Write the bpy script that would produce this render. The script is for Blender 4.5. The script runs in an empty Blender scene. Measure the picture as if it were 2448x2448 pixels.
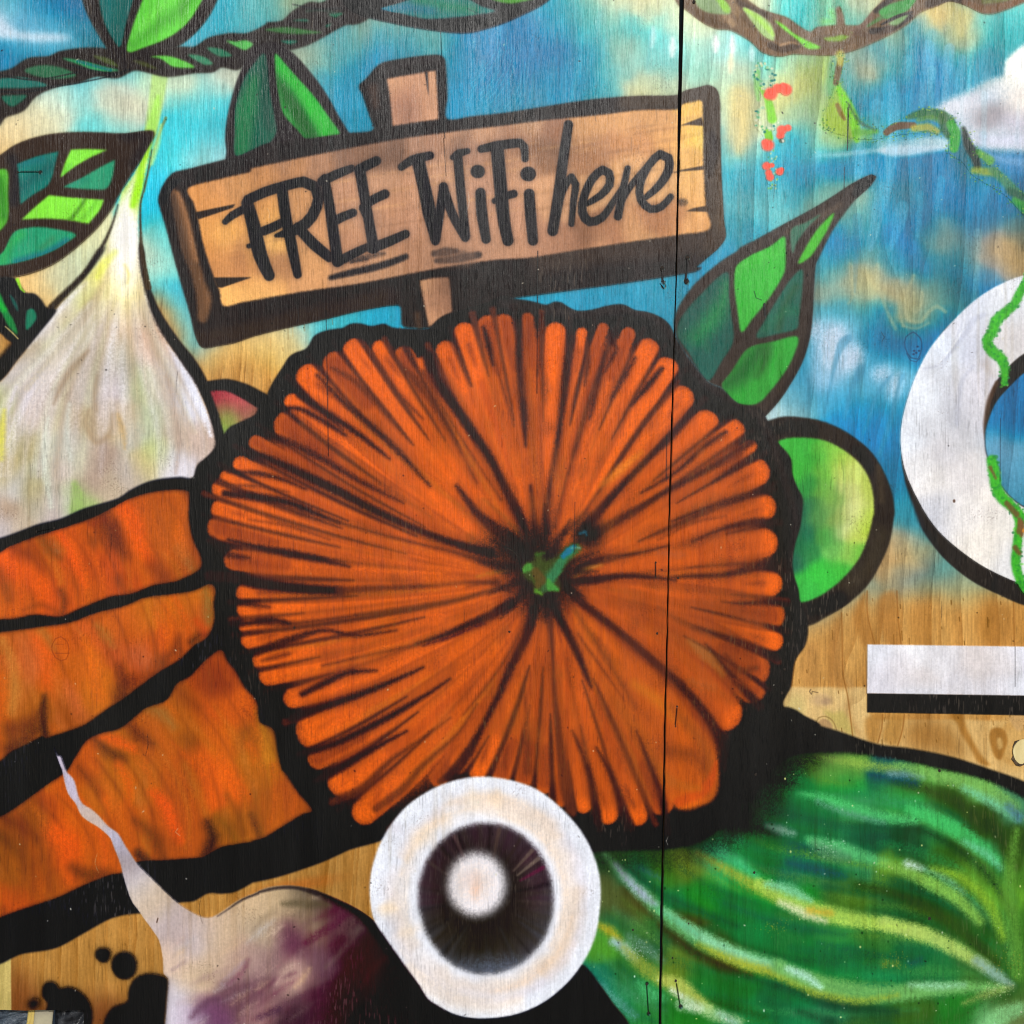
import bpy, bmesh, math, random
import numpy as np
from mathutils import Matrix, Vector

# ------------------------------------------------------------------ camera, light, exposure
S = 1.9 / 2448.0                     # metres per unit of the mural's drawing grid
TH = math.asin(50 / 2448.0)          # the photographer held the camera about one degree off plumb
GROUND_Y = 2540                      # drawing-grid row where the sheets meet the ground
CAM_D = 2.04

def P(x, y, d=0.0):
    """drawing grid -> world; d = metres in front of the sheet face"""
    dx, dy = x - 1224, y - 1224
    X = (dx * math.cos(TH) + dy * math.sin(TH)) * S
    Z = -(-dx * math.sin(TH) + dy * math.cos(TH)) * S + H0
    return (X, -d, Z)

H0 = (GROUND_Y - 1224) * S
scene = bpy.context.scene
COL = scene.collection
cam_data = bpy.data.cameras.new("camera")
cam = bpy.data.objects.new("camera", cam_data)
COL.objects.link(cam)
cam_data.sensor_width = 36
cam_data.lens = 36 * CAM_D / 1.9
cam_data.clip_end = 200
cam.matrix_world = Matrix.Translation((0, -CAM_D, H0)) @ Matrix.Rotation(math.radians(90), 4, 'X') @ Matrix.Rotation(TH, 4, 'Z')
scene.camera = cam

SUN_DIR = Vector((0.52, -2.04, 1.14)).normalized()     # towards the sun
sun_el = math.asin(SUN_DIR.z)
world = bpy.data.worlds.new("World")
scene.world = world
world.use_nodes = True
wn, wl = world.node_tree.nodes, world.node_tree.links
sky = wn.new('ShaderNodeTexSky')
sky.sky_type = 'NISHITA'
sky.sun_disc = False
sky.sun_elevation = sun_el
sky.sun_rotation = math.atan2(SUN_DIR.x, SUN_DIR.y)
wn['Background'].inputs['Strength'].default_value = 0.09
wl.new(sky.outputs[0], wn['Background'].inputs['Color'])
sd = bpy.data.lights.new("sun", 'SUN')
sd.energy = 2.6
sd.angle = math.radians(0.6)
sd.color = (1.0, 0.98, 0.945)
so = bpy.data.objects.new("sun", sd)
so.rotation_euler = SUN_DIR.to_track_quat('Z', 'Y').to_euler()
so.location = (0.2, -4, 6)
COL.objects.link(so)
scene.cycles.pixel_filter_type = 'BLACKMAN_HARRIS'
scene.cycles.filter_width = 1.1
scene.view_settings.view_transform = 'Standard'
scene.view_settings.look = 'None'
scene.view_settings.exposure = 0.0
scene.view_settings.gamma = 1.0

# ------------------------------------------------------------------ the painter: colour for the paint and the veneer
LO, HI = -210.0, 2660.0
T = 1.0
N = int((HI - LO) * T)
rng = np.random.default_rng(7)
rnd = random.Random(5)
IMG = np.zeros((N, N, 3), np.float32)
CLIP = None

def noise(cx, cy, seed, n=N):
    """smooth value noise, cell size in drawing units"""
    r = np.random.default_rng(seed)
    def taps(cell):
        m = int((HI - LO) / cell) + 4
        t = np.arange(n) / T / cell + 1.0
        i = t.astype(int)
        f = (t - i).astype(np.float32)
        return m, i, ((-1, -0.5*f+f*f-0.5*f**3), (0, 1-2.5*f*f+1.5*f**3), (1, 0.5*f+2*f*f-1.5*f**3), (2, -0.5*f*f+0.5*f**3))
    mx, ix, wx = taps(cx)
    my, iy, wy = taps(cy)
    G = r.random((my, mx)).astype(np.float32)
    R = sum(G[:, ix + k] * w[None, :] for k, w in wx)
    out = np.empty((n, n), np.float32)
    for s0 in range(0, n, 256):
        sl = slice(s0, min(n, s0 + 256))
        out[sl] = sum(R[iy[sl] + k] * w[sl, None] for k, w in wy)
    return out

FINE = rng.random((N, N)).astype(np.float32)
MID = noise(4.5, 4.5, 11)
SPRAY = np.clip(0.80 * FINE + 0.35 * MID - 0.075, 0, 1)
GRAINY = 0.42

def g(v): return (v - LO) * T        # drawing grid -> texel

def box(a, r):
    if r < 1: return a
    r = int(r)
    for ax in (0, 1):
        p = [(0, 0), (0, 0)]
        p[ax] = (r + 1, r)
        c = np.cumsum(np.pad(a, p, mode='edge'), axis=ax, dtype=np.float32)
        k = 2 * r + 1
        a = (c[k:] - c[:-k]) / k if ax == 0 else (c[:, k:] - c[:, :-k]) / k
    return a

def blur(a, s):
    """s in drawing units (about one sigma)"""
    s = s * T
    if s < 0.35: return a
    r = max(1, int(round(s * 1.22)))
    return box(box(box(a, r), r), max(1, r - 1)) if s > 1 else box(a, 1)

def spl(pts, closed=True, step=7.0):
    p = np.array(pts, float).reshape(-1, 2)
    n = len(p)
    out = []
    rngk = range(n if closed else n - 1)
    for i in rngk:
        if closed:
            a, b, c, d = p[i-1], p[i], p[(i+1) % n], p[(i+2) % n]
        else:
            a, b, c, d = p[max(i-1, 0)], p[i], p[i+1], p[min(i+2, n-1)]
        L = math.hypot(*(c - b))
        if L < 1e-6: continue
        m1, m2 = (c - a) * 0.5, (d - b) * 0.5
        for m in (m1, m2):
            q = math.hypot(*m)
            if q > L: m *= L / q
        k = max(1, int(L / step))
        for j in range(k):
            t = j / k
            out.append((2*t**3-3*t*t+1)*b + (t**3-2*t*t+t)*m1 + (-2*t**3+3*t*t)*c + (t**3-t*t)*m2)
    if not closed: out.append(p[-1])
    return np.array(out)

def raster(poly, pad):
    q = g(np.asarray(poly))
    x0, y0 = np.floor(q.min(0)).astype(int) - pad
    x1, y1 = np.ceil(q.max(0)).astype(int) + pad
    x0, y0, x1, y1 = max(x0, 0), max(y0, 0), min(x1, N), min(y1, N)
    if x1 <= x0 or y1 <= y0: return None
    W = x1 - x0
    m = np.zeros((y1 - y0, W), np.float32)
    ax, ay = q[:, 0], q[:, 1]
    bx, by = np.roll(ax, -1), np.roll(ay, -1)
    SUB = 3
    xs_edge = np.arange(W + 1) + x0
    for r in range(y0, y1):
        for k in range(SUB):
            yy = r + (k + 0.5) / SUB
            c = (ay <= yy) != (by <= yy)
            if not c.any(): continue
            xs = np.sort(ax[c] + (yy - ay[c]) / (by[c] - ay[c]) * (bx[c] - ax[c]))
            for i in range(0, len(xs) - 1, 2):
                a, b = max(xs[i] - x0, 0), min(xs[i+1] - x0, W)
                if b <= a: continue
                ia, ib = int(a), int(b)
                if ia == ib:
                    if ia < W: m[r-y0, ia] += (b - a) / SUB
                else:
                    m[r-y0, ia] += (ia + 1 - a) / SUB
                    m[r-y0, ia+1:ib] += 1.0 / SUB
                    if ib < W: m[r-y0, ib] += (b - ib) / SUB
    return np.clip(m, 0, 1), x0, y0

def put(m, x0, y0, col, alpha=1.0, grain=0.0, mode='mix'):
    h, w = m.shape
    sl = (slice(y0, y0 + h), slice(x0, x0 + w))
    m = m * alpha
    if grain:
        s = SPRAY[sl]
        m = np.clip(m + grain * GRAINY * 4.0 * (s - 0.5) * m * (1 - m), 0, 1)
    if CLIP is not None: m = m * CLIP[sl]
    m = m[..., None]
    c = np.asarray(col, np.float32)
    if c.ndim == 1: c = c / 255.0
    IMG[sl] = IMG[sl] * (1 - m) + c * m

def shape(pts, col, soft=1.2, alpha=1.0, grain=0.5, straight=False):
    """paint a filled outline; returns the outline used"""
    poly = np.array(pts, float).reshape(-1, 2) if straight else spl(pts)
    r = raster(poly, int(soft * 3 * T) + 2)
    if r is not None:
        m, x0, y0 = r
        put(blur(m, soft), x0, y0, col, alpha, grain)
    return poly

def mask_of(poly, soft=0.8):
    full = np.zeros((N, N), np.float32)
    r = raster(poly, int(soft * 3) + 2)
    if r is not None:
        m, x0, y0 = r
        m = blur(m, soft)
        full[y0:y0+m.shape[0], x0:x0+m.shape[1]] = m
    return full

def stroke(pts, w, col, soft=2.0, alpha=1.0, grain=0.5, straight=False):
    p = np.array(pts, float).reshape(-1, 2) if straight else spl(pts, False, max(9.0, min(24.0, float(np.max(w)) * .6)))
    n = len(p)
    w = np.atleast_1d(np.array(w, float))
    ww = np.interp(np.linspace(0, 1, n), np.linspace(0, 1, len(w)), w) * 0.5
    pad = ww.max() + soft * 1.5 + 2
    a, b = g(p.min(0) - pad), g(p.max(0) + pad)
    x0, y0, x1, y1 = [int(v) for v in (max(a[0], 0), max(a[1], 0), min(b[0], N), min(b[1], N))]
    if x1 <= x0 or y1 <= y0: return
    m = np.zeros((y1 - y0, x1 - x0), np.float32)
    for i in range(n - 1):
        q0, q1 = p[i], p[i+1]
        r = max(ww[i], ww[i+1]) + soft * 1.5 + 2
        cx0 = max(int(g(min(q0[0], q1[0]) - r)), x0); cx1 = min(int(g(max(q0[0], q1[0]) + r)) + 1, x1)
        cy0 = max(int(g(min(q0[1], q1[1]) - r)), y0); cy1 = min(int(g(max(q0[1], q1[1]) + r)) + 1, y1)
        if cx1 <= cx0 or cy1 <= cy0: continue
        X = (np.arange(cx0, cx1, dtype=np.float32) / T + LO)[None, :]
        Y = (np.arange(cy0, cy1, dtype=np.float32) / T + LO)[:, None]
        d = q1 - q0
        L2 = max(d @ d, 1e-6)
        t = np.clip(((X - q0[0]) * d[0] + (Y - q0[1]) * d[1]) / L2, 0, 1)
        D = np.sqrt((X - q0[0] - t * d[0])**2 + (Y - q0[1] - t * d[1])**2)
        R = ww[i] + t * (ww[i+1] - ww[i])
        c = np.clip((R - D) / max(soft, 0.8) * 0.5 + 0.5, 0, 1)
        c = c * c * (3 - 2 * c)
        v = m[cy0-y0:cy1-y0, cx0-x0:cx1-x0]
        np.maximum(v, c, out=v)
    put(m, x0, y0, col, alpha, grain)

def blob(x, y, rx, ry, col, soft=0.5, alpha=1.0, grain=0.3, rot=0.0):
    R = max(rx, ry) * (1 + soft) + 2
    x0, x1 = max(int(g(x - R)), 0), min(int(g(x + R)) + 1, N)
    y0, y1 = max(int(g(y - R)), 0), min(int(g(y + R)) + 1, N)
    if x1 <= x0 or y1 <= y0: return
    X = (np.arange(x0, x1) / T + LO)[None, :] - x
    Y = (np.arange(y0, y1) / T + LO)[:, None] - y
    c, s = math.cos(rot), math.sin(rot)
    d = np.sqrt(((X * c + Y * s) / rx)**2 + ((-X * s + Y * c) / ry)**2)
    m = np.clip((1 - d) / soft * 0.5 + 0.5, 0, 1)
    put((m * m * (3 - 2 * m)).astype(np.float32), x0, y0, col, alpha, grain)

def cfield(rows, sigma, x0, y0, w, h, warp=14):
    """colour field blended from (x, y, r, g, b) samples, returned for a texel window"""
    st = 6 if w * h < 3e6 else 11
    gx = (np.arange(0, w + st, st) + x0) / T + LO
    gy = (np.arange(0, h + st, st) + y0) / T + LO
    a = np.array(rows, np.float32)
    iy = np.clip((g(gy)).astype(int), 0, N - 1); ix = np.clip((g(gx)).astype(int), 0, N - 1)
    X = gx[None, :] + warp * (WX[iy][:, ix] - 0.5) * 2
    Y = gy[:, None] + warp * (WY[iy][:, ix] - 0.5) * 2
    num = np.zeros(X.shape + (3,), np.float32); den = np.zeros(X.shape, np.float32)
    for r in a:
        d2 = (X - r[0])**2 + (Y - r[1])**2
        k = np.exp(-d2 / (2 * sigma * sigma)) + 0.002 * np.exp(-d2 / (2 * (sigma * 3.2)**2)) + 1e-9 / (1 + d2 * 1e-4)
        num += k[..., None] * r[2:5]; den += k
    f = num / den[..., None] / 255.0
    ty = np.arange(h) / st; tx = np.arange(w) / st
    j = np.minimum(ty.astype(int), len(gy) - 2); i = np.minimum(tx.astype(int), len(gx) - 2)
    fy = (ty - j)[:, None, None]; fx = (tx - i)[None, :, None]
    A, B, C, D = f[j][:, i], f[j][:, i+1], f[j+1][:, i], f[j+1][:, i+1]
    return (A*(1-fx)+B*fx)*(1-fy) + (C*(1-fx)+D*fx)*fy

WX = 0.6 * noise(60, 45, 21) + 0.4 * noise(22, 18, 22)
WY = 0.6 * noise(60, 45, 23) + 0.4 * noise(22, 18, 24)

def fill_field(pts, rows, sigma, soft=1.2, grain=0.5, straight=False, alpha=1.0, warp=10):
    poly = np.array(pts, float).reshape(-1, 2) if straight else spl(pts)
    m, x0, y0 = raster(poly, int(soft * 3 * T) + 2)
    put(blur(m, soft), x0, y0, cfield(rows, sigma, x0, y0, m.shape[1], m.shape[0], warp), alpha, grain)
    return poly

OFF = (0, 600, 1200, 1808)
def Q(i, j, v):
    """survey tile (i, j): tile readings -> drawing grid, as a list of (x, y)"""
    f = 640 / 1932.0
    return [(OFF[i] + v[k] * f, OFF[j] + v[k+1] * f) for k in range(0, len(v), 2)]
def CP(v):
    f = 1550 / 1932.0
    return [(450 + v[k] * f, 680 + v[k+1] * f) for k in range(0, len(v), 2)]
def DP(v):
    f = 1224 / 1932.0
    return [(1224 + v[k] * f, 1224 + v[k+1] * f) for k in range(0, len(v), 2)]
def BP(v):
    f = 1224 / 1932.0
    return [(v[k] * f, v[k+1] * f) for k in range(0, len(v), 2)]
def QC(i, j, v):
    """tile colour samples x, y, r, g, b"""
    f = 640 / 1932.0
    return [(OFF[i] + v[k] * f, OFF[j] + v[k+1] * f, v[k+2], v[k+3], v[k+4]) for k in range(0, len(v), 5)]

INK = (30, 29, 34)
INK_GLARE = (44, 38, 34)                  # black with the brown veil of sun glare mixed into the colour
BROWN = (104, 82, 60)

# registry of painted pieces that become thin films of paint on the sheets
FILMS = []      # (name, outline, label, parent index or None)
def film(name, poly, label=None, parent=None):
    FILMS.append([name, np.asarray(poly, float), label, parent])
    return len(FILMS) - 1
# ------------------------------------------------------------------ the bare veneer and the sprayed sky
def seam_l(y): return np.interp(y, (-400, 0, 160, 400, 620, 760, 1240, 1500, 1800, 2300, 2448, 2800), (1632, 1623.8, 1622, 1618.5, 1616.0, 1611.7, 1598, 1593.5, 1586, 1576.5, 1574.5, 1567))
def seam_r(y): return np.interp(y, (-400, 0, 160, 250, 400, 620, 760, 1240, 1500, 1720, 1800, 2300, 2448, 2800), (1644, 1636, 1631.5, 1629, 1624, 1619.8, 1614.8, 1601, 1596.5, 1591.5, 1590.5, 1582.5, 1580.5, 1573))

gx = (np.arange(N) / T + LO).astype(np.float32)
XX = np.broadcast_to(gx[None, :], (N, N)); YY = np.broadcast_to(gx[:, None], (N, N))
RIGHT = (XX > (seam_l(gx) + 3)[:, None]).astype(np.float32)
lean = -(YY - 1224) * math.tan(TH)
def bands(seed, period, amp, knots):
    U = XX - lean + amp * (noise(420, 900, seed) - 0.5) * 2 + amp * 0.35 * (noise(150, 320, seed + 1) - 0.5) * 2 + 8 * (noise(26, 90, seed + 2) - 0.5)
    for kx, ky, rx, ry, st in knots:
        d = ((XX - kx) / rx)**2 + ((YY - ky) / ry)**2
        U = U + st * np.exp(-d) * np.sign(XX - kx + 0.01) * np.minimum(1, np.abs(XX - kx) / (rx * 0.35))
    r = np.random.default_rng(seed)
    edges = np.cumsum(period * (0.35 + 1.3 * r.random(200))) - 1200
    dep = 0.35 + 0.65 * r.random(200)
    k = np.clip(np.searchsorted(edges, U.ravel()).reshape(U.shape), 1, 199)
    t = (U - edges[k-1]) / (edges[k] - edges[k-1])
    return (1 - np.clip(t, 0, 1)**1.5 * dep[k] - 0.12 * (1 - dep[k])).astype(np.float32)
GR = bands(31, 66, 62, [(2182, 825, 70, 190, 60), (2448, 1800, 110, 130, -85), (2006, 1742, 60, 110, 55)])
GL = bands(41, 30, 38, [(1150, 210, 130, 190, 60), (150, 1550, 50, 90, 25), (1300, 900, 90, 260, 30)])
GRAIN = GR * RIGHT + GL * (1 - RIGHT)
del GR, GL
FIB = 0.5 * noise(3.2, 60, 51) + 0.5 * noise(2.4, 22, 52)       # upright fibres
WOOD = np.array((205, 156, 88), np.float32) / 255
DARKW = np.array((163, 108, 48), np.float32) / 255
a = (1 - GRAIN)[..., None] * 0.95
IMG[:] = WOOD * (1 - a) + DARKW * a
IMG *= (0.93 + 0.14 * FIB)[..., None]
IMG *= (0.93 + 0.14 * noise(210, 330, 53))[..., None]
IMG[:] = np.clip(IMG, 0, 1)
RAW = IMG.copy()

sky_rows = (
 QC(0,0,[50,50,106,165,186, 300,60,58,140,185, 420,150,34,122,176, 100,170,150,176,216, 10,130,196,216,224, 200,230,172,198,228, 120,110,120,165,205, 450,270,205,218,236, 330,250,190,208,234, 560,330,66,138,168, 100,350,46,136,184, 350,350,54,138,180, 10,430,58,140,190, 200,400,58,142,180, 620,150,46,106,140, 560,60,52,120,170, 660,280,66,120,130, 1650,60,108,184,210, 1800,80,150,186,176, 1550,200,98,180,206, 1400,320,128,188,212, 1850,130,110,180,190, 1700,180,104,178,196,
   600,620,160,214,220, 750,720,218,218,188, 450,740,200,222,204, 300,870,216,210,172, 100,950,224,206,160, 50,1080,222,188,128, 650,880,146,214,216, 850,900,158,218,216, 900,780,220,214,184, 930,680,222,208,180, 1100,600,186,220,186, 900,560,140,215,225, 1300,600,200,216,184, 1600,560,196,196,172, 1500,650,160,216,216, 1600,760,104,202,222, 1600,620,190,200,180, 1350,780,146,220,226, 1300,900,112,214,232, 1200,1050,124,226,242, 1450,1000,124,214,232, 1600,950,108,200,216, 1560,1080,196,220,224, 1400,1150,186,226,226, 1250,1150,140,226,236, 1150,1300,104,214,248, 1080,1470,70,214,252, 1150,1650,146,220,222, 1100,1850,204,216,188, 1180,1750,146,222,222, 700,1750,224,226,178, 500,1600,215,215,170])
 + QC(0,1,[600,100,200,216,182, 420,230,186,206,182, 300,200,232,196,134, 200,260,232,190,120, 350,330,234,190,118, 500,160,210,205,165, 30,680,168,120,76, 1130,150,156,226,222, 1200,350,112,200,228, 1320,480,184,216,204, 1280,440,110,196,224, 1350,640,146,202,208, 1430,740,120,190,212, 1080,60,200,214,190, 1500,850,218,182,104, 1700,850,214,166,80, 1650,750,216,176,106, 1860,930,214,166,84, 1560,780,212,176,110, 1900,700,216,180,116, 1600,900,212,170,88])
 + QC(1,1,[100,720,218,190,122, 60,900,218,172,72, 250,680,218,192,128, 350,580,164,206,200, 500,520,124,200,216, 900,480,68,178,212, 1050,430,62,168,206, 700,490,110,196,214, 250,600,214,196,138, 150,820,216,176,86])
 + QC(1,0,[60,100,86,166,180, 220,60,150,166,128, 100,30,116,176,176, 350,30,130,160,130, 450,370,150,176,156, 350,440,164,176,150, 480,480,126,166,152, 700,260,106,166,178, 800,230,152,166,136, 1050,230,144,170,148, 1100,330,72,150,186, 900,330,68,150,196, 620,330,116,166,172, 1250,290,124,166,160, 1350,300,110,158,150, 650,550,62,150,188, 550,600,104,166,188, 700,700,106,166,208, 800,850,72,156,192, 720,900,64,152,188, 1000,380,60,148,190, 1200,370,70,148,170, 1500,350,42,146,194, 1700,300,42,146,198, 1880,400,14,126,182, 1600,550,34,142,192, 1500,720,66,156,202, 1700,750,84,160,198, 1900,760,76,150,188, 1800,600,30,134,184, 1600,260,50,150,200, 1450,500,60,152,186])
 + QC(2,0,[200,300,26,130,180, 350,400,26,130,186, 150,550,28,130,182, 400,200,54,160,202, 500,100,88,172,194, 620,50,168,202,172, 800,60,216,212,164, 1050,30,226,212,156, 1200,60,204,218,178, 650,150,112,196,204, 900,180,92,196,212, 1100,200,130,220,220, 1220,300,190,236,236, 900,330,164,196,172, 950,430,150,192,182, 820,330,178,194,160, 700,350,86,176,202, 600,500,62,160,196, 800,550,122,186,190, 1100,600,186,200,164, 1000,660,204,200,148, 1200,550,144,200,194, 1180,680,206,204,150, 700,650,100,170,186, 400,650,54,150,190, 150,700,90,150,186, 500,560,46,150,196, 1150,420,150,210,206,  # palest samples by the joint, here and below, carry sun glare
   1350,150,232,240,194, 1450,230,224,232,184, 1380,330,176,226,204, 1540,350,190,234,232, 1650,350,200,238,238, 1800,330,140,224,232, 1450,500,160,206,184, 1700,470,202,206,164, 1650,600,166,206,186, 1700,750,228,204,132, 1720,900,228,206,136, 1700,1050,212,206,154, 1600,800,170,212,196, 1620,1050,112,196,218, 1560,700,190,210,160, 1700,1250,104,190,218, 1850,1100,146,206,208, 1850,800,190,216,182, 1850,1250,104,180,208, 1650,1450,130,182,194, 1800,1500,130,186,192, 1620,1650,104,166,184, 1750,1650,84,166,194, 1560,1850,74,152,194])
 + QC(3,0,[200,50,106,206,206, 350,120,84,200,206, 300,10,120,212,212, 500,80,146,206,154, 750,30,192,186,142, 700,130,104,180,172, 50,10,230,232,184, 100,500,126,206,202, 250,450,126,202,182, 300,550,188,194,112, 200,570,232,206,130, 430,550,150,178,78, 380,650,180,180,102, 180,780,206,202,122, 350,800,150,186,142, 300,900,124,190,192, 480,900,146,174,84, 600,950,140,168,64, 780,960,80,150,122, 700,480,124,160,152, 770,540,208,166,94, 650,600,54,150,192, 900,400,86,150,178, 1000,300,152,166,120, 1150,300,52,140,186, 1050,500,74,160,164, 1200,450,34,130,188, 1300,150,204,186,118, 1480,200,208,192,118, 1300,350,76,150,172, 1450,330,154,176,138, 1600,150,136,200,194, 1850,80,156,216,210, 1800,200,76,176,180, 1500,450,84,180,208, 1700,400,56,150,162, 1850,250,66,170,176, 1300,600,34,134,192, 1450,600,64,166,208, 1650,500,46,134,168, 900,700,44,140,182, 800,800,36,120,162, 950,800,104,186,218, 1100,700,44,146,198, 1250,720,46,130,172, 1600,620,90,150,180,
   300,1080,84,180,208, 450,1020,150,200,202, 200,1150,56,160,198, 300,1300,54,160,202, 500,1200,34,140,188, 700,1180,40,146,192, 900,1200,50,150,202, 1100,1200,14,126,172, 1350,1200,14,120,168, 1600,1200,46,106,106, 1500,1300,60,140,190, 150,1500,130,182,184, 100,1350,120,186,202, 480,1450,130,166,148, 720,1500,130,166,152, 750,1420,158,168,132, 700,1600,94,160,172, 750,1750,86,150,174, 650,1750,36,130,192, 900,1500,56,150,202, 1050,1400,56,130,154, 1200,1600,24,114,162, 1400,1650,104,140,154, 1350,1720,130,140,122, 1650,1650,76,114,154, 1800,1800,196,160,104, 1600,1850,146,140,124, 1900,1700,100,120,112, 1650,1350,80,150,198, 1400,1400,24,120,172, 1500,1500,56,130,184, 1000,1800,34,130,192, 850,1900,136,160,138, 1800,1500,40,118,170, 1880,1330,30,120,170])
 + QC(3,1,[600,60,44,140,188, 500,180,66,146,168, 600,220,156,152,116, 780,200,196,166,98, 460,300,162,150,112, 700,290,192,164,108, 900,220,196,162,102, 950,100,34,130,182, 1200,180,14,120,172, 1150,330,184,150,92, 1000,250,166,150,108, 1300,250,86,120,116, 1300,370,134,150,118, 750,350,94,166,166, 600,420,44,140,182, 480,470,86,150,172, 900,480,14,120,166, 1200,480,116,140,106, 1100,430,150,150,104, 1300,480,16,126,182, 1450,280,56,110,130, 1500,100,24,120,162, 1700,50,156,130,104, 1800,60,196,156,92, 1700,180,66,130,202, 850,650,10,110,156, 1000,700,10,110,156, 1250,620,14,126,192, 1130,700,14,110,162, 850,780,24,120,168,
   420,560,192,216,236, 580,600,194,206,228, 660,580,180,200,222, 520,560,118,170,186, 560,800,150,186,216, 650,780,192,202,228, 620,700,84,156,182, 420,720,82,166,208, 740,680,60,140,180, 880,870,194,202,228, 1000,900,166,196,222, 800,950,118,166,202, 900,1050,56,130,162, 980,1020,152,182,220, 400,1000,104,160,202, 300,1050,130,176,206, 300,1150,172,196,202, 600,1100,130,176,216, 150,1180,192,206,212, 700,1200,84,160,208, 650,1260,14,140,208, 750,1280,6,130,198, 1000,1150,74,150,192, 1000,1250,34,134,186, 900,1350,24,134,198, 1000,1500,44,120,162, 950,1650,44,120,162, 1050,1850,108,150,142, 1000,1750,44,120,166])
 + QC(3,2,[1050,50,44,130,168, 1080,120,64,140,178, 1100,220,132,150,140, 1230,230,14,116,162, 1200,320,194,170,106, 1100,350,204,166,100, 1000,300,178,140,94, 1350,400,86,140,142, 1200,480,112,130,132, 1350,560,106,140,132, 1500,500,118,146,132, 1300,650,142,150,114, 1500,680,164,150,98, 1400,720,156,150,106])
 + [(2700, 1050, 20, 120, 175), (2420, 1000, 14, 116, 172), (2410, 1090, 130, 160, 190), (2400, 1140, 90, 140, 170), (2440, 930, 8, 118, 178), (2560, 1200, 80, 140, 170), (2650, 300, 60, 140, 180), (2650, 700, 40, 120, 170), (-100, 100, 60, 140, 190), (-100, 350, 190, 190, 170), (-100, 700, 200, 160, 110), (700, -120, 90, 170, 190), (1500, -120, 150, 200, 190), (2200, -120, 120, 190, 190)])

skyc = cfield(sky_rows, 30, 0, 0, N, N, warp=16)
bw = np.clip((skyc[..., 2] - skyc[..., 0]) * 2.4, 0, 1)
skyc[..., 0] *= 1 - .50 * bw; skyc[..., 1] *= 1 - .08 * bw; skyc[..., 2] *= 1 - .08 * bw
# where the sky colour stops and bare veneer begins
edge_pts = [(-220,-220),(2680,-220),(2680,1420),(2448,1418),(2354,1428),(2290,1440),(2240,1420),(2180,1418),(2130,1425),(2095,1440),(2060,1430),(1900,1500),(1500,1300),(700,930),(640,880),(560,850),(520,868),(490,885),(460,850),(380,700),(250,760),(60,800),(-40,760),(-220,760)]
skym = blur(mask_of(spl(edge_pts), 1), 17)
skym = np.clip(skym + 0.22 * (WX - 0.5) * skym * (1 - skym) * 4, 0, 1)
# veneer bands show through the thinly sprayed sky, paler and darker by turns
lum = 1 + (GRAIN - 0.62)[..., None] * (0.13 * RIGHT[..., None] + 0.04)
lum = lum * (0.96 + 0.08 * FIB)[..., None]
IMG[:] = IMG * (1 - skym[..., None]) + np.clip(skyc * lum + 0.03 * ((GRAIN - 0.6) * RIGHT)[..., None], 0, 1) * skym[..., None]
del skyc, lum

# bleached band of veneer under the white bar
shape([(1880,1642),(2070,1642),(2074,1700),(2090,1720),(2300,1720),(2460,1725),(2660,1740),(2660,1960),(2448,1900),(2200,1815),(1990,1765),(1860,1700)], (226,206,152), 2.0, 0.55, 0.2, True)
shape([(2100,1780),(2130,1700),(2300,1690),(2480,1700),(2480,1860),(2300,1820)], (200,150,84), 30, 0.35, 0.2)
for (x, y, rx, ry, c, al) in ((1962,1672,24,14,(172,142,112),.5),(1975,1676,12,8,(150,122,98),.5),(1900,1690,24,30,(200,186,120),.5),(1925,1745,60,16,(200,180,96),.5)):
    blob(x, y, rx, ry, c, 0.6, al, 0.6)
for pts, c, al, so_ in (([700,800,790,640,798,800,850,1020,770,1032,715,920],(176,120,58),.5,4),([880,700,960,640,1010,660,1022,860,1045,1030,950,1030,880,860],(178,122,60),.5,4),([1110,760,1200,740,1260,800,1240,1030,1130,1030,1090,900],(190,134,66),.45,8),([1640,740,1740,720,1850,760,1850,1040,1660,1040,1600,900],(178,122,58),.5,8),([1858,700,1932,730,2000,1040,1850,1040],(196,140,70),.3,4),([540,960,600,820,612,1000,625,1250,690,1330,560,1330,520,1150],(180,126,66),.5,5),([340,1080,400,1000,450,1040,440,1330,350,1330,300,1200],(186,134,74),.4,6),([640,1260,700,1330,640,1480,690,1650,760,1690,690,1540,690,1400],(190,148,92),.5,4),([790,1560,905,1530,900,1620,872,1735,800,1715],(182,130,64),.55,3),([960,1540,1062,1530,1050,1640,1015,1755,940,1745,900,1700],(176,126,60),.5,4),([1100,1580,1320,1575,1400,1640,1480,1760,1540,1850,1300,1810,1080,1765],(164,112,52),.5,14),([480,1500,560,1520,620,1500,680,1600,695,1690,640,1660,560,1620],(196,176,100),.6,3)):
    shape(Q(3,2,pts), tuple(v * .94 for v in c), so_, min(.9, al * 1.5), .3)
for pts in ([612,800,616,1000,622,1240,655,1400,692,1690],[1010,640,1018,830,1042,1030],[795,640,800,820,850,1020],[1852,700,1856,1040],[1064,1530,1050,1640,1016,1755],[906,1530,902,1620,873,1735]):
    stroke(Q(3,2,pts), 2.6, (140,90,40), 1.6, .75)
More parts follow.
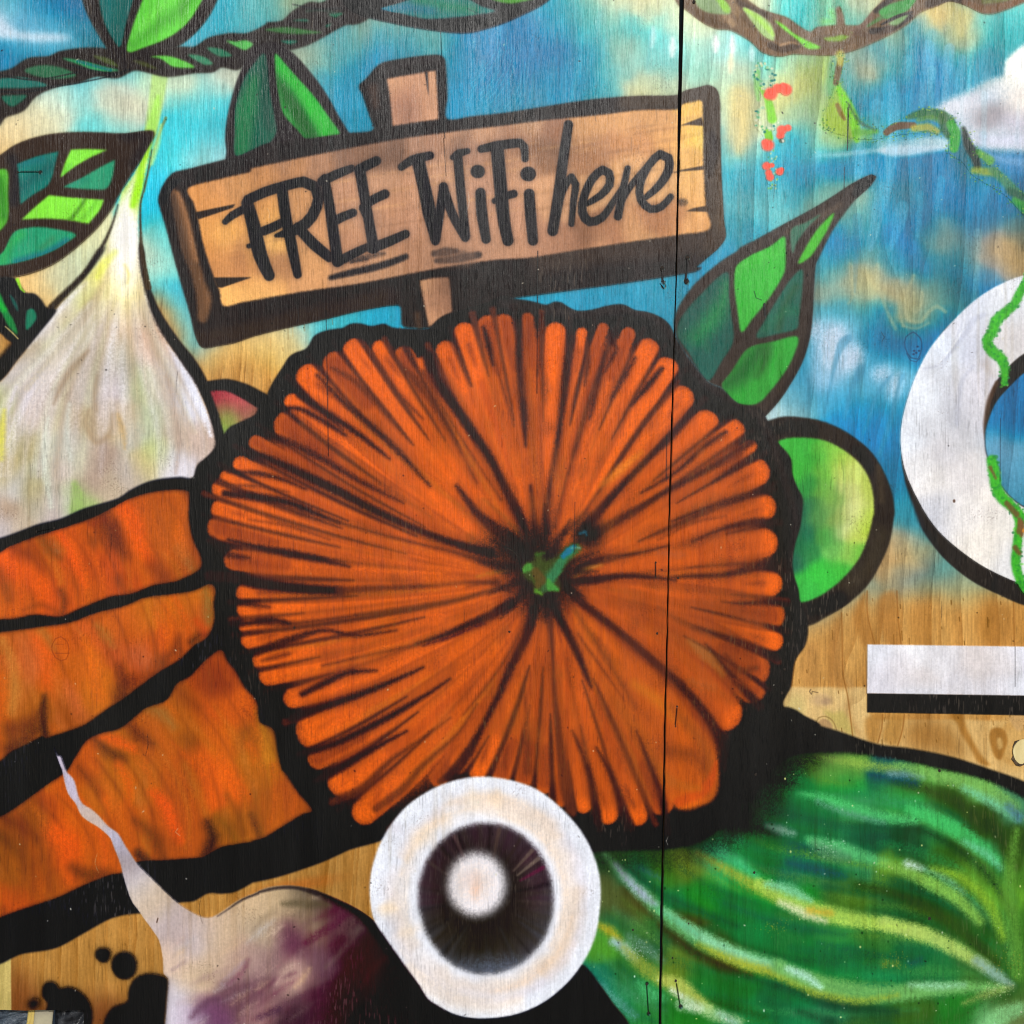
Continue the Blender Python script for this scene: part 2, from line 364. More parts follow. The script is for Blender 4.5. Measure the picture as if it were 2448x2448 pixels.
# paler figure round the knots
def rings(kx, ky, n, r0, dr, c1, c2, asp=1.4, al=.5):
    for i in range(n, 0, -1):
        blob(kx + 2*i, ky - 3*i, r0 + dr*i, (r0 + dr*i) * asp, c1 if i % 2 else c2, 0.12, al, 0.2, 0.15)
rings(2420, 1780, 3, 14, 14, (204,164,100), (184,138,76), 1.3, .6)
shape(Q(3,2,[1690,1640,1740,1625,1790,1650,1810,1720,1790,1790,1760,1860,1720,1840,1690,1760,1678,1690]), (160,112,54), 1.5, .95)
shape(Q(3,2,[1735,1700,1765,1700,1775,1770,1750,1790,1735,1750]), (204,164,100), 2, .9)
shape(Q(3,2,[1390,1530,1480,1535,1520,1640,1580,1760,1640,1850,1690,1900,1600,1880,1550,1790,1480,1680,1440,1590]), (156,106,46), 2.5, .8)
shape(Q(3,2,[1820,1540,1932,1540,1932,1640,1880,1650,1840,1600]), (190,152,100), 2, .9)
shape(Q(3,2,[440,1600,460,1570,490,1562,520,1575,540,1600,545,1650,500,1640]), (166,132,92), 1.2, .9)
stroke(Q(3,2,[420,1600,445,1555,500,1545,550,1580,575,1640]), 3, (140,112,66), 1.5, .7)
stroke(Q(3,2,[390,1350,380,1365,395,1385,400,1365,440,1372]), 2.4, (104,84,60), 1, .8)
# upright dashes of dark resin in the bare veneer
for i in range(70):
    x = rnd.uniform(1900, 2640); y = rnd.uniform(1410, 1800); L = rnd.choice((4, 6, 9, 22))
    stroke([(x, y), (x + 1, y + L)], rnd.uniform(1.6, 3.2), (96, 62, 22), 1.2, rnd.uniform(.4, .8), 0.9, True)
for i in range(110):
    x = rnd.uniform(-100, 1200); y = rnd.choice((rnd.uniform(2180, 2460), rnd.uniform(760, 930), rnd.uniform(2000, 2200))); L = rnd.choice((4, 7, 12, 26))
    stroke([(x, y), (x + 1, y + L)], rnd.uniform(1.6, 4), rnd.choice(((104,66,24),(120,80,34),(206,160,90))), 1.4, rnd.uniform(.3, .6), 0.9, True)
# darker, redder stain low down on the first sheet
shape([(-220,2200),(400,2080),(900,1980),(900,2250),(600,2700),(-220,2700)], (150,104,48), 60, .50, .2)
shape([(24,2310),(60,2330),(100,2385),(180,2400),(240,2380),(300,2400),(330,2560),(24,2560)], (104,54,34), 20, .75, .3)
shape([(-220,2290),(26,2290),(27,2415),(28,2700),(-220,2700)], (206,190,116), 1.0, .85, .3, True)
for i in range(12):
    blob(rnd.uniform(-60, 24), rnd.uniform(2300, 2410), 6, 18, (160,146,84), .8, .35, .6)
blob(700, 2120, 90, 14, (190,88,34), .9, .4, .4, -0.2)
# ------------------------------------------------------------------ the painted motifs, back to front
def cells(parent, lst, name='painted_cell'):
    for pts, col, *more in lst:
        pl = shape(pts, col, 1.3, 1.0, 0.5)
        film(name, pl, None, parent)
        if more:
            global CLIP
            CLIP = mask_of(pl, 1.0)
            for f in more: f()
            CLIP = None

def halo(poly, col, s, al):
    """soft overspray just outside an outline"""
    r = raster(np.asarray(poly), int(s * 3 * T) + 2)
    if r: m, x0, y0 = r; put(blur(m, s), x0, y0, col, al, 0.8)

# clouds -----------------------------------------------------------
shape(Q(3,0,[1270,800,1400,710,1520,668,1570,640,1700,570,1780,555,1800,450,1860,390,1932,330,2200,300,2700,400,2700,1110,1932,1110,1600,1080,1500,1000,1400,870]), (204,208,220), 7, .92, 1.2)
CLIP = mask_of(spl(Q(3,0,[1280,800,1400,712,1520,670,1570,640,1700,570,1780,555,1800,450,1860,390,1932,330,2200,300,2700,400,2700,1110,1932,1110,1600,1080,1500,1000,1400,870])), 3)
for x, y, rx, ry, c, al in ((1900,500,180,170,(255,252,240),.95),(1850,400,120,120,(255,254,246),.9),(1450,770,110,60,(228,230,240),.7),(1700,820,150,70,(146,136,140),.7),(1640,890,90,50,(150,140,146),.5),(1560,700,60,60,(206,204,214),.5),(1620,590,80,60,(150,170,170),.5),(1900,880,150,90,(196,190,204),.7),(1800,1020,250,40,(206,210,230),.8),(1920,730,120,90,(240,228,218),.8)):
    (qx, qy), = Q(3,0,[x,y]); blob(qx, qy, rx*.33, ry*.33, c, .9, al, .5)
CLIP = None
shape(Q(3,0,[1560,1085,1700,1090,1932,1112,2300,1130,2300,1330,1932,1280,1750,1230,1620,1150]), (70,138,194), 5, .7)
stroke(Q(3,0,[1600,1110,1750,1150,1932,1180]), [4,16,20], (128,172,214), 6, .5)
shape(Q(3,0,[420,1125,600,1110,880,1075,1000,1050,1000,1125,870,1098,700,1118,560,1128]), (206,226,230), 3, .9)
shape(Q(3,0,[880,1095,1000,1050,1200,1045,1390,1045,1390,1072,1200,1112,1080,1130,980,1125]), (190,210,226), 3, .85)
shape(Q(3,0,[860,1030,1050,1015,1250,985,1390,1000,1395,1060,1200,1055,1000,1050,870,1065]), (214,222,222), 6, .8)
shape(Q(3,1,[395,520,460,505,560,510,640,550,700,610,740,690,770,760,760,800,640,900,520,1000,420,1000,380,800,400,640]), (160,196,224), 9, .72)
for pts in ([395,520,450,510,430,620,392,650],[470,600,560,540,640,560,600,680,540,860,470,800],[600,760,680,680,740,700,760,770,700,850,640,880],[820,860,900,840,980,860,930,930,870,940],[960,940,1050,890,1020,1040,970,1090]):
    shape(Q(3,1,pts), (208,220,240), 8, .7, 1.2)
for pts, al in (([450,620,560,700,540,900,500,1100,470,1210,560,1215,610,1000,650,900,600,820,520,700,560,620],.0),([560,760,600,640,680,600,690,640,620,720,560,900,520,1060,485,1210,475,1215,520,1000,540,850],.55),([740,820,780,820,780,900,700,990,680,1100,640,1220,620,1220,660,1010,700,900],.5),([960,900,1000,870,940,960,870,1060,840,1180,770,1330,760,1330,800,1180,850,1060,900,960],.5),([1040,880,1080,880,1030,1000,1000,1180,900,1480,870,1480,960,1180,1010,980],.55)):
    if al: shape(Q(3,1,pts), (68,142,178), 2, al, .6)
# pale loops in the sky where the veneer figure shows
for pts, w, al in (([670,90,680,200,690,330,660,380],6,.3),([870,100,860,190,900,320,950,460,1000,560],9,.4),([1010,230,1020,350,1040,500,1060,540],8,.4),([1130,180,1090,300,1070,420,1100,500,1180,510,1240,440,1300,400,1360,440],9,.42),([1130,300,1100,400,1150,440,1190,360,1190,300],7,.4),([1050,540,1150,560,1240,520],6,.35)):
    stroke(Q(3,1,pts), w, (178,180,140), 4, al)
stroke(Q(3,1,[1130,585,1075,620,1070,700,1110,770,1160,780,1190,700,1180,630,1130,585]), 2.6, (6,66,100), 1.2, .8)
stroke(Q(3,1,[1080,740,1110,790,1150,800,1180,770]), 2, (6,66,100), 1, .7)
for x, y in ((1135,720),(1150,735),(1130,745),(1160,690),(1170,720)): (qx,qy),=Q(3,1,[x,y]); blob(qx,qy,3,2.4,(4,52,84),.5,.8)
# pale upright runs of thin paint on the second sheet
for pts, w, al in (([440,1120,400,1180,390,1330],[20,30,4],.22),([730,950,740,1120,720,1330],[34,30,10],.35),([980,620,990,900,960,1200,930,1480],[22,30,28,6],.30),([1240,330,1230,560,1190,760],[26,34,16],.34),([1390,350,1370,560,1350,720],[24,26,10],.34),([1080,430,1060,600],[20,10],.2),([870,760,870,1000],[30,26],.25),([1480,420,1460,620],[18,20],.25),([900,1350,860,1600,820,1800],[26,30,10],.26),([1050,1500,1000,1700,960,1800],[30,30,10],.24),([1180,1400,1160,1700],[16,10],.22),([1330,1300,1300,1500],[20,14],.2)):
    stroke(Q(3,0,pts), w, (128,196,228), 3, al, .6)
for i in range(26):
    x = rnd.uniform(1640, 2440); y = rnd.uniform(60, 600); L = rnd.uniform(60, 200)
    stroke([(x, y), (x - L*.04 + rnd.uniform(-5,5), y + L)], [rnd.uniform(8,26), rnd.uniform(3,14)], rnd.choice(((150,214,232),(40,120,170),(160,210,200))), 2.5, rnd.uniform(.06,.16), .6)
for i in range(22):
    x = rnd.uniform(1060, 1600); y = rnd.uniform(10, 200); L = rnd.uniform(50, 170)
    stroke([(x, y), (x - L*.35*rnd.random(), y + L)], [rnd.uniform(6,18), 3], rnd.choice(((120,196,220),(20,110,160),(150,214,232))), 3, rnd.uniform(.06,.15), .6)
for i in range(14):       # curving brush-like combing left of the joint
    x = 1150 + i * 6.5; y = 60 + i * 9
    stroke([(x+40,y),(x+34,y+60),(x+4,y+110),(x-26,y+140)], 2.0, rnd.choice(((110,190,220),(14,104,152))), 1.4, .34)
for x0,y0,x1,y1,w,c in ((1540,270,1540,370,17,(255,255,255)),(1660,270,1660,400,15,(255,255,255)),(1230,280,1225,400,18,(236,252,250)),(1650,400,1645,520,14,(238,232,196)),(1800,340,1800,430,14,(206,244,244)),(1090,200,1080,330,14,(190,240,238)),(1420,360,1400,480,18,(178,232,214))):  # bright streaks of sun glare painted into the sky
    stroke(Q(2,0,[x0,y0,x0,(y0+y1)/2,x1,y1]), [w*.5,w,w*.5], c, 7, .85, .2)
shape(Q(2,0,[1640,640,1720,620,1790,700,1780,900,1770,1050,1720,1130,1660,1080,1640,900]), (236,208,134), 6, .55, .4)
shape(Q(3,0,[1230,90,1320,60,1370,90,1360,180,1320,240,1270,160]), (214,188,118), 5, .6, .4)
shape(Q(3,0,[1450,60,1560,80,1540,180,1470,290,1440,180]), (218,202,128), 5, .55, .4)
stroke(BP([520,0,560,60,540,110]), 1, (200,200,200), 1, .0)
shape(Q(0,0,[-300,90,-40,120,100,210,250,235,400,240,520,275,400,300,250,300,100,285,-40,275,-300,260]), (204,222,238), 5, .82, .5)
shape(Q(0,0,[-200,-20,-20,60,60,150,120,230,-20,240,-200,200]), (196,214,232), 9, .7, .5)

# lime vine tail over the leaf tip ---------------------------------
stroke(Q(0,0,[1150,560,1120,760,1085,950]), [38,34,30], (184,222,134), 5, .95, .4)
stroke(Q(0,0,[1140,700,1100,900,1085,950]), [10,22,24], (168,232,92), 6, .8, .4)
stroke(Q(0,0,[1195,850,1150,960,1080,1200,1040,1380]), [7,5,4,3], (110,120,60), 3, .75, .9)
stroke(Q(0,0,[1160,900,1140,1000,1090,1180]), [6,16,10], (190,240,140), 5, .7, .6)

# braided vine on the left -----------------------------------------
vine = Q(0,0,[-640,640,-300,560,0,515,90,490,200,420,350,405,430,370,600,345,770,348,1000,380,1280,335,1400,337,1500,275,1650,240,1790,237,1932,165]) + Q(1,0,[100,160,220,150,300,80,420,15,510,18,600,-40,800,-200,1000,-200,900,0,850,130,760,176,680,182,520,270,400,330,280,362,0,420]) + Q(0,0,[1720,505,1600,486,1540,522,1400,530,1200,555,980,510,850,565,700,555,570,600,440,620,270,690,170,800,40,850,0,905,-200,1050,-640,1150])
halo(spl(vine), (30,60,70), 7, .35)
pl = shape(vine, INK_GLARE, 1.6); v1 = film('painted_vine', pl, 'braided dark green painted vine along the top of the first sheet')
cells(v1, [
 (Q(0,0,[175,508,300,470,450,490,550,545,430,568,280,555]), (48,104,72)),
 (Q(0,0,[450,420,600,440,750,480,860,510,700,514,580,470]), (46,140,88)),
 (Q(0,0,[-60,590,0,568,150,558,250,580,345,618,200,634,0,636,-60,640]), (28,108,98)),
 (Q(0,0,[10,700,100,688,195,690,140,742,80,768]), (24,98,78)),
 (Q(0,0,[670,402,780,420,870,482,780,464]), (74,84,46)),
 (Q(0,0,[950,430,1050,450,1140,500,1040,480]), (66,70,40)),
 (Q(0,0,[1080,405,1220,405,1330,440,1405,487,1250,482,1160,425]), (92,190,66)),
 (Q(0,0,[1355,395,1470,408,1538,462,1470,466]), (58,130,96)),
 (Q(0,0,[1492,344,1600,355,1675,403,1580,407]), (46,118,88)),
 (Q(0,0,[1630,292,1700,300,1770,290,1828,320,1770,362,1700,335]), (86,180,86)),
 (Q(1,0,[100,215,250,195,400,215,515,235,380,247,250,242]), (56,108,56)),
 (Q(1,0,[295,148,400,138,425,155]), (38,110,88)),
 (Q(1,0,[213,295,335,295,290,320]), (24,108,88)),
 (Q(1,0,[555,102,665,93,610,127]), (38,104,78)),
 (Q(1,0,[530,190,585,168,560,197]), (36,110,90)),
 (Q(1,0,[720,-40,800,-20,770,25,740,10]), (50,150,60))], 'painted_leaflet')
stroke(Q(0,0,[560,440,700,480,800,505]), 6, (24,104,110), 3, .8)
stroke(Q(1,0,[400,80,500,70,600,90]), 5, (40,70,60), 5, .6); stroke(Q(1,0,[300,30,450,60,650,60]), 3, (20,20,26), 3, .6)
for pts in ([0,540,250,575,560,520],[300,640,600,590,880,530],[0,660,200,660,440,610],[500,470,800,530,930,500]):
    stroke(Q(0,0,pts), 3, (20,22,24), 2.5, .8)

# leaf hanging at the top edge -------------------------------------
pl = shape(Q(0,0,[580,-200,580,-60,620,80,690,220,770,350,850,470,900,510,950,440,1150,390,1290,335,1420,230,1520,100,1590,-60,1640,-300,1000,-420]), INK_GLARE, 1.6)
l1 = film('painted_leaf', pl, 'two-lobed green leaf painted above the vine, cut by the top of the view')
cells(l1, [
 (Q(0,0,[700,-200,715,-40,730,80,770,200,860,340,882,290,905,180,975,-60,1000,-200]), (18,106,104), lambda: stroke(Q(0,0,[840,330,860,160,920,-60]), 40, (14,88,82), 20, .6)),
 (Q(0,0,[1075,-120,1010,50,955,200,920,370,1050,340,1200,280,1330,190,1420,70,1480,-80,1400,-250,1150,-250]), (98,206,66), lambda: stroke(Q(0,0,[960,330,1120,200,1300,70,1400,-60]), [16,26,30], (62,140,44), 20, .55), lambda: stroke(Q(0,0,[1010,200,1150,60,1300,-60]), 16, (120,224,80), 12, .5))], 'painted_lobe')

# leaf behind the sign board ---------------------------------------
leafB = [(600,118),(576,169),(560,212),(543,281),(538,331),(541,360),(545,400),(700,380),(860,350),(835,318),(812,281),(772,212),(722,149),(690,119),(650,100)]
pl = shape(leafB, (42,36,38), 1.6); l2 = film('painted_leaf', pl, 'dark two-lobed green leaf painted behind the sign board')
cells(l2, [
 (BP([1000,205,960,240,920,300,890,400,886,500,888,585,940,570,1010,545,1042,500,1035,440,1015,330]), (20,92,74), lambda: stroke(BP([960,300,920,450,910,560]), [20,50,40], (36,122,70), 16, .7), lambda: stroke(BP([1010,230,1000,380,1020,480]), [30,24,20], (12,70,60), 12, .6)),
 (Q(1,0,[175,388,230,440,300,520,400,630,460,700,560,840,642,970,540,988,420,1012,330,930,235,820,205,700,180,540]), (50,168,62), lambda: stroke(Q(1,0,[190,560,260,700,340,820,430,980]), [10,38,46,36], (24,84,40), 16, .8, .9), lambda: stroke(Q(1,0,[220,480,360,660,520,900,560,990]), [6,20,34,30], (52,186,60), 10, .7))], 'painted_lobe')

# long leaf at the top middle --------------------------------------
pl = shape(Q(1,0,[560,-300,640,-60,700,60,850,130,1000,165,1200,205,1450,238,1600,235,1811,175,1960,110,2111,32,2200,-60,2260,-300]), INK, 1.6)
l3 = film('painted_leaf', pl, 'long dark leaf with a blue-green centre painted at the top edge')
cells(l3, [
 (Q(1,0,[935,68,1080,20,1180,-12,1350,-30,1560,-10,1650,40,1765,82,1600,112,1400,132,1250,136,1080,98]), (20,116,112), lambda: stroke(Q(1,0,[950,70,1100,50,1300,60]), 24, (22,112,146), 14, .7), lambda: stroke(Q(1,0,[1200,0,1400,40,1600,70]), 20, (26,124,80), 16, .6)),
 (Q(1,0,[1700,-40,1740,0,1850,26,1932,20,2100,-30,1900,-90]), (72,142,46))], 'painted_lobe')
stroke(Q(1,0,[850,30,1000,90,1250,150,1500,170,1800,110]), 3, (14,14,20), 2.5, .7)
stroke(Q(1,0,[1560,60,1700,130]), 2, (60,64,74), 2, .6)

# thick brown vine on the right ------------------------------------
vineR = Q(2,0,[1180,-300,1235,-40,1280,45,1330,80,1450,170,1550,215,1640,222,1720,260,1800,312,1870,380,1932,402]) + Q(3,0,[80,402,170,413,260,396,400,401,560,402,700,370,850,310,1000,235,1100,170,1180,95,1300,50,1390,14,1500,42,1620,100,1700,106,1800,76,1932,22,2300,-120,2300,-400,1700,-300,950,-40,900,15,830,88,780,150,740,186,640,186,560,184,430,202,390,235,320,200,220,130,100,94,0,56]) + Q(2,0,[1850,60,1760,-20,1700,-300])
halo(spl(vineR), (130,110,70), 5, .3)
pl = shape(vineR, BROWN, 1.8); v2 = film('painted_vine', pl, 'thick brown painted vine sagging across the top of the second sheet')
CLIP = mask_of(pl, 1)
for pts, w, c, al in (([1330,40,1420,130,1560,170,1650,180],12,(96,74,52),.8),([1600,130,1700,170,1760,230],26,(132,106,80),.6),([1700,20,1800,70,1932,120],14,(66,50,38),.8),([1560,20,1600,90,1660,180],16,(176,146,110),.6),([1650,20,1690,90],22,(160,132,96),.6),([1780,240,1870,330,1932,370],22,(126,98,72),.6),([1870,270,1932,320],18,(74,56,42),.7)):
    stroke(Q(2,0,pts), w, c, 5, al, .9)
for pts, w, c, al in (([0,270,100,340,200,370],34,(122,94,66),.6),([100,330,180,360,300,330],16,(62,46,34),.8),([170,330,240,310,300,320],5,(176,140,104),.7),([320,370,500,385,700,340],16,(120,94,68),.6),([380,250,500,220,700,215],20,(124,98,72),.5),([100,110,230,180,370,270],18,(122,98,74),.5),([830,230,960,210,1100,120],16,(34,28,26),.85),([860,80,940,20,1000,-40],14,(36,30,28),.8),([820,120,760,180,700,240],18,(118,90,80),.5),([720,230,850,270,1000,180],14,(92,70,56),.6),([1240,30,1380,-10,1500,10],20,(48,36,28),.7),([1500,20,1640,70,1800,40,1932,-20],16,(128,92,64),.6),([1640,10,1800,-10,1932,-60],14,(110,130,60),.6)):
    stroke(Q(3,0,pts), w, c, 4, al, .9)
CLIP = None
cells(v2, [
 (Q(2,0,[1395,-30,1410,50,1470,90,1540,105,1640,108,1640,60,1580,30,1560,-40]), (138,164,118)),
 (Q(2,0,[1530,-20,1570,40,1600,90,1645,96,1640,50,1610,10]), (150,206,84)),
 (Q(2,0,[1735,58,1850,105,1940,180,1960,240,1960,300,1880,260,1800,160]), (168,202,128)),
 (Q(3,0,[128,150,200,188,262,242,350,290,462,346,370,357,290,290,200,220]), (118,214,54)),
 (Q(3,0,[480,280,560,268,690,236,640,290,600,302,520,302]), (128,166,58)),
 (Q(3,0,[880,90,950,40,1040,10,1150,-10,1090,80,1000,120,930,142]), (66,150,74)),
 (Q(3,0,[950,175,1020,130,1095,108,1050,162,1000,190]), (120,160,104))], 'painted_leaflet')
stroke(Q(2,0,[1750,70,1850,140,1950,250]), [4,14,8], (168,224,84), 5, .8)
stroke(Q(3,0,[800,190,900,130,1000,90]), [5,10,4], (70,130,70), 4, .7)
stroke(Q(3,0,[900,180,1020,120,1120,90]), [4,8,4], (30,26,24), 2.5, .9)
p = [0,0]
twig = spl(Q(3,0,[570,60,600,48,628,120,645,200,700,260,640,262,580,215,575,120]));
shape(Q(3,0,[540,-40,600,-40,640,60,650,180,600,160,560,60]), (54,140,120), 7, .7, .9)
stroke(Q(3,0,[480,160,560,150,540,90]), 14, (120,210,100), 9, .6)
shape(twig, (112,88,62), 1.6); film('painted_twig', twig, 'short brown painted twig standing up from the right vine')

# hanging creeper --------------------------------------------------
creep = spl(Q(3,0,[560,400,640,410,620,520,600,600,660,740,720,860,860,930,920,930,1080,840,1250,790,1390,820,1470,930,1520,960,1600,1110,1740,1230,1900,1380,2100,1560,2100,1640,1932,1560,1800,1420,1560,1270,1480,1170,1390,1110,1380,960,1300,960,1150,960,960,990,800,1010,650,990,480,910,520,740,560,620,540,480]))
film('painted_creeper', creep, 'painted green creeper trailing down below the right vine')
shape(Q(3,0,[540,560,520,740,470,900,560,960,720,1015,730,900,680,770,600,600]), (148,178,54), 5, .85, .9)
stroke(Q(3,0,[590,640,640,740,700,880,720,1010]), [14,24,26,12], (118,204,36), 5, .9, .9)
stroke(Q(3,0,[540,480,545,560,530,680]), [16,24,12], (70,150,110), 8, .55, .9)
stroke(Q(3,0,[605,430,590,500,570,600]), [14,16,13], (104,82,50), 3, .95, .9)
stroke(Q(3,0,[600,400,600,460]), [22,14], (188,190,84), 6, .8, .9)
stroke(Q(3,0,[580,760,610,830,630,860]), [10,12,8], (122,92,44), 3, .8, .9)
stroke(Q(3,0,[655,780,655,1070]), [2.5,2], (30,50,30), 1.2, .8)
stroke(Q(3,0,[660,750,740,880,850,940]), [5,8,6], (52,84,70), 5, .7, .9)
stroke(Q(3,0,[720,960,800,960,860,950]), [20,18,10], (96,160,54), 6, .8, .9)
stroke(Q(3,0,[740,1000,820,1000]), [14,8], (130,180,100), 8, .6, .9)
stroke(Q(3,0,[1000,900,960,940]), [26,8], (110,80,60), 3, .0)
stroke(Q(3,0,[935,958,1000,915,1130,905]), [16,19,14], (106,78,58), 3, .95, .8)
stroke(Q(3,0,[1130,930,1230,920,1300,950]), [16,20,14], (172,166,66), 6, .85, .9)
stroke(Q(3,0,[1090,850,1200,820,1330,830,1390,870]), [10,22,24,22], (50,104,60), 5, .9, .9)
stroke(Q(3,0,[1160,870,1260,850,1330,880]), [8,14,12], (96,140,60), 5, .7, .9)
stroke(Q(3,0,[1340,840,1350,930,1380,980]), [20,22,16], (52,92,50), 5, .8, .9)
stroke(Q(3,0,[1400,900,1430,960,1420,1070]), [22,26,22], (58,158,50), 4, .9, .9)
stroke(Q(3,0,[1490,930,1520,1040,1570,1130,1590,1200]), [10,20,24,18], (40,48,44), 5, .9, .9)
stroke(Q(3,0,[1600,1100,1680,1160]), [14,22], (96,160,54), 5, .8, .9)
stroke(Q(3,0,[1560,1230,1650,1240,1720,1250]), [14,20,16], (148,160,56), 6, .8, .9)
stroke(Q(3,0,[1700,1230,1800,1320,1900,1430,2060,1560]), [18,24,30,34], (70,128,88), 6, .85, .9)
stroke(Q(3,0,[1820,1380,1900,1420]), [18,22], (34,74,60), 6, .6, .9)
stroke(Q(3,0,[1860,1450,1932,1500,2060,1600]), [16,30,40], (52,156,56), 5, .8, .9)
for i in range(420):
    t = rnd.random(); pth = creep; k = int(t * (len(pth) - 1))
    x, y = pth[k]; blob(x + rnd.gauss(0, 6), y + rnd.gauss(0, 6), rnd.uniform(1, 2.6), rnd.uniform(1, 2.2), rnd.choice(((60,130,50),(30,80,60),(150,180,70))), .6, .6)

# flower string ----------------------------------------------------
string = spl(Q(3,0,[-10,450,60,450,120,560,150,700,130,880,170,1000,130,1150,140,1340,80,1330,40,1150,50,1000,-20,900,-20,760,30,700,-10,600]))
fs = film('painted_flower_string', string, 'little string of coral flowers painted on the second sheet')
stroke(Q(3,0,[30,640,80,720,110,860]), [10,18,22], (128,214,56), 4, .9, .7)
stroke(Q(3,0,[5,520,0,640,10,720]), [14,14,8], (140,214,110), 4, .7, .7)
stroke(Q(3,0,[80,960,90,1000]), [18,18], (120,204,30), 3, .9, .7)
for pts in ([20,460,-5,500,0,560,30,600,60,640,120,600,90,500,40,455],[30,770,5,820,10,900,60,940,140,920,150,880]):
    for i, (x, y) in enumerate(spl(Q(3,0,pts), False, 3.0)):
        blob(x + rnd.uniform(-6, 6), y + rnd.uniform(-5, 5), rnd.uniform(2, 4.4), rnd.uniform(2, 3.6), rnd.choice(((20,110,110),(166,206,168),(196,210,160),(90,170,120),(214,220,190))), .6, .85)
for i in range(40): 
    (x,y), = Q(3,0,[rnd.uniform(80,150), rnd.uniform(1080,1370)]); blob(x, y, 2.2, 2.6, rnd.choice(((110,190,80),(60,150,110),(206,212,160))), .7, .7)
for x, y, r in ((100,680,48),(75,690,24),(150,640,36),(210,650,44),(190,625,28),(80,1050,46),(60,1030,26),(170,980,30),(180,940,36),(225,925,26),(70,1200,32),(110,1195,18),(95,1280,30),(85,1250,26),(165,1240,30),(180,1225,18)):
    (qx, qy), = Q(3,0,[x,y]); blob(qx, qy, r*.33, r*.31, (252,92,72), .35, .95, .8)
    if r > 28: film('painted_flower', [(qx + r*.33*math.cos(a), qy + r*.31*math.sin(a)) for a in np.linspace(0, 6.283, 15)[:-1]], None, fs)
(qx,qy),=Q(3,0,[180,1018]); blob(qx,qy,7,5,(70,80,60),.5,.9); blob(qx+3,qy,3,4,(220,214,200),.5,.9)

# sign board -------------------------------------------------------
board = Q(0,0,[1245,1250,1320,1228,1400,1210,1630,1150,1800,1120]) + Q(1,0,[0,1095,100,1040,420,1000,700,962,880,940,860,850,820,730,800,670,778,620,840,560,900,487,960,450,1150,415,1300,398,1370,400,1398,425,1412,550,1416,700,1414,858,1600,840,1811,818]) + Q(2,0,[200,788,400,755,700,713,1000,694,1250,690,1330,655,1400,640,1490,620,1550,655,1570,750,1572,950,1580,1250,1600,1600,1612,1710,1560,1790,1500,1845,1400,1932]) + Q(2,1,[1440,120,1400,150,1260,175,900,230,500,285,130,335,60,350]) + Q(1,1,[1400,560,1290,560,1100,545,1085,470,1068,393,800,430,530,495,200,570,0,622]) + Q(0,1,[1700,662,1560,688,1480,702,1440,680,1400,580,1370,450,1320,280,1255,50]) + Q(0,0,[1240,1800,1200,1650,1160,1520,1142,1450,1150,1400,1180,1330])
halo(spl(board), (60,60,60), 5, .35)
pl = shape(board, (40,34,34), 1.8, grain=.9)
sg = film('painted_sign_board', pl, 'painted brown wooden sign board reading FREE WiFi here, on a short post')
CLIP = mask_of(pl, 1)
stroke(Q(2,0,[900,740,1300,690,1520,700,1530,1000,1560,1500,1580,1750]), [40,60,60,60,60,60], (74,60,48), 16, .8)
stroke(Q(2,0,[1580,1100,1590,1250,1600,1500,1500,1800]), 24, (98,78,58), 14, .6)
stroke(Q(2,0,[1510,960,1530,1080,1510,1180,1500,1260]), [14,30,28,10], (40,32,28), 8, .7)
stroke(Q(2,0,[1500,1660,1530,1760,1400,1880]), 34, (44,36,30), 14, .7)
stroke(Q(2,1,[300,60,700,0,1100,-40,1500,-80]), 60, (72,58,50), 20, .6)
stroke(Q(0,1,[1380,650,1700,600,2100,500,2800,330]), 40, (54,42,34), 16, .7)
CLIP = None
face = Q(0,0,[1360,1360,1600,1290,1811,1240]) + Q(1,0,[0,1218,400,1132,700,1072,1100,1000,1500,945,1811,908]) + Q(2,0,[300,870,700,830,1000,796,1268,790]) + Q(2,0,[1300,757,1370,740,1440,735,1447,850,1450,1000,1452,1200,1470,1500,1495,1655,1280,1695,900,1750,500,1812,200,1860,0,1872]) + Q(1,1,[1800,60,1500,100,1220,150,800,232,400,290,0,360]) + Q(0,1,[1932,345,1760,368,1615,397,1585,290,1545,190,1500,60]) + Q(0,0,[1470,1770,1430,1580,1400,1470])
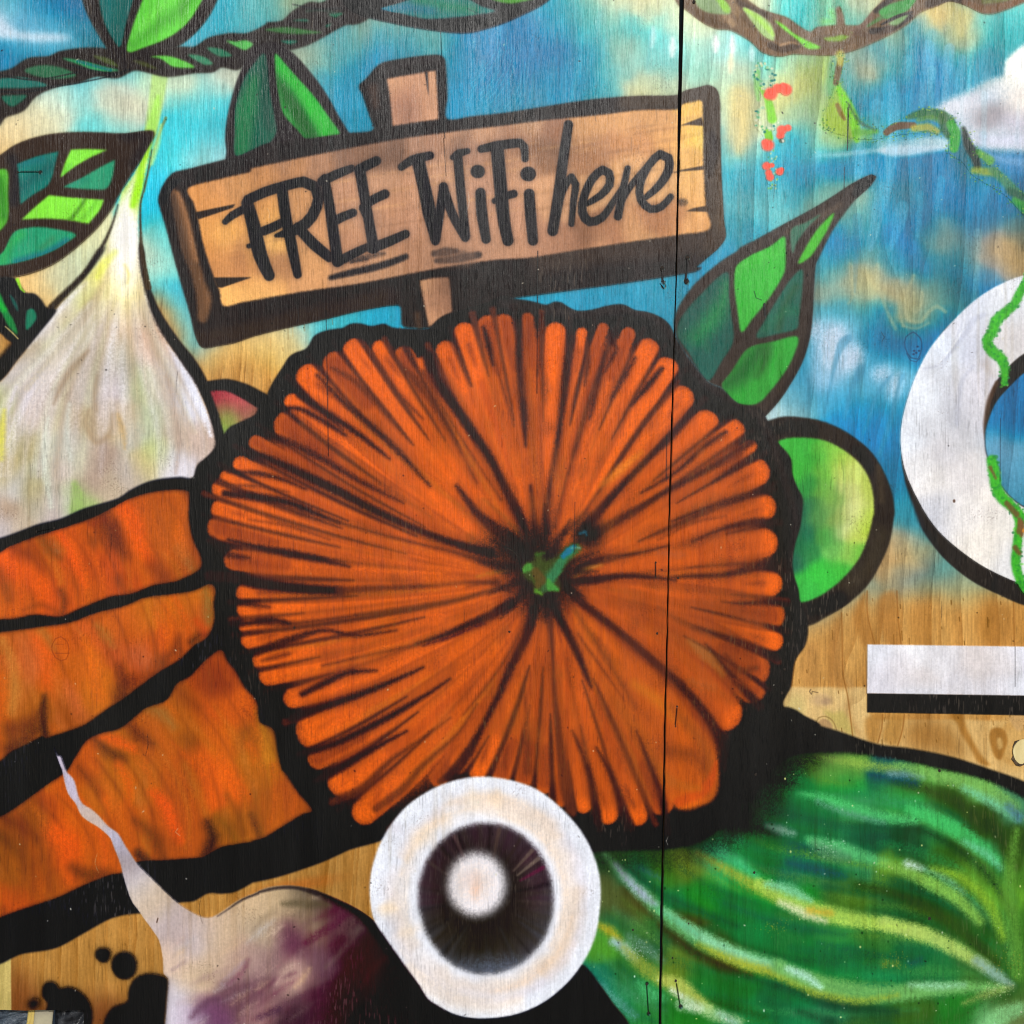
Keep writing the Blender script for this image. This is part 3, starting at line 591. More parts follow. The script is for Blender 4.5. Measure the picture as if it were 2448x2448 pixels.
brd = (QC(0,0,[1400,1400,222,152,88, 1500,1480,214,148,88, 1550,1350,212,148,92, 1700,1300,196,140,90, 1900,1250,170,122,82, 1480,1650,224,156,86, 1600,1700,230,166,92, 1600,1850,206,142,84, 1900,1500,206,144,88, 1500,1800,222,150,82])
 + QC(0,1,[1560,100,206,140,84, 1700,150,196,134,84, 1650,330,240,180,104, 1850,280,226,164,96, 1900,100,196,136,88, 1750,60,170,116,76])
 + QC(1,0,[100,1250,212,146,90, 60,1180,168,120,84, 200,1180,160,118,90, 300,1220,190,136,94, 130,1550,236,172,96, 170,1750,240,180,104, 340,1450,204,148,100, 450,1700,204,148,104, 500,1200,176,130,100, 700,1130,140,104,84, 900,1060,150,112,90, 950,1130,120,90,74, 850,1100,136,102,82, 650,1350,190,140,108, 950,1300,194,146,114, 1000,1500,196,144,110, 950,1600,176,130,102, 1150,1350,194,144,112, 1100,1600,190,140,110, 1200,1850,176,128,98, 1300,1000,170,128,104, 1500,1020,140,106,88, 1450,960,200,150,116, 1700,960,206,156,120, 1750,1000,170,128,104, 1600,1100,176,132,108, 1450,1250,190,144,114, 1720,1300,188,140,112, 1800,1150,170,126,98, 700,1850,180,130,98, 400,1850,206,150,100])
 + QC(1,1,[200,100,180,128,88, 100,250,232,170,104, 60,330,240,184,110, 400,220,212,154,104, 700,190,196,146,108, 1000,130,188,140,106, 1300,60,176,130,102, 30,30,226,164,96])
 + QC(2,0,[200,900,196,150,114, 100,1000,172,126,98, 350,950,160,114,88, 330,1080,128,92,70, 300,1130,150,108,80, 150,1250,196,146,112, 300,1400,206,154,114, 600,950,206,152,102, 700,900,212,156,104, 600,1060,150,106,76, 750,1080,176,124,86, 650,1130,170,120,84, 900,900,214,158,104, 1100,850,216,160,106, 1200,900,212,156,104, 1000,1000,206,146,96, 900,1200,222,166,112, 850,1050,200,140,92, 1200,1000,226,166,102, 1340,830,238,190,100, 1400,1000,252,216,104, 1340,960,236,186,96, 1350,1130,236,182,106, 1360,1350,234,180,112, 1400,1450,230,174,108, 1150,1300,226,172,116, 1100,1350,226,172,116, 1100,1560,178,122,84, 1250,1530,190,132,88, 950,1650,206,150,104, 1400,1600,220,162,104, 800,1680,170,118,86, 600,1700,140,98,74, 450,1720,168,120,92, 700,1620,166,116,84, 700,1750,196,142,104, 300,1780,176,128,100, 100,1780,186,138,108, 100,1600,192,142,112, 420,1480,204,152,112, 1000,1700,206,152,104, 650,1400,216,164,116]))
pl = fill_field(face, brd, 18, 1.3, .9)
fc = film('painted_board_face', pl, None, sg)
CLIP = mask_of(pl, 1)
for i in range(60):      # long smoky streaks of the painted grain
    x = rnd.uniform(470, 1600); y = 470 - (x - 470) * .165 + rnd.uniform(0, 170); L = rnd.uniform(60, 220)
    stroke([(x, y), (x + L*.5, y - L*.08 + rnd.uniform(-3,3)), (x + L, y - L*.16)], [1, rnd.uniform(3,10), 1], rnd.choice(((140,98,70),(226,170,110),(120,84,60),(236,182,118))), 6, rnd.uniform(.12,.3), .9)
CLIP = None
INKL = (37, 35, 39)
for pts in ([(465,508),(563,488),(557,497),(474,525)], Q(0,1,[1540,192,1820,190,1600,266,1570,262]), Q(2,0,[1280,912,1440,850,1455,912,1340,905]), Q(2,0,[1205,1252,1300,1228,1460,1198,1460,1228,1300,1240]), Q(2,0,[1325,1528,1380,1505,1475,1488,1485,1532])):
    shape(pts, (70,54,42) if pts[0][0] > 1000 else (46,38,34), 1.2, 1, .8, True)
bev = spl(Q(0,0,[1238,1372,1290,1380,1345,1500,1400,1720,1445,1932]) + Q(0,1,[1450,130,1480,230,1525,330,1512,430,1480,512,1435,500,1425,350,1380,150,1320,0]) + Q(0,0,[1290,1660,1255,1500]))
fill_field(bev, QC(0,0,[1260,1400,170,116,76, 1300,1500,120,84,60, 1340,1650,112,78,56, 1380,1850,140,96,66]) + QC(0,1,[1400,60,150,104,68, 1420,200,110,78,54, 1480,400,124,84,56]), 24, 3, .9) if False else shape(bev, (126,88,60), 3, .95, .9)
CLIP = mask_of(bev, 2)
stroke(Q(0,0,[1250,1420,1290,1600,1360,1900]), 14, (74,56,46), 10, .8, .9); stroke(Q(0,0,[1290,1400,1350,1580,1420,1880]), 9, (166,116,78), 7, .7, .9)
stroke(Q(0,1,[1400,100,1440,300,1480,500]), 16, (92,66,48), 10, .6, .9)
CLIP = None
film('painted_board_edge', bev, None, sg)
shape(Q(0,0,[1170,1460,1190,1380,1260,1310,1240,1360,1200,1450]), (24,24,34), 2, .9)
stroke(Q(0,0,[1170,1460,1215,1350,1290,1300]), [14,22,10], (26,26,36), 3, .9)
post = spl(Q(1,0,[980,570,1120,545,1250,523,1332,510,1340,600,1346,700,1354,862,1180,885,1022,910,1005,720]))
fill_field(Q(1,0,[980,570,980,570,1120,545,1250,523,1332,510,1332,510,1346,700,1354,862,1354,862,1180,885,1022,910,1022,910,1005,720]), QC(1,0,[1030,600,206,154,118, 1200,580,198,146,114, 1310,560,210,158,122, 1100,700,186,134,106, 1130,770,150,106,88, 1130,830,150,108,88, 1250,780,200,148,116, 1320,830,208,156,122, 1050,870,196,144,114]), 22, 1.3, .9)
film('painted_post_face', post, None, sg)
shape(Q(1,0,[1255,518,1275,518,1285,705,1272,640]), (36,30,34), 1.1, 1, .3, True)
stroke(Q(1,0,[880,640,900,760]), [22,14], (72,54,46), 10, .8, .9)
stroke(Q(1,0,[1000,500,1150,450,1330,430]), 8, (48,44,46), 6, .5)
leg = Q(1,1,[1218,216,1218,216,1320,196,1430,190,1430,190,1442,300,1452,438,1452,438,1370,480,1285,552,1285,552,1250,380])
fill_field(leg, QC(1,1,[1250,240,204,152,112, 1350,230,170,124,96, 1400,260,116,84,68, 1300,350,176,128,100, 1420,400,150,108,84, 1310,480,196,144,108]), 20, 1.3, .9)
film('painted_post_face', spl(leg), None, sg)
stroke(Q(1,1,[1200,460,1215,560]), [14,12], (78,58,46), 8, .8, .9)
skyw = Q(1,1,[0,620,200,570,530,495,800,430,1072,393,1098,545])

letters = [
 ('F', [([(591,486),(606,540),(622,610),(643,658)],[26,30,31,24]), ([(538,530),(556,514),(586,498)],[13,17,18]), ([(630,552),(652,543),(676,531)],[20,20,18]), ([(594,588),(612,584)],[10,12])]),
 ('R', [(Q(1,0,[225,1380,250,1560,290,1760,335,1980]),[24,24,24,18]), (Q(1,0,[-20,1440,100,1385,230,1345,380,1312,465,1350,488,1430,440,1560,340,1650,180,1700]),[22,22,22,22,24,24,24,22,8]), (Q(1,0,[340,1640,450,1760,565,1855]),[22,24,22])]),
 ('E', [(Q(1,0,[530,1290,560,1450,590,1650,625,1885]),[20,22,24,24]), (Q(1,0,[510,1310,610,1260,725,1215]),[20,20,16]), (Q(1,0,[590,1600,670,1560,735,1535]),[20,20,18]), (Q(1,0,[620,1890,720,1840,840,1780]),[20,20,16])]),
 ('E', [(Q(1,0,[785,1225,815,1400,850,1600,885,1790]),[24,22,22,24]), (Q(1,0,[780,1225,830,1195,905,1160]),[20,22,20]), (Q(1,0,[830,1470,900,1430,965,1400]),[18,20,20]), (Q(1,0,[870,1790,1000,1740,1115,1688]),[22,22,18]), (Q(1,0,[815,1500,830,1540]),[22,20])]),
 ('W', [(Q(1,0,[1085,1205,1160,1155,1290,1122]),[16,20,18]), (Q(1,0,[1205,1160,1260,1400,1300,1600,1330,1740]),[28,28,30,18]), (Q(1,0,[1330,1720,1360,1540,1387,1350]),[22,20,18]), (Q(1,0,[1387,1345,1450,1540,1545,1715]),[18,20,18]), (Q(1,0,[1550,1700,1515,1400,1490,1120]),[18,20,20]), (Q(1,0,[1455,1135,1500,1105,1560,1090]),[12,17,13])]),
 ('i', [(Q(1,0,[1655,1392,1665,1540,1695,1725]),[22,24,20]), (Q(1,0,[1630,1237,1640,1237]),[28,28])]),
 ('F', [(Q(1,0,[1775,1070,1800,1350,1825,1600,1853,1735]),[28,28,28,24]), (Q(1,0,[1660,1075,1780,1050,1940,1032,1970,1060,1976,1145]),[16,20,20,18,15]), (Q(1,0,[1755,1450,1830,1415,1895,1398]),[12,17,17])]),
 ('i', [(Q(2,0,[195,1400,205,1550,222,1735]),[23,24,22]), (Q(2,0,[183,1255,192,1255]),[31,31])]),
 ('h', [(Q(2,0,[478,900,440,1150,405,1420,365,1665]),[20,22,24,23]), (Q(2,0,[400,1500,440,1370,500,1278,530,1330,515,1450,500,1615]),[14,15,16,16,14,13])]),
 ('e', [(Q(2,0,[610,1470,710,1410,775,1330,770,1250,725,1225,650,1290,590,1420,578,1530,630,1600,720,1570,800,1460,860,1360]),[12,16,18,18,18,18,18,20,19,16,14,10])]),
 ('r', [(Q(2,0,[905,1215,870,1380,835,1560]),[13,17,18]), (Q(2,0,[850,1480,930,1340,1040,1210]),[10,14,14])]),
 ('e', [(Q(2,0,[1035,1425,1130,1340,1200,1230,1200,1140,1140,1112,1060,1190,995,1330,1000,1440,1070,1508,1150,1490,1215,1420]),[12,16,19,19,18,16,16,17,17,16,14])]),
]
def outline_of(pts, w):
    p = spl(pts, False, 12.0); n = len(p)
    ww = np.interp(np.linspace(0, 1, n), np.linspace(0, 1, len(w)), w) * .5
    d = np.gradient(p, axis=0); d /= np.maximum(np.hypot(d[:, 0], d[:, 1])[:, None], 1e-6)
    nn = np.stack([-d[:, 1], d[:, 0]], 1)
    def cap(c, v, r): 
        a0 = math.atan2(v[1], v[0]); return [c + r * np.array((math.cos(a0 - k), math.sin(a0 - k))) for k in (.6, 1.2, 1.9, 2.5)]
    return np.array(list(p + nn * ww[:, None]) + cap(p[-1], nn[-1], ww[-1]) + list((p - nn * ww[:, None])[::-1]) + cap(p[0], -nn[0], ww[0]))
LET = []
for ch, sts in letters:
    for pts, w in sts: stroke(pts, np.array(w) + 9.0, (66,52,48), 9, .30, .9)
    for pts, w in sts: stroke(pts, np.array(w) * 1.1, INKL, 2.6, 1, .7)
    LET.append((ch, [outline_of(pts, w) for pts, w in sts], sg))
for pts, w, al in ((Q(1,1,[575,192,700,160,860,125,1000,85,1115,40]),[12,16,17,17,14],.95), (Q(1,0,[620,1890,760,1870,960,1830]),[8,14,8],.55), (Q(1,0,[720,1890,830,1870]),[6,8],.6), (Q(1,0,[1320,1830,1400,1818,1480,1812]),[14,22,12],.8), (Q(1,0,[1340,1880,1480,1868,1640,1838]),[12,20,16],.85), (Q(1,0,[1480,1820,1560,1830]),[14,10],.5), (Q(2,0,[1290,1462,1310,1462]),[18,18],.55)):
    stroke(pts, w, INKL, 5, al, 1.3)
stroke(Q(1,0,[1380,1850,1560,1850]), 44, (130,98,80), 14, .5, 1.2)

# pointed leaf at the right of the sign ----------------------------
leafE = Q(3,0,[828,1262,862,1275,820,1345,720,1435,640,1532,560,1645,500,1755,455,1850]) + Q(3,1,[425,100,410,300,402,480,380,640,330,800,250,950,160,1085,60,1195,10,1235]) + Q(2,1,[1800,1240,1700,1100,1580,990,1490,950,1350,780,1262,640,1240,520,1262,430,1320,330,1400,230,1500,140,1600,62,1700,0]) + Q(3,0,[-120,1790,0,1730,200,1620,400,1512,550,1420,700,1322])
halo(spl(leafE), (60,90,90), 4, .3)
pl = shape(leafE, (58,49,45), 1.6, grain=.8); le = film('painted_leaf', pl, 'pointed green leaf with glare-browned black veins painted between sign and lime')  # outline black lifted to brown, sun glare put into its colour
CLIP = mask_of(pl, 1)
stroke(Q(3,0,[840,1280,760,1330,720,1400]), [16,30,22], (28,26,28), 6, .95)
stroke(Q(3,0,[0,1720,400,1505,700,1322]), 6, (34,28,26), 4, .7)
stroke(Q(3,1,[425,60,405,450,370,680,240,960,60,1190]), [12,14,22,22,12], (38,32,32), 6, .6)
stroke(Q(3,0,[600,1480,400,1600,220,1680]), 12, (92,76,62), 8, .6)
CLIP = None
cells(le, [
 ([(1763,633),(1790,614),(1796,610),(1840,590),(1874,566),(1877,600),(1877,633),(1874,653),(1848,699),(1818,739),(1796,766),(1772,795),(1763,749),(1756,699),(1755,660)], (62,176,62), lambda: stroke([(1765,640),(1800,620),(1860,600)], 24, (74,188,66), 16, .6)),
 (Q(2,1,[1630,160,1550,200,1450,300,1350,405,1275,520,1268,620,1350,740,1400,830,1490,935,1580,800,1665,650,1650,450,1635,330]), (26,86,76), lambda: stroke(Q(2,1,[1400,620,1500,520,1600,360,1620,250]), [30,44,34,16], (46,132,70), 26, .7), lambda: stroke(Q(2,1,[1320,620,1420,600,1480,700]), 18, (30,100,70), 12, .4)),
 (Q(3,0,[248,1662,350,1610,462,1550,370,1642,290,1752,258,1832]), (66,112,92)),
 (Q(3,0,[298,1902,380,1742,450,1642,557,1540,520,1642,440,1782,380,1862]), (72,176,50)),
 (Q(3,1,[330,138,326,300,304,480,290,562,150,600,0,627,60,500,150,350,250,200]), (40,96,82), lambda: stroke(Q(3,1,[150,560,200,400,280,260]), 14, (48,80,50), 14, .6), lambda: stroke(Q(3,1,[60,560,200,440,310,440]), 18, (40,120,80), 16, .4)),
 (Q(3,1,[292,620,270,750,200,880,100,1010,4,1102]) + Q(2,1,[1700,1105,1600,1010,1588,960,1650,880,1740,740,1800,692]) + Q(3,1,[100,660]), (54,160,60), lambda: stroke(Q(2,1,[1620,960,1740,860,1850,720]), [40,50,40], (38,92,48), 24, .8, .9), lambda: stroke(Q(3,1,[0,900,60,800,90,680]), 16, (44,96,46), 12, .6))], 'painted_cell')
stroke(Q(2,1,[1815,290,1830,340,1870,355]), 1.8, (22,60,36), 1, .8); stroke(Q(2,1,[1885,385,1892,470]), 3.2, (16,20,24), 1, .8)
stroke(Q(3,1,[55,380,60,470]), 3, (16,20,24), 1, .8)

# lime -------------------------------------------------------------
lime = Q(3,1,[20,1250,80,1226,200,1196,350,1205,480,1231,620,1291,750,1380,850,1480,930,1620,980,1760,996,1900]) + Q(3,2,[992,100,960,280,900,430,800,600,650,740,500,830,380,890,200,880,100,600,100,100]) + Q(3,1,[60,1600])
pl = shape(lime, (45,39,36), 1.4, grain=.7); li = film('painted_lime', pl, 'half a bright green lime with a thick black rim painted beside the pumpkin')
CLIP = mask_of(pl, 1)
stroke(Q(3,1,[120,1290,250,1260,400,1290]), 30, (30,28,28), 14, .7); stroke(Q(3,1,[740,1440,800,1560]), 30, (28,27,28), 12, .6); stroke(Q(3,1,[880,1560,900,1800]), 12, (74,62,48), 8, .6); stroke(Q(3,2,[640,600,800,480,900,250]), 40, (66,58,44), 24, .5)
stroke(Q(3,2,[400,770,600,700]), 40, (26,26,28), 14, .7)
CLIP = None
limec = QC(3,1,[200,1400,62,176,64, 350,1400,62,174,64, 400,1500,60,170,62, 480,1450,84,180,66, 550,1450,140,200,76, 300,1600,64,176,62, 380,1700,50,148,66, 500,1600,110,184,70, 600,1550,176,206,84, 500,1750,112,176,74, 400,1850,44,120,72, 650,1600,206,222,120, 560,1800,130,170,84, 650,1750,204,214,130, 600,1900,176,190,110, 720,1800,216,222,140, 800,1750,186,206,90, 820,1900,180,206,80, 450,1900,90,150,80]) + QC(3,2,[330,60,34,100,76, 350,200,36,106,76, 430,100,84,150,82, 500,60,130,180,90, 560,150,130,160,80, 520,250,70,150,70, 650,50,214,222,150, 640,200,208,220,150, 740,100,214,224,140, 720,250,186,204,90, 800,150,170,200,60, 560,350,110,184,90, 650,380,150,200,90, 740,380,110,184,66, 300,300,36,110,70, 280,430,40,100,80, 350,400,50,130,70, 400,500,58,182,66, 330,620,60,176,70, 500,520,60,182,66, 600,480,66,180,64])
limei = Q(3,1,[150,1382,220,1352,350,1348,480,1365,600,1420,720,1510,800,1620,838,1750,846,1900]) + Q(3,2,[838,110,800,260,730,420,600,570,450,680,310,722,300,640,270,540,255,440,275,300,310,180,326,80]) + Q(3,1,[330,1780,285,1700,250,1600,245,1500,205,1440])
pl = fill_field(limei, limec, 15, 1.4, .6); film('painted_lime_flesh', pl, None, li)
CLIP = mask_of(pl, 1)
for x in (430, 470, 560, 610):
    stroke(Q(3,2,[x, 300, x - 10, 100, x + 20, -120, x + 10, -300]), 6, (60,110,50), 5, .22)
CLIP = None

# garlic -----------------------------------------------------------
gout = [(302,560),(245,620),(200,680),(162,728),(116,742),(60,790),(0,850),(-200,1000),(-200,1500),(200,1400),(470,1180),(520,1130),(515,1060),(490,960),(463,864),(424,815),(380,748),(361,700),(348,650),(342,600)]
pl = shape([(345,600),(350,650),(364,700),(386,749),(428,812),(468,862),(496,912),(530,1000),(540,1100),(460,1150),(500,1000),(420,850),(345,740),(320,640),(334,580)], (32,27,27), 2, 1, .8)
ol = film('painted_garlic', spl([(366,312),(345,371),(320,420),(291,457),(280,490),(240,600),(200,660),(160,720),(100,780),(0,870),(-180,1010),(-180,1400),(100,1300),(300,1190),(470,1160),(540,1110),(500,950),(463,864),(424,815),(380,748),(361,700),(345,620),(336,500),(345,420),(362,358)]), 'white garlic bulb with a yellow neck and sun glare painted at the left')
shape([(255,590),(232,600),(195,665),(150,730),(110,745),(50,795),(-30,880),(-200,1010),(-200,1080),(-20,930),(60,840),(150,740),(210,660)], (32,27,27), 3, 1, .8)
body = Q(0,0,[1110,960,1040,1120,960,1270,880,1380,855,1480,820,1600,780,1740]) + Q(0,1,[760,20,650,160,530,290,400,430,280,580,150,760,0,945,-300,1200,-500,1600,-500,2600,500,2300,1100,1800,1400,1632,1430,1540,1510,1480,1555,1400,1540,1280,1510,1200,1418,980,1322,830,1178,620,1093,450,1043,280,1008,120,998,0]) + Q(0,0,[998,1650,1010,1500,1025,1400,1050,1250,1090,1080])
garc = QC(0,0,[1090,1000,178,236,80, 1060,1100,166,236,50, 1010,1180,190,236,90, 960,1290,246,240,160, 1010,1340,150,232,40, 930,1370,160,236,50, 990,1430,160,236,50, 900,1450,222,236,120, 960,1500,220,240,110, 930,1560,255,252,226, 860,1600,236,236,160, 900,1700,255,254,244, 960,1750,255,255,250, 800,1750,214,206,140, 780,1850,224,220,120, 840,1850,246,244,150, 900,1880,255,255,240, 980,1650,255,252,230]) + QC(0,1,[930,100,255,252,236, 880,60,255,255,244, 960,200,255,250,220, 770,100,232,238,110, 680,200,224,224,110, 850,230,248,246,150, 600,350,214,220,120, 900,330,252,240,150, 1020,350,236,226,200, 990,100,255,255,246, 700,430,226,202,110, 500,500,206,190,130, 850,450,240,214,170, 1000,480,230,206,170, 550,600,190,200,140, 400,600,200,196,160, 350,560,226,212,212, 480,400,236,228,226, 590,270,230,226,204, 700,650,190,176,140, 850,600,220,184,140, 900,700,184,176,146, 1050,650,226,180,150, 1150,750,214,184,166, 1250,850,226,222,236, 200,750,190,170,136, 100,900,200,190,180, 250,850,206,206,216, 400,750,200,196,150, 600,750,158,134,104, 450,950,162,138,114, 700,850,184,170,140, 650,950,190,180,166, 850,950,200,184,192, 900,850,162,154,130, 1000,950,168,182,126, 1100,950,206,200,162, 1200,950,194,174,166, 1350,1000,228,228,242, 1400,1150,226,226,242, 1450,1120,220,222,238, 150,1050,196,190,200, 50,1100,198,204,136, 20,1300,220,214,80, 100,1300,190,180,186, 250,1150,190,168,164, 350,1200,200,184,150, 200,1400,184,170,118, 400,1400,206,206,190, 550,1400,190,180,160, 650,1250,174,150,114, 800,1200,186,170,160, 870,1250,196,164,108, 950,1300,190,190,180, 1100,1250,190,202,158, 1150,1450,188,202,126, 1250,1250,200,180,160, 1330,1350,194,170,150, 1450,1350,206,182,166, 1500,1300,190,160,140, 1250,1500,222,216,228, 1230,1600,226,222,228, 1050,1550,208,192,118, 950,1600,190,176,166, 700,1500,170,144,126, 650,1650,170,144,126, 800,1700,190,170,140, 550,1500,200,200,170, 520,1750,170,186,120, 560,1850,150,180,96, 400,1600,206,180,172, 430,1800,216,200,208, 330,1600,200,206,180, 250,1700,178,164,108, 100,1700,206,206,206, 50,1850,180,150,120, 300,1850,190,180,150, 20,1600,200,180,120, 30,2000,190,180,180, 150,2000,200,180,150, 400,1950,196,180,180])
garc = [(a, b, c*.9+20, d*.9+20, e*.92+20) for a, b, c, d, e in garc]
pl = fill_field(body, garc, 23, 2.2, 1.2, warp=6)
film('painted_garlic_skin', pl, None, ol)
CLIP = mask_of(pl, 1.5)
def meridian(s):
    out = []
    for t in np.linspace(.0, 1, 7):
        y = 620 + 620 * t
        hw = np.interp(y, (600, 693, 749, 805, 875, 925, 998, 1064, 1140, 1240), (24, 52, 84, 122, 182, 218, 262, 292, 300, 280))
        cx = np.interp(y, (600, 700, 900, 1240), (306, 284, 236, 214))
        out.append((cx + s * hw, y))
    return out
for i in range(120):
    s = rnd.choice((rnd.uniform(-1.0, 1.0), rnd.uniform(-.9, .2))); a = rnd.uniform(.12, .6)
    pth = [p for p in meridian(s)]
    k = int(a * 4); pth = pth[k:k + rnd.choice((3, 4, 5))]
    if len(pth) < 2: continue
    c = rnd.choice(((236,234,246),(242,240,250),(158,136,112),(184,164,132),(210,212,180),(200,182,164),(228,220,228),(170,148,124),(240,238,240)))
    stroke(pth, [2, rnd.uniform(8, 24), 2], c, 11, rnd.uniform(.16, .36), .9)
for pts, w, c, al in ((Q(0,1,[1060,320,1130,470,1250,700,1370,920,1480,1200,1520,1330]),[8,12,18,30,26,8],(232,234,248),.75),(Q(0,1,[620,230,480,370,330,540,200,690]),[6,12,14,6],(238,236,240),.6),(Q(0,1,[640,720,520,850,430,1000,390,1100]),[6,18,16,5],(146,122,96),.6),(Q(0,1,[640,1150,620,1260,700,1380,800,1300,810,1180]),[8,12,14,12,8],(156,130,100),.5),(Q(0,1,[700,900,680,1050,700,1150]),[6,10,5],(160,136,110),.5),(Q(0,1,[850,1180,890,1300,900,1420]),[6,14,6],(196,160,104),.6),(Q(0,1,[1200,900,1250,1100,1290,1350,1270,1600]),[5,10,10,6],(170,146,130),.5),(Q(0,1,[350,1200,320,1400,330,1600,370,1850]),[5,14,16,8],(214,222,206),.6),(Q(0,1,[120,980,60,1150,40,1400]),[6,14,10],(214,206,222),.6),(Q(0,1,[500,1100,480,1300,510,1500]),[6,14,8],(200,206,196),.5),(Q(0,1,[30,1150,20,1300,10,1500]),[8,16,10],(222,218,80),.6),(Q(0,1,[540,1680,560,1760,555,1880]),[16,30,34],(140,178,90),.5)):
    stroke(pts, w, c, 8, al, 1.3)
stroke(Q(0,0,[1050,1180,960,1340,900,1500,930,1700]) + Q(0,1,[920,150,900,300]), [4,10,24,44,44,20], (255,255,248), 16, .92, .4)  # white neck paint and the sun glare on it, painted as one core
blob(280, 668, 62, 66, (255,240,150), .95, .55, .5); blob(296, 590, 34, 84, (255,255,252), .9, .95, .3)  # warm spill of that glare, painted as halo and bright centre
for pts, w, c, al in ((Q(0,0,[1080,1010,1030,1160,1000,1330,960,1480]),[6,16,20,14],(158,238,30),.8),(Q(0,1,[900,100,930,170,920,230]),[3,6,2],(224,206,70),.5),(Q(0,0,[830,1820,760,1900,700,2000]),[14,20,10],(228,238,90),.5)):
    stroke(pts, w, c, 7, al, .7)
CLIP = None
stroke(Q(0,0,[850,1480,810,1620,740,1770,640,1932]) + Q(0,1,[560,215,450,325,340,440,240,560]), [2,6,10,13,17,22], (40,32,26), 5, .92, 1.3)
stroke(Q(0,0,[830,1470,770,1600,720,1720]), [6,14,6], (240,240,190), 6, .6)
stroke(Q(0,0,[1095,1080,1062,1250,1034,1380,1012,1480,1015,1700,1022,1811]) + Q(0,1,[1040,120,1070,260]), [1.5,2.5,3,4,5.5,8,12,15], (66,52,36), 3, .9, 1.3)

# leaf at the left -------------------------------------------------
leafD = Q(0,0,[-640,1500,-300,1300,0,1120,120,1040,300,980,500,955,700,955,900,963,1112,950,1040,1120,950,1262,870,1395,800,1520,700,1650,550,1790,400,1900,250,1966,100,2001,-200,2010,-640,2000])
halo(spl(leafD), (120,110,60), 4, .3)
pl = shape(leafD, (56,44,37), 1.6, grain=.8); ld = film('painted_leaf', pl, 'left-hand green leaf with glare-browned black veins painted over the garlic neck')  # brown in this black is the glare veil, painted in
CLIP = mask_of(pl, 1)
stroke(Q(0,0,[100,1450,120,1250,90,1150]), 26, (38,36,40), 12, .8); stroke(Q(0,0,[900,980,1050,1000,960,1180]), 22, (36,32,34), 14, .6)
CLIP = None
cells(ld, [
 (Q(0,0,[125,1185,125,1185,270,1130,425,1094,425,1094,400,1180,375,1280,340,1345,250,1400,148,1476,148,1476,140,1300]), (28,116,106), lambda: stroke(Q(0,0,[150,1360,250,1280,400,1180]), 22, (24,84,84), 18, .7), lambda: stroke(Q(0,0,[160,1180,300,1150]), 14, (26,110,120), 12, .6)),
 (Q(0,0,[515,1080,515,1080,640,1077,776,1083,776,1083,650,1140,540,1205,438,1282,438,1282,470,1180]), (132,228,66), lambda: stroke(Q(0,0,[450,1270,500,1200]), 14, (100,200,60), 10, .6)),
 (Q(0,0,[832,1154,832,1154,812,1280,770,1362,680,1369,560,1362,458,1351,458,1351,600,1280,720,1210]), (50,152,112), lambda: stroke(Q(0,0,[500,1340,620,1290]), 14, (32,130,110), 12, .5)),
 (Q(0,0,[355,1410,355,1410,500,1425,752,1443,752,1443,720,1520,640,1617,640,1617,500,1590,320,1578,158,1586,158,1586,260,1490]), (134,230,66), lambda: stroke(Q(0,0,[490,1610,560,1520,620,1430]), [12,9,6], (70,130,30), 6, .8, .9), lambda: stroke(Q(0,0,[560,1600,650,1520,700,1440]), 7, (90,170,50), 8, .5)),
 (Q(0,0,[100,1680,220,1642,350,1645,547,1690,480,1752,380,1812,250,1862,100,1902,0,1916,-300,1920,0,1840]), (44,156,112), lambda: stroke(Q(0,0,[480,1740,340,1820,120,1890]), 16, (24,110,126), 9, .8), lambda: stroke(Q(0,0,[20,1880,60,1780,150,1690]), 22, (52,172,80), 14, .6), lambda: stroke(Q(0,0,[300,1790,380,1720]), 12, (60,120,80), 10, .6)),
 (Q(0,0,[-400,1450,-60,1250,52,1228,60,1400,52,1600,-60,1700,-400,1750]), (84,176,50), lambda: stroke(Q(0,0,[0,1300,30,1560]), 18, (46,120,40), 12, .7))], 'painted_cell')

# dark vine knot at the left ---------------------------------------
knot = Q(0,1,[-600,190,-60,190,100,190,150,252,185,300,250,308,300,352,345,418,410,430,280,600,130,780,0,940,-600,1300,-600,900,-60,840,0,790,95,682,40,630,0,590,-600,560])
pl = shape(knot, (27,27,32), 1.6); kn = film('painted_vine_knot', pl, 'dark knot of vine painted between the left leaf and the garlic')
cells(kn, [
 (Q(0,1,[-80,260,0,300,40,400,100,500,130,605,60,540,0,430,-80,400]), (22,130,66)),
 (Q(0,1,[68,308,120,370,136,444,100,395]), (22,88,80)),
 (Q(0,1,[196,430,245,420,265,490,190,572]), (18,122,92))], 'painted_leaflet')
stroke(Q(0,1,[-20,350,30,420]), 12, (30,190,60), 8, .8); stroke(Q(0,1,[125,205,150,270,175,295]), [8,6,3], (150,226,50), 3, .9)
stroke(Q(0,1,[40,545,90,590,130,632]), [3,4,3], (186,170,110), 2, .9)
# radish sliver ----------------------------------------------------
pl = shape(Q(0,1,[1436,968,1480,945,1560,930,1650,925,1780,960,1880,1010,1960,1060,2100,1300,1700,1500,1590,1500,1566,1400,1522,1200]), (28,27,30), 1.5)
ra = film('painted_radish', pl, 'sliver of red and green radish painted between garlic and pumpkin')
pl = fill_field(Q(0,1,[1518,1012,1518,1012,1620,1010,1720,1050,1860,1135,1860,1135,1840,1182,1740,1232,1670,1282,1620,1332,1620,1332,1580,1180]), QC(0,1,[1560,1030,150,50,60, 1640,1060,190,70,82, 1750,1110,190,76,86, 1600,1140,130,110,70, 1700,1170,150,120,84, 1800,1170,140,96,76, 1650,1230,134,156,66, 1620,1300,130,160,80]), 16, 1.5, .9)
film('painted_radish_flesh', pl, None, ra)

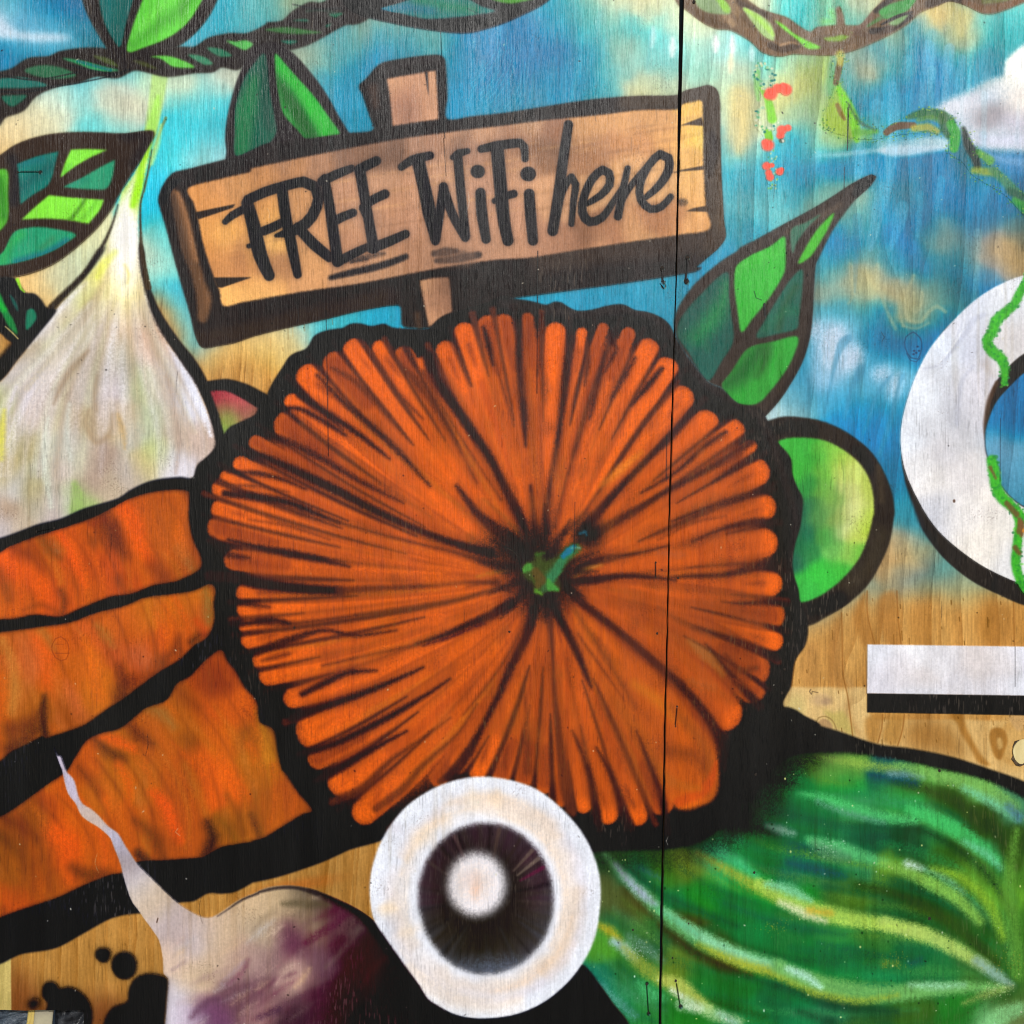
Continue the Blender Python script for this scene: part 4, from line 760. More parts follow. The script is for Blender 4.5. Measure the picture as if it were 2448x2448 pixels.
# carrots ----------------------------------------------------------
back = Q(0,1,[-640,2240,0,2071,120,2030,280,1970,440,1930,600,1860,850,1785,950,1720,1100,1655,1300,1630,1400,1635,1560,1500]) + [(640,1150),(640,1500),(770,1900),(930,1990)] + Q(1,3,[700,680,500,770,200,870,0,915]) + Q(0,3,[1830,908,1700,978,1600,992,1500,990,1400,1045,1300,1056,1100,1120,1020,1132,900,1145,780,1180,600,1280,400,1385,150,1430,0,1500,-640,1700])
pl = shape(back, (23,25,34), 1.4)
CAR = [
 Q(0,2,[-640,560,-300,480,0,370,60,330,250,255,380,215,520,170,700,105,880,8]) + Q(0,1,[950,1785,1100,1742,1250,1725,1340,1730,1367,1745,1367,1850]) + Q(0,2,[1360,100,1375,200,1400,290,1442,380,1455,460,1400,512,1270,570,1100,602,950,660,800,682,640,742,560,776,430,826,250,812,100,842,0,846,-300,900,-640,1000]),
 Q(0,2,[-640,1040,-300,990,0,942,100,930,300,902,500,872,700,802,900,752,1050,692,1250,666,1400,642,1480,606,1530,598,1555,640,1540,730,1545,850,1510,950,1460,1000,1400,1032,1300,1132,1150,1222,1000,1332,880,1422,760,1502,620,1602,520,1642,330,1700,310,1685,200,1742,80,1800,0,1870,-300,2050,-640,2200]),
 Q(0,2,[1595,1070,1640,1150,1700,1222,1760,1332,1850,1440]) + Q(1,2,[60,1585,160,1645,190,1800,220,1932]) + Q(1,3,[250,130,330,250,440,388,380,412,230,502,100,582,0,610]) + Q(0,3,[1830,612,1600,652,1520,690,1450,726,1200,746,1000,757,880,838,800,850,620,920,450,1002,280,1062,100,1122,0,1160,-640,1400,-640,700,0,440,200,310,350,200,480,110,550,0]) + Q(0,2,[560,1820,630,1720,740,1668,850,1642,930,1592,1050,1492,1200,1432,1280,1312,1370,1262,1430,1202,1500,1130]),
]
cl = ['topmost of three orange carrots painted at the left, under the garlic', 'middle one of three orange carrots painted at the left', 'lowest and largest of three orange carrots, crossed by the turnip root']
CDK = [ # dark / light passages: tile points, width, colour, soft, alpha
 [((0,2,[740,110,800,200,850,300,900,380]),[34,40,30,14],(74,34,18),16,.75),((0,2,[880,20,960,150,1000,300,1080,420]),[30,34,34,20],(236,92,24),12,.8),((0,2,[1100,0,1180,150,1220,330,1280,520]),[20,30,30,26],(180,88,36),12,.6),((0,2,[300,250,360,340,440,400]),[14,20,12],(110,66,38),9,.7),((0,2,[390,260,430,330,470,350]),[10,18,8],(140,104,70),9,.6),((0,2,[400,200,500,330,560,470,620,600]),[18,24,20,10],(236,90,20),10,.7),((0,2,[60,380,180,500,300,600,360,720]),[30,40,40,20],(234,94,20),14,.75),((0,2,[120,340,240,400,300,480]),[20,26,10],(110,50,22),14,.6),((0,2,[440,640,470,720,450,800]),[10,14,10],(90,46,20),8,.7),((0,2,[1110,460,1180,540,1150,590]),[30,26,10],(110,50,24),14,.6),((0,2,[1300,330,1360,440,1400,500]),[16,20,12],(130,100,60),10,.5),((0,2,[-20,480,30,560,60,700]),[16,18,12],(110,60,30),10,.6),((0,2,[1300,100,1290,240,1330,380]),[16,20,12],(206,96,34),8,.6),((0,2,[860,560,900,640,960,650]),[20,16,8],(120,60,26),10,.6),((0,2,[170,780,300,740,420,800]),[6,10,6],(120,60,24),8,.6),((0,2,[620,120,650,160,740,130]),[8,12,8],(130,50,20),8,.6)],
 [((0,2,[320,1400,310,1560,330,1690]),[6,16,14],(34,24,20),7,.85),((0,2,[100,1640,220,1600,300,1500]),[26,26,10],(90,44,20),14,.7),((0,2,[60,1780,180,1720,260,1640]),[16,26,16],(60,34,22),14,.7),((0,2,[870,1190,900,1300,880,1420]),[10,26,30],(70,36,22),14,.8),((0,2,[960,1300,1080,1240,1180,1160]),[26,26,14],(90,40,24),14,.6),((0,2,[1180,1150,1260,1060,1280,980]),[22,26,10],(90,46,26),12,.65),((0,2,[1380,1010,1440,960,1500,960]),[12,12,12],(50,32,26),9,.8),((0,2,[1480,620,1500,700,1510,820,1500,880]),[10,20,24,10],(116,94,46),9,.7),((0,2,[1000,1100,1050,1140,1120,1160]),[34,34,20],(164,92,62),18,.5),((0,2,[700,880,760,960,820,1040]),[10,18,8],(150,106,50),8,.6),((0,2,[300,930,340,980,380,1060]),[18,16,8],(168,116,56),9,.6),((0,2,[130,960,180,1060,240,1180,230,1300]),[12,24,30,16],(178,96,50),12,.6),((0,2,[30,1000,80,1150,110,1300,70,1500]),[12,20,24,20],(186,124,56),10,.7),((0,2,[0,1250,20,1400,0,1550]),[24,24,20],(216,92,30),10,.6),((0,2,[260,1000,330,1130,340,1300]),[20,34,20],(222,90,36),12,.6),((0,2,[620,1000,680,1200,720,1400]),[18,30,26],(220,104,26),12,.6),((0,2,[480,1300,540,1420,560,1530]),[14,28,14],(200,100,54),9,.6),((0,2,[430,1450,480,1560,520,1620]),[10,20,14],(130,64,28),10,.6),((0,2,[1060,720,1080,820,1120,900]),[14,14,6],(190,116,40),8,.6),((0,2,[1200,760,1240,900,1200,1040]),[20,26,10],(222,100,28),12,.6),((0,2,[1420,860,1470,920,1480,980]),[12,20,10],(196,70,30),8,.6),((0,2,[640,850,720,830,780,800]),[8,10,6],(140,66,28),7,.6)],
 [((0,2,[1480,1200,1550,1280,1640,1320]),[34,40,24],(128,54,26),20,.75),((0,2,[1250,1330,1330,1400,1430,1480]),[16,26,16],(124,60,30),14,.7),((0,2,[930,1600,1000,1680,1100,1740]),[14,22,10],(80,44,26),12,.75),((0,2,[1070,1490,1180,1530,1260,1620]),[10,20,12],(140,104,54),10,.7),((0,2,[700,1720,780,1790,880,1850]),[12,24,16],(70,40,24),12,.75),((0,2,[740,1690,840,1720,960,1780]),[12,22,12],(236,92,24),9,.8),((0,2,[1330,1700,1400,1760,1440,1860]),[24,26,12],(110,60,24),16,.6),((0,3,[1450,0,1560,60,1680,200,1700,360]),[30,40,34,14],(226,96,20),14,.7),((0,3,[1500,480,1540,580,1500,700]),[14,26,24],(36,28,24),12,.9),((0,3,[1560,440,1650,520,1700,600]),[8,22,16],(110,74,30),12,.6),((0,3,[980,460,1100,560,1160,680,1180,740]),[8,22,26,14],(96,54,24),12,.75),((0,3,[1000,700,1040,740]),[18,20],(50,34,24),9,.9),((0,3,[1100,260,1200,360,1240,460,1300,600]),[16,24,20,12],(232,84,16),10,.75),((0,3,[560,80,660,180,720,260]),[14,22,8],(100,52,24),12,.6),((0,3,[400,560,480,640,460,760,500,860]),[40,56,44,24],(230,88,18),18,.8),((0,3,[520,800,640,860,780,830]),[16,26,10],(80,46,24),12,.75),((0,3,[280,300,380,360,400,440]),[20,24,8],(146,62,26),14,.6),((0,3,[0,430,120,480,260,600]),[16,24,16],(96,46,24),14,.7),((0,3,[-20,560,60,620,160,720]),[18,22,10],(84,50,26),12,.7),((0,3,[150,700,300,760,370,860,390,980]),[60,60,44,20],(140,74,28),22,.7),((0,3,[40,900,150,950,250,1020]),[40,40,20],(150,80,34),20,.5),((0,3,[860,60,930,180,930,330]),[18,22,10],(222,90,24),9,.6),((0,3,[1330,60,1420,250,1480,400]),[12,18,10],(170,100,44),9,.6),((0,3,[1840,260,1850,420,1880,560]),[10,20,14],(120,78,38),9,.6),((0,3,[1640,280,1720,420,1760,540]),[10,14,10],(116,66,28),8,.6),((1,2,[60,1500,90,1650,120,1850]),[14,20,24],(186,126,40),9,.6),((1,2,[20,1700,40,1850,60,1932]),[24,30,30],(190,96,36),9,.5),((1,3,[40,100,110,260,120,420]),[12,16,12],(150,82,32),8,.6),((1,3,[180,60,240,240,300,360]),[14,20,20],(178,84,26),10,.6),((1,3,[0,420,40,520,60,580]),[8,12,6],(70,40,20),8,.6)],
]
CF = [QC(0,2,[50,420,226,88,22, 200,350,190,84,34, 300,500,210,90,30, 520,300,214,88,28, 700,250,196,88,34, 700,450,206,84,28, 850,500,206,84,28, 1000,350,214,96,30, 1200,300,190,90,36, 1300,450,176,80,32, 600,600,200,88,32, 100,700,214,96,34, 400,700,220,90,24]),
      QC(0,2,[50,1000,200,96,40, 200,1100,206,96,44, 50,1400,196,106,44, 400,1000,212,96,34, 400,1300,206,96,36, 600,1200,206,100,38, 700,1350,206,108,34, 900,900,206,96,36, 900,1100,206,90,44, 1100,800,206,106,38, 1300,750,206,106,36, 1200,1000,200,86,34, 1400,900,196,92,40, 600,950,206,92,40, 250,1500,176,94,36, 500,1500,190,96,44, 100,1650,170,86,34]),
      QC(0,2,[1550,1300,170,72,30, 1500,1500,206,92,34, 1700,1500,206,90,30, 1600,1750,214,100,28, 1300,1600,190,100,38, 1100,1750,190,92,36, 1250,1500,176,90,36, 850,1850,186,100,36, 1800,1700,160,86,34]) + QC(0,3,[600,50,206,92,32, 1000,150,196,104,40, 1300,150,186,86,32, 1600,200,216,92,26, 1800,150,186,98,38, 700,300,196,100,36, 500,400,214,94,28, 200,500,160,82,34, 300,800,176,82,32, 100,800,164,90,40, 50,1050,196,82,28, 700,600,206,92,26, 900,500,200,92,34, 1250,500,190,86,30, 1400,650,186,86,28, 1700,500,176,96,38]) + QC(1,3,[50,50,186,110,36, 100,400,186,92,34, 300,350,176,84,30])]
for k in range(3):
    pl = fill_field(CAR[k], [(a, b, c * .93, d * .95, e) for a, b, c, d, e in CF[k]], 24, 1.6, .9)
    film('painted_carrot', pl, cl[k])
    CLIP = mask_of(pl, 1.2)
    for i in range(64):
        x = rnd.uniform(-60, 640); y = rnd.uniform(1150, 2180); L = rnd.uniform(40, 120); q = .30 + .25 * rnd.random()
        c = rnd.choice(((216,90,28),(170,84,34),(206,98,32),(174,116,48),(116,60,28),(196,80,28),(186,100,46),(210,86,28)))
        stroke([(x, y), (x + L*q*.75, y + L*.5), (x + L*q, y + L)], [2, rnd.uniform(10, 30), 2], c, 10, rnd.uniform(.2, .5), 1.3)
    ax = ((1385, -.20), (1690, -.52), (2075, -.44))[k]
    for i in range(30):
        x = -30 + i * 25 + rnd.uniform(-6, 6); yc = ax[0] + ax[1] * x
        bow = rnd.uniform(14, 30); h = rnd.uniform(90, 175)
        pts = [(x - 62, yc - h), (x - 20 + bow * .4, yc - h * .45), (x + bow, yc + 10), (x + 14 + bow, yc + h * .55), (x + 4 + bow, yc + h)]
        if i % 2: stroke(pts, [1, rnd.uniform(5, 11), rnd.uniform(3, 9), 1], (112,56,28), 8, rnd.uniform(.22, .45), 1.5)
        else: stroke(pts, [2, rnd.uniform(10, 22), rnd.uniform(8, 20), 2], rnd.choice(((210,94,36),(200,100,42),(182,108,50),(214,88,28))), 9, rnd.uniform(.22, .45), 1.5)
    for (i_, j_, pts), w, c, so_, al in CDK[k]:
        stroke(Q(i_, j_, pts), np.array(w) * 1.3, c, so_ * 1.5, al * .85, 1.3)
    sil = CLIP
    yy0, xx0 = int(g(1080)), 0
    yy1, xx1 = int(g(2320)), int(g(800))
    inner = blur(sil[yy0:yy1, xx0:xx1], 9)
    put(np.clip((0.80 - inner) * 1.5, 0, 1) * sil[yy0:yy1, xx0:xx1], xx0, yy0, (60,34,22), .75, 1.0)
    CLIP = None
stroke(Q(0,2,[370,1050,400,985,440,970,480,1000,498,1060,480,1130,440,1145,400,1120,372,1060]), 2.2, (140,62,20), 1, .7)
stroke(Q(0,2,[400,1025,460,1025]), 1.6, (150,70,26), .8, .6); stroke(Q(0,2,[400,1090,500,1090]), 1.8, (130,60,20), .8, .6)
stroke(Q(0,2,[1400,200,1440,280,1490,310,1540,380]), 2.0, (8,8,12), 1, .8)
stroke(Q(0,2,[1350,1110,1380,1140,1420,1190]), 2.0, (6,6,8), 1, .8)

# pumpkin ----------------------------------------------------------
CB = [(850,2018),(790,1985),(757,1945),(715,1884),(690,1842),(677,1792),(665,1748),(630,1704),(602,1650),(560,1578),(538,1548),(518,1490),(517,1410),(492,1345),(470,1300),(456,1250),(455,1150)] + Q(0,1,[1400,1635,1420,1560,1480,1500,1540,1440,1600,1350,1660,1270,1750,1240,1840,1232,1932,1080]) + Q(1,1,[120,1030,150,960,220,850,290,750,400,702,460,610,560,570,660,556,720,525,800,525,870,542,960,525,1020,552,1120,560,1290,556,1370,484,1500,440,1700,380,1811,330]) + Q(2,1,[90,345,200,360,320,390,380,366,430,372,470,400,540,432,650,425,760,396,870,386,960,428,1050,442,1150,482,1215,542,1262,645,1350,782,1490,952,1580,990,1700,1100,1850,1132,1900,1200]) + [(1834,1006),(1858,1057),(1889,1100),(1893,1135),(1914,1190),(1916,1200),(1910,1262),(1899,1299),(1892,1346),(1897,1380),(1907,1410),(1912,1438),(1930,1490),(1925,1540),(1900,1580),(1890,1640),(1874,1690),(1960,1735),(1860,1790),(1840,1850),(1760,1950),(1640,2020),(1500,2060),(1300,2050),(1000,2060),(911,1996)]
pump = spl(CB)
pl = shape(CB, (28,27,30), 1.7, grain=.8)
pk = film('painted_pumpkin', pump, 'big orange ribbed pumpkin seen from above, in a thick black outline')
halo(spl(Q(2,1,[60,400,400,420,800,440,1100,500,1260,700,1400,880,1600,1040,1850,1200])), (60,50,46), 14, .0)
CLIP = mask_of(pl, 1)
stroke(Q(2,1,[0,380,300,420,600,450,900,420,1100,480,1250,650,1400,880,1600,1040,1850,1190]) + [(1870,1130),(1900,1250),(1880,1400)], 26, (56,48,46), 16, .6)
CLIP = None
C0 = (1306, 1392)
# (tip x, tip y, tip width, tone 0..1 bright, bend) read off the survey crop of the whole pumpkin
RIBS = [(1010,98,26,.35,0),(1095,128,46,.95,2),(1172,142,22,.9,0),(1235,128,24,.6,26),(1312,142,30,.6,12),(1375,178,56,.8,14),(1432,236,62,1,12),(1480,322,56,.7,10),(1556,398,58,.85,12),(1636,424,54,.8,8),(1678,480,26,.7,6),(1712,548,62,.85,4),(1732,656,60,.75,2),(1738,765,62,.9,-6),(1752,890,58,1,-8),(1758,988,70,.6,-10),(1755,1064,46,1,-14),(1708,1160,92,.5,-24),(1700,1215,60,.4,-34),(1624,1296,76,.85,-30),
 (1418,1560,60,.6,8),(1342,1596,46,.85,6),(1252,1592,46,.9,12),(1178,1560,34,.7,4),(1110,1540,50,.5,0),(1060,1500,60,.6,0),(1000,1480,50,.45,-10),(930,1470,50,.6,-16),(860,1460,50,.7,-24),(800,1440,50,.75,-30),(740,1480,40,.5,-30),
 (512,1588,56,.65,-40),(440,1500,66,.75,-40),(375,1422,46,.5,-36),(346,1348,86,.7,-36),(300,1238,44,.75,-30),(226,1168,46,.8,-24),(208,1124,48,.75,-18),(172,1060,44,.75,-14),(166,1020,34,.7,-10),(160,968,44,.9,-6),(158,920,46,.7,-2),(122,820,44,.6,6),(74,720,60,.6,12),(84,668,52,.85,14),(86,604,46,.75,20),(108,574,36,.7,22),(148,532,34,.75,22),(196,468,32,.55,22),(276,406,66,.6,22),(302,344,34,1,20),(344,262,64,1,22),(424,222,60,.6,20),(484,182,56,1,18),(566,182,34,.9,14),(636,202,44,.6,12),(690,232,42,.75,8),
 (762,184,44,.8,0),(818,130,52,1,-2),(890,108,56,.6,-2),(936,104,52,.45,0)]
def tone(t):
    lo = np.array((150,70,30)); hi = np.array((228,100,32))
    return lo + (hi - lo) * t
ribouts = []
base = []
for x, y, w, t, b in RIBS[:20]: base.append(CP([x, y])[0])
big = CP([1150,960,1300,1080,1420,1180,1500,1280,1560,1360,1578,1450,1570,1520,1530,1550,1460,1560,1400,1480,1280,1300,1180,1120])
body_pts = [CP([x, y])[0] for x, y, w, t, b in RIBS[:20]] + CP([1578,1450,1530,1540]) + [CP([x, y])[0] for x, y, w, t, b in RIBS[20:]]
cx, cy = C0
bp = [((x - cx) * .95 + cx, (y - cy) * .95 + cy) for x, y in body_pts]
shape(bp, (168,72,28), 16, 1, 1.3)
order = list(range(len(RIBS))); rnd.shuffle(order)
for k in order:
    x, y, w, t, b = RIBS[k]
    (tx, ty), = CP([x, y])
    dx, dy = tx - cx, ty - cy; L = math.hypot(dx, dy); nx, ny = -dy / L, dx / L
    w *= .8023
    w *= 1.52
    tx += dx / L * (9 - w * .40); ty += dy / L * (9 - w * .40)
    b = -b if b > 0 else b * .9
    path = [(cx + dx * f + nx * b * 4 * f * (1 - f), cy + dy * f + ny * b * 4 * f * (1 - f)) for f in (.12, .35, .6, .82)] + [(tx, ty)]
    full = L * 2 * math.pi / 58
    ws = [3, w * .55, w * .86, w * .98, w * .92]
    col = tone(t)
    stroke(path, ws, tuple(col * .84), 4.5, .92, 1.3)
    stroke(path, [2, w * .46, w * .74, w * .84, w * .76], tuple(col), 8, .85, 1.2)
    # second thoughts in the spray: browner and brighter lengths along the rib
    off = rnd.uniform(-.3, .3) * w
    sub = [(px + nx * off, py + ny * off) for px, py in path]
    stroke(sub[1:], [2, w * .25, w * .3, 2], rnd.choice(((242,110,34),(186,92,38),(170,70,34),(240,104,30),(190,108,44))), 6, rnd.uniform(.3, .6), 1.4)
    stroke(path[3:], [w * .5, w * .6], tuple(np.array((126,54,30)) if t < .65 else np.array((240,104,30))), 9, .5, 1.4)
    ribouts.append(outline_of(path, ws))
shape(big, (206,96,32), 3, 1, .8)
bigm = mask_of(spl(big), 2); CLIP = bigm
for pts, w, c, so_, al in ((CP([1200,1020,1330,1150,1430,1270,1500,1400]),[20,40,50,40],(228,104,24),22,.8),(CP([1330,1190,1400,1240,1450,1300]),[20,26,10],(226,130,24),14,.7),(CP([1440,1260,1520,1350,1560,1440]),[16,26,30],(176,92,40),14,.8),(CP([1430,1390,1500,1400,1545,1450,1550,1520]),[30,34,26,20],(130,66,34),20,.75),(CP([1280,1240,1360,1370,1420,1480]),[20,34,26],(190,100,40),16,.6),(CP([1460,1540,1540,1500,1575,1420]),[24,24,10],(190,76,30),8,.8),(CP([1380,1420,1440,1480,1520,1500]),[14,24,14],(186,104,40),10,.6),(CP([1150,970,1250,1120,1330,1260]),[10,14,8],(120,64,30),10,.7)):
    stroke(pts, w, c, so_, al, 1.3)
CLIP = None
ribouts.append(spl(big))
# dark creases between the ribs
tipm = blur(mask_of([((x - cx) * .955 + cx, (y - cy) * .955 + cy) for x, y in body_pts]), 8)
D1, D2, D3 = (44,28,26), (88,46,28), (126,66,36)
CRE = [([715,215,735,280,770,330,840,430,900,520,960,640,1000,720],[30,28,24,22,20,22,24],D1,.95),([880,130,895,180,908,240],[10,15,4],D1,.9),([905,200,935,300,970,420],[3,9,3],D2,.6),([988,100,985,200,990,300,1000,400,1005,480],[8,18,16,16,5],D1,.9),([1055,120,1050,200,1040,270],[4,12,4],D2,.8),([1142,165,1128,250,1112,380,1090,530,1072,640,1068,740],[18,20,14,12,14,20],D1,.85),([1188,170,1190,230,1180,300],[5,14,4],D2,.9),([1240,200,1225,280,1195,400],[4,12,3],D1,.7),([1262,170,1275,190,1240,260],[5,12,3],D1,.7),([1330,220,1290,290,1260,340],[8,14,3],D1,.7),([1410,250,1370,300,1320,360],[10,16,4],D1,.9),([1460,290,1420,340,1350,420,1270,540,1180,680,1120,740],[9,12,10,7,8,16],D2,.8),([1500,380,1450,440,1370,520,1290,600,1220,680,1170,740],[16,18,13,14,22,26],D1,.85),([1598,440,1540,480,1450,560,1350,620],[10,14,8,3],D1,.85),([1675,470,1600,520,1500,575,1400,630,1300,690,1210,745],[18,18,14,12,18,26],D1,.8),([1690,512,1640,540,1560,590],[12,16,4],D1,.9),([1745,610,1680,625,1560,660,1440,705],[16,20,12,4],D1,.9),([1765,712,1700,706,1600,725,1500,765],[15,20,10,4],D1,.9),([1600,690,1500,710,1400,760],[3,8,3],D2,.6),([1165,845,1210,825,1290,808,1360,795,1430,778],[26,22,12,6,2],D1,.95),([1775,850,1700,840,1600,862,1500,868,1440,872],[20,24,17,12,4],D1,.95),([1130,885,1200,880,1300,868,1380,872,1450,880],[22,22,14,14,5],D1,.95),([1785,952,1720,945,1640,950,1590,945],[15,18,10,3],D1,.95),([1750,1110,1690,1085,1600,1050,1500,1020],[24,22,12,4],D1,.9),([1560,1050,1480,1010,1400,960],[5,14,5],D3,.7),([1130,905,1170,945,1240,1000,1320,1065,1400,1135,1470,1195],[26,20,18,20,22,22],D1,.85),([1430,1160,1500,1230,1560,1310,1600,1390,1600,1440],[14,22,24,26,22],D1,1),([1700,1255,1650,1200,1590,1130,1540,1070],[26,20,13,4],D1,.9),([1690,1140,1640,1150,1600,1100],[12,20,6],D2,.7),([1085,960,1120,1020,1155,1090,1200,1200],[24,20,17,5],D1,.95),([1160,1040,1230,1140,1300,1240],[3,8,3],D2,.6),([1075,980,1085,1100,1090,1200,1105,1350,1125,1500,1140,1560],[20,9,13,20,24,30],D2,.9),([1030,970,1005,1050,965,1130,920,1230,870,1330,820,1420,780,1470],[28,22,20,16,14,22,26],D1,.85),([1010,990,960,1090,900,1180,820,1280],[6,10,8,3],D2,.6),([1335,1330,1370,1420,1410,1530,1425,1630],[3,12,17,22],D1,.9),([1215,1380,1255,1450,1290,1540,1320,1620],[4,14,18,22],D1,.9),([1145,1330,1190,1440,1215,1550,1225,1620],[3,12,18,20],D1,.9),([1000,1200,1010,1320,1010,1450],[3,12,20],D2,.6),([960,950,900,985,830,1015,760,1045,680,1070],[28,22,16,12,4],D1,.9),([880,1010,780,1050,700,1075],[6,9,3],(54,26,44),.8),([700,1070,600,1090,500,1112,400,1135],[4,10,8,3],D2,.7),([930,900,820,935,700,960,600,975,500,985],[8,12,16,17,8],(100,54,32),.9),([500,985,400,1000,290,1010,210,1000],[8,8,14,18],D2,.8),([960,915,900,890,830,900],[10,8,3],D2,.7),([300,1010,260,1000,180,1008,130,1012],[8,16,14,16],D1,.9),([150,950,200,955,240,960],[10,12,3],D1,.8),([200,1095,300,1060,400,1030,500,1045,620,1030],[22,20,8,8,4],D1,.8),([300,1100,220,1120,260,1110],[8,10,3],D2,.7),([340,1220,420,1180,480,1155,560,1150],[14,16,12,4],D1,.9),([310,1290,400,1258,500,1225,600,1185,700,1140],[24,20,17,12,4],D1,.95),([350,1395,430,1370,520,1328,620,1275,720,1215,780,1175],[16,17,16,15,10,4],D1,.95),([400,1470,470,1430,560,1378,650,1330],[22,20,12,4],D1,.95),([430,1540,520,1500,600,1420,700,1350,780,1290],[20,22,14,9,3],D2,.8),([560,1560,640,1500,700,1430,800,1340,860,1250],[20,20,14,8,3],D2,.7),([600,1620,680,1560,760,1500],[26,22,12],D1,.9),([60,868,130,872,220,892,330,905,450,912],[30,30,30,26,20],D1,1),([450,912,560,905,700,898,830,888,920,886],[20,16,12,8,16],D2,.8),([120,760,200,780,300,800,400,820,480,840],[8,12,20,16,4],D1,.9),([70,760,110,800,180,815],[20,18,6],D1,.7),([110,622,200,632,300,650,400,690,450,708],[18,20,17,14,6],D1,.95),([420,700,560,740,700,775,820,805,950,850],[8,8,6,12,28],D2,.8),([180,700,300,720,420,760],[4,9,3],D2,.55),([118,558,200,562,280,580,350,610],[5,12,10,3],D1,.8),([100,600,200,600,300,618],[3,8,3],D2,.7),([160,490,220,510,330,560,440,612,560,675,680,730,790,770,900,800],[12,20,24,22,20,17,18,30],D1,.95),([215,440,280,460,400,520,520,590,640,650],[10,17,15,12,3],D1,.7),([280,370,330,370,400,405,470,450],[10,12,12,4],D1,.9),([330,330,400,375,500,440,600,520],[14,17,14,4],D1,.9),([385,270,440,330,520,400,620,490,720,600],[10,14,15,12,5],D1,.75),([430,250,500,290,560,350,660,470],[8,20,14,5],D2,.7),([530,190,570,240,620,320,700,400],[4,12,12,4],D2,.7),([600,200,640,250,700,310,780,440,860,590],[6,24,14,10,4],D2,.7),([700,260,760,370,840,500,930,640],[12,10,8,8],D2,.6),([780,170,810,230,840,300],[4,10,3],D2,.7),([800,600,860,680,930,740,990,780],[8,20,30,40],D1,.8),([920,560,980,660,1010,740],[5,10,16],D1,.7),([880,640,950,700,1000,760],[6,9,12],(150,84,40),.6),([1020,600,1030,700,1035,760],[5,12,30],D1,.8),([1130,560,1110,640,1090,720],[4,9,16],D2,.7)]
for k in range(len(RIBS)):
    if k in (18, 19): continue
    (ax_, ay_), (bx_, by_) = CP([RIBS[k][0], RIBS[k][1]])[0], CP([RIBS[(k+1) % len(RIBS)][0], RIBS[(k+1) % len(RIBS)][1]])[0]
    if math.hypot(ax_ - bx_, ay_ - by_) > 110: continue
    mx_, my_ = (ax_ + bx_) / 2, (ay_ + by_) / 2; dx, dy = mx_ - cx, my_ - cy; L = math.hypot(dx, dy); b = sum(-RIBS[j][4] if RIBS[j][4] > 0 else RIBS[j][4] * .9 for j in (k, (k+1) % len(RIBS))) * .5
    q = [(cx + dx * f - dy / L * b * 4 * f * (1 - f), cy + dy * f + dx / L * b * 4 * f * (1 - f)) for f in (1.04, .93, .80, .62, .42)]
    n_ = rnd.choice((3, 4, 4, 5))
    stroke(q[:n_], [rnd.uniform(13, 20)] + [rnd.uniform(6, 12)] * (n_ - 2) + [2], D1 if rnd.random() < .7 else D2, 5.5, rnd.uniform(.7, .95), 1.4)
    stroke(q[1:], [10, 16, 12, 4], D3, 10, rnd.uniform(.15, .5), 1.8)
for pts, w, c, al in CRE:
    CLIP = tipm
    if c == D1: stroke(CP(pts), np.array(w) * 2.0, (104,50,28), 15, .38, 1.4)
    CLIP = None
    stroke(CP(pts), np.array(w) * .95, c, 7, al, 1.5)
for pts, w, c, al in (([1230,600,1300,540,1350,500],[8,22,8],(226,128,44),.7),([1150,870,1180,850,1230,835],[6,9,4],(214,140,60),.7),([860,870,900,860,960,850],[3,7,3],(186,130,40),.5),([120,700,90,700,75,720],[10,10,10],(150,70,50),.5),([1490,1060,1560,1120,1590,1160],[10,26,10],(176,132,70),.55),([1500,940,1600,960,1700,1010],[10,30,20],(160,78,46),.5),([1400,800,1470,805],[16,18],(190,100,70),.45),([1560,1200,1500,1180],[20,20],(200,110,60),.5),([1100,800,1120,790],[1,1],(0,0,0),0)):
    stroke(CP(pts), w, c, 9, al, 1.4)
CLIP = tipm
for i in range(260):      # loose spatter of brown and orange over the ribs
    a = rnd.uniform(0, 6.283); r = rnd.uniform(120, 480); x, y = cx + r * math.cos(a), cy + r * math.sin(a) * .97
    dx, dy = math.cos(a), math.sin(a)
    L = rnd.uniform(30, 110)
    stroke([(x, y), (x + dx * L * .5, y + dy * L * .5), (x + dx * L, y + dy * L)], [2, rnd.uniform(10, 34), 2], rnd.choice(((96,50,30),(224,104,40),(150,84,40),(120,60,34),(190,96,46),(110,52,34))), 11, rnd.uniform(.12, .32), 2.2)
for k in range(70):       # rib ends browned off, leaving a bright rim
    x, y, w, t, b = RIBS[rnd.randrange(len(RIBS))]
    (tx, ty), = CP([x, y]); a = math.atan2(ty - cy, tx - cx); q = rnd.uniform(30, 90)
    stroke([(tx - math.cos(a) * q * .5, ty - math.sin(a) * q * .5), (tx - math.cos(a) * (q * .5 + 50), ty - math.sin(a) * (q * .5 + 50))], [rnd.uniform(8, 20), 2], (118,54,32), 9, rnd.uniform(.2, .5), 1.8)
CLIP = None
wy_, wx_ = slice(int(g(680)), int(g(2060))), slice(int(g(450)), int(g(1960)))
put(np.clip((XX[wy_, wx_] - 1300) / 900 + (YY[wy_, wx_] - 1500) / 1800, 0, .34) * tipm[wy_, wx_], int(g(450)), int(g(680)), (120,58,36), 1.0, 1.2)
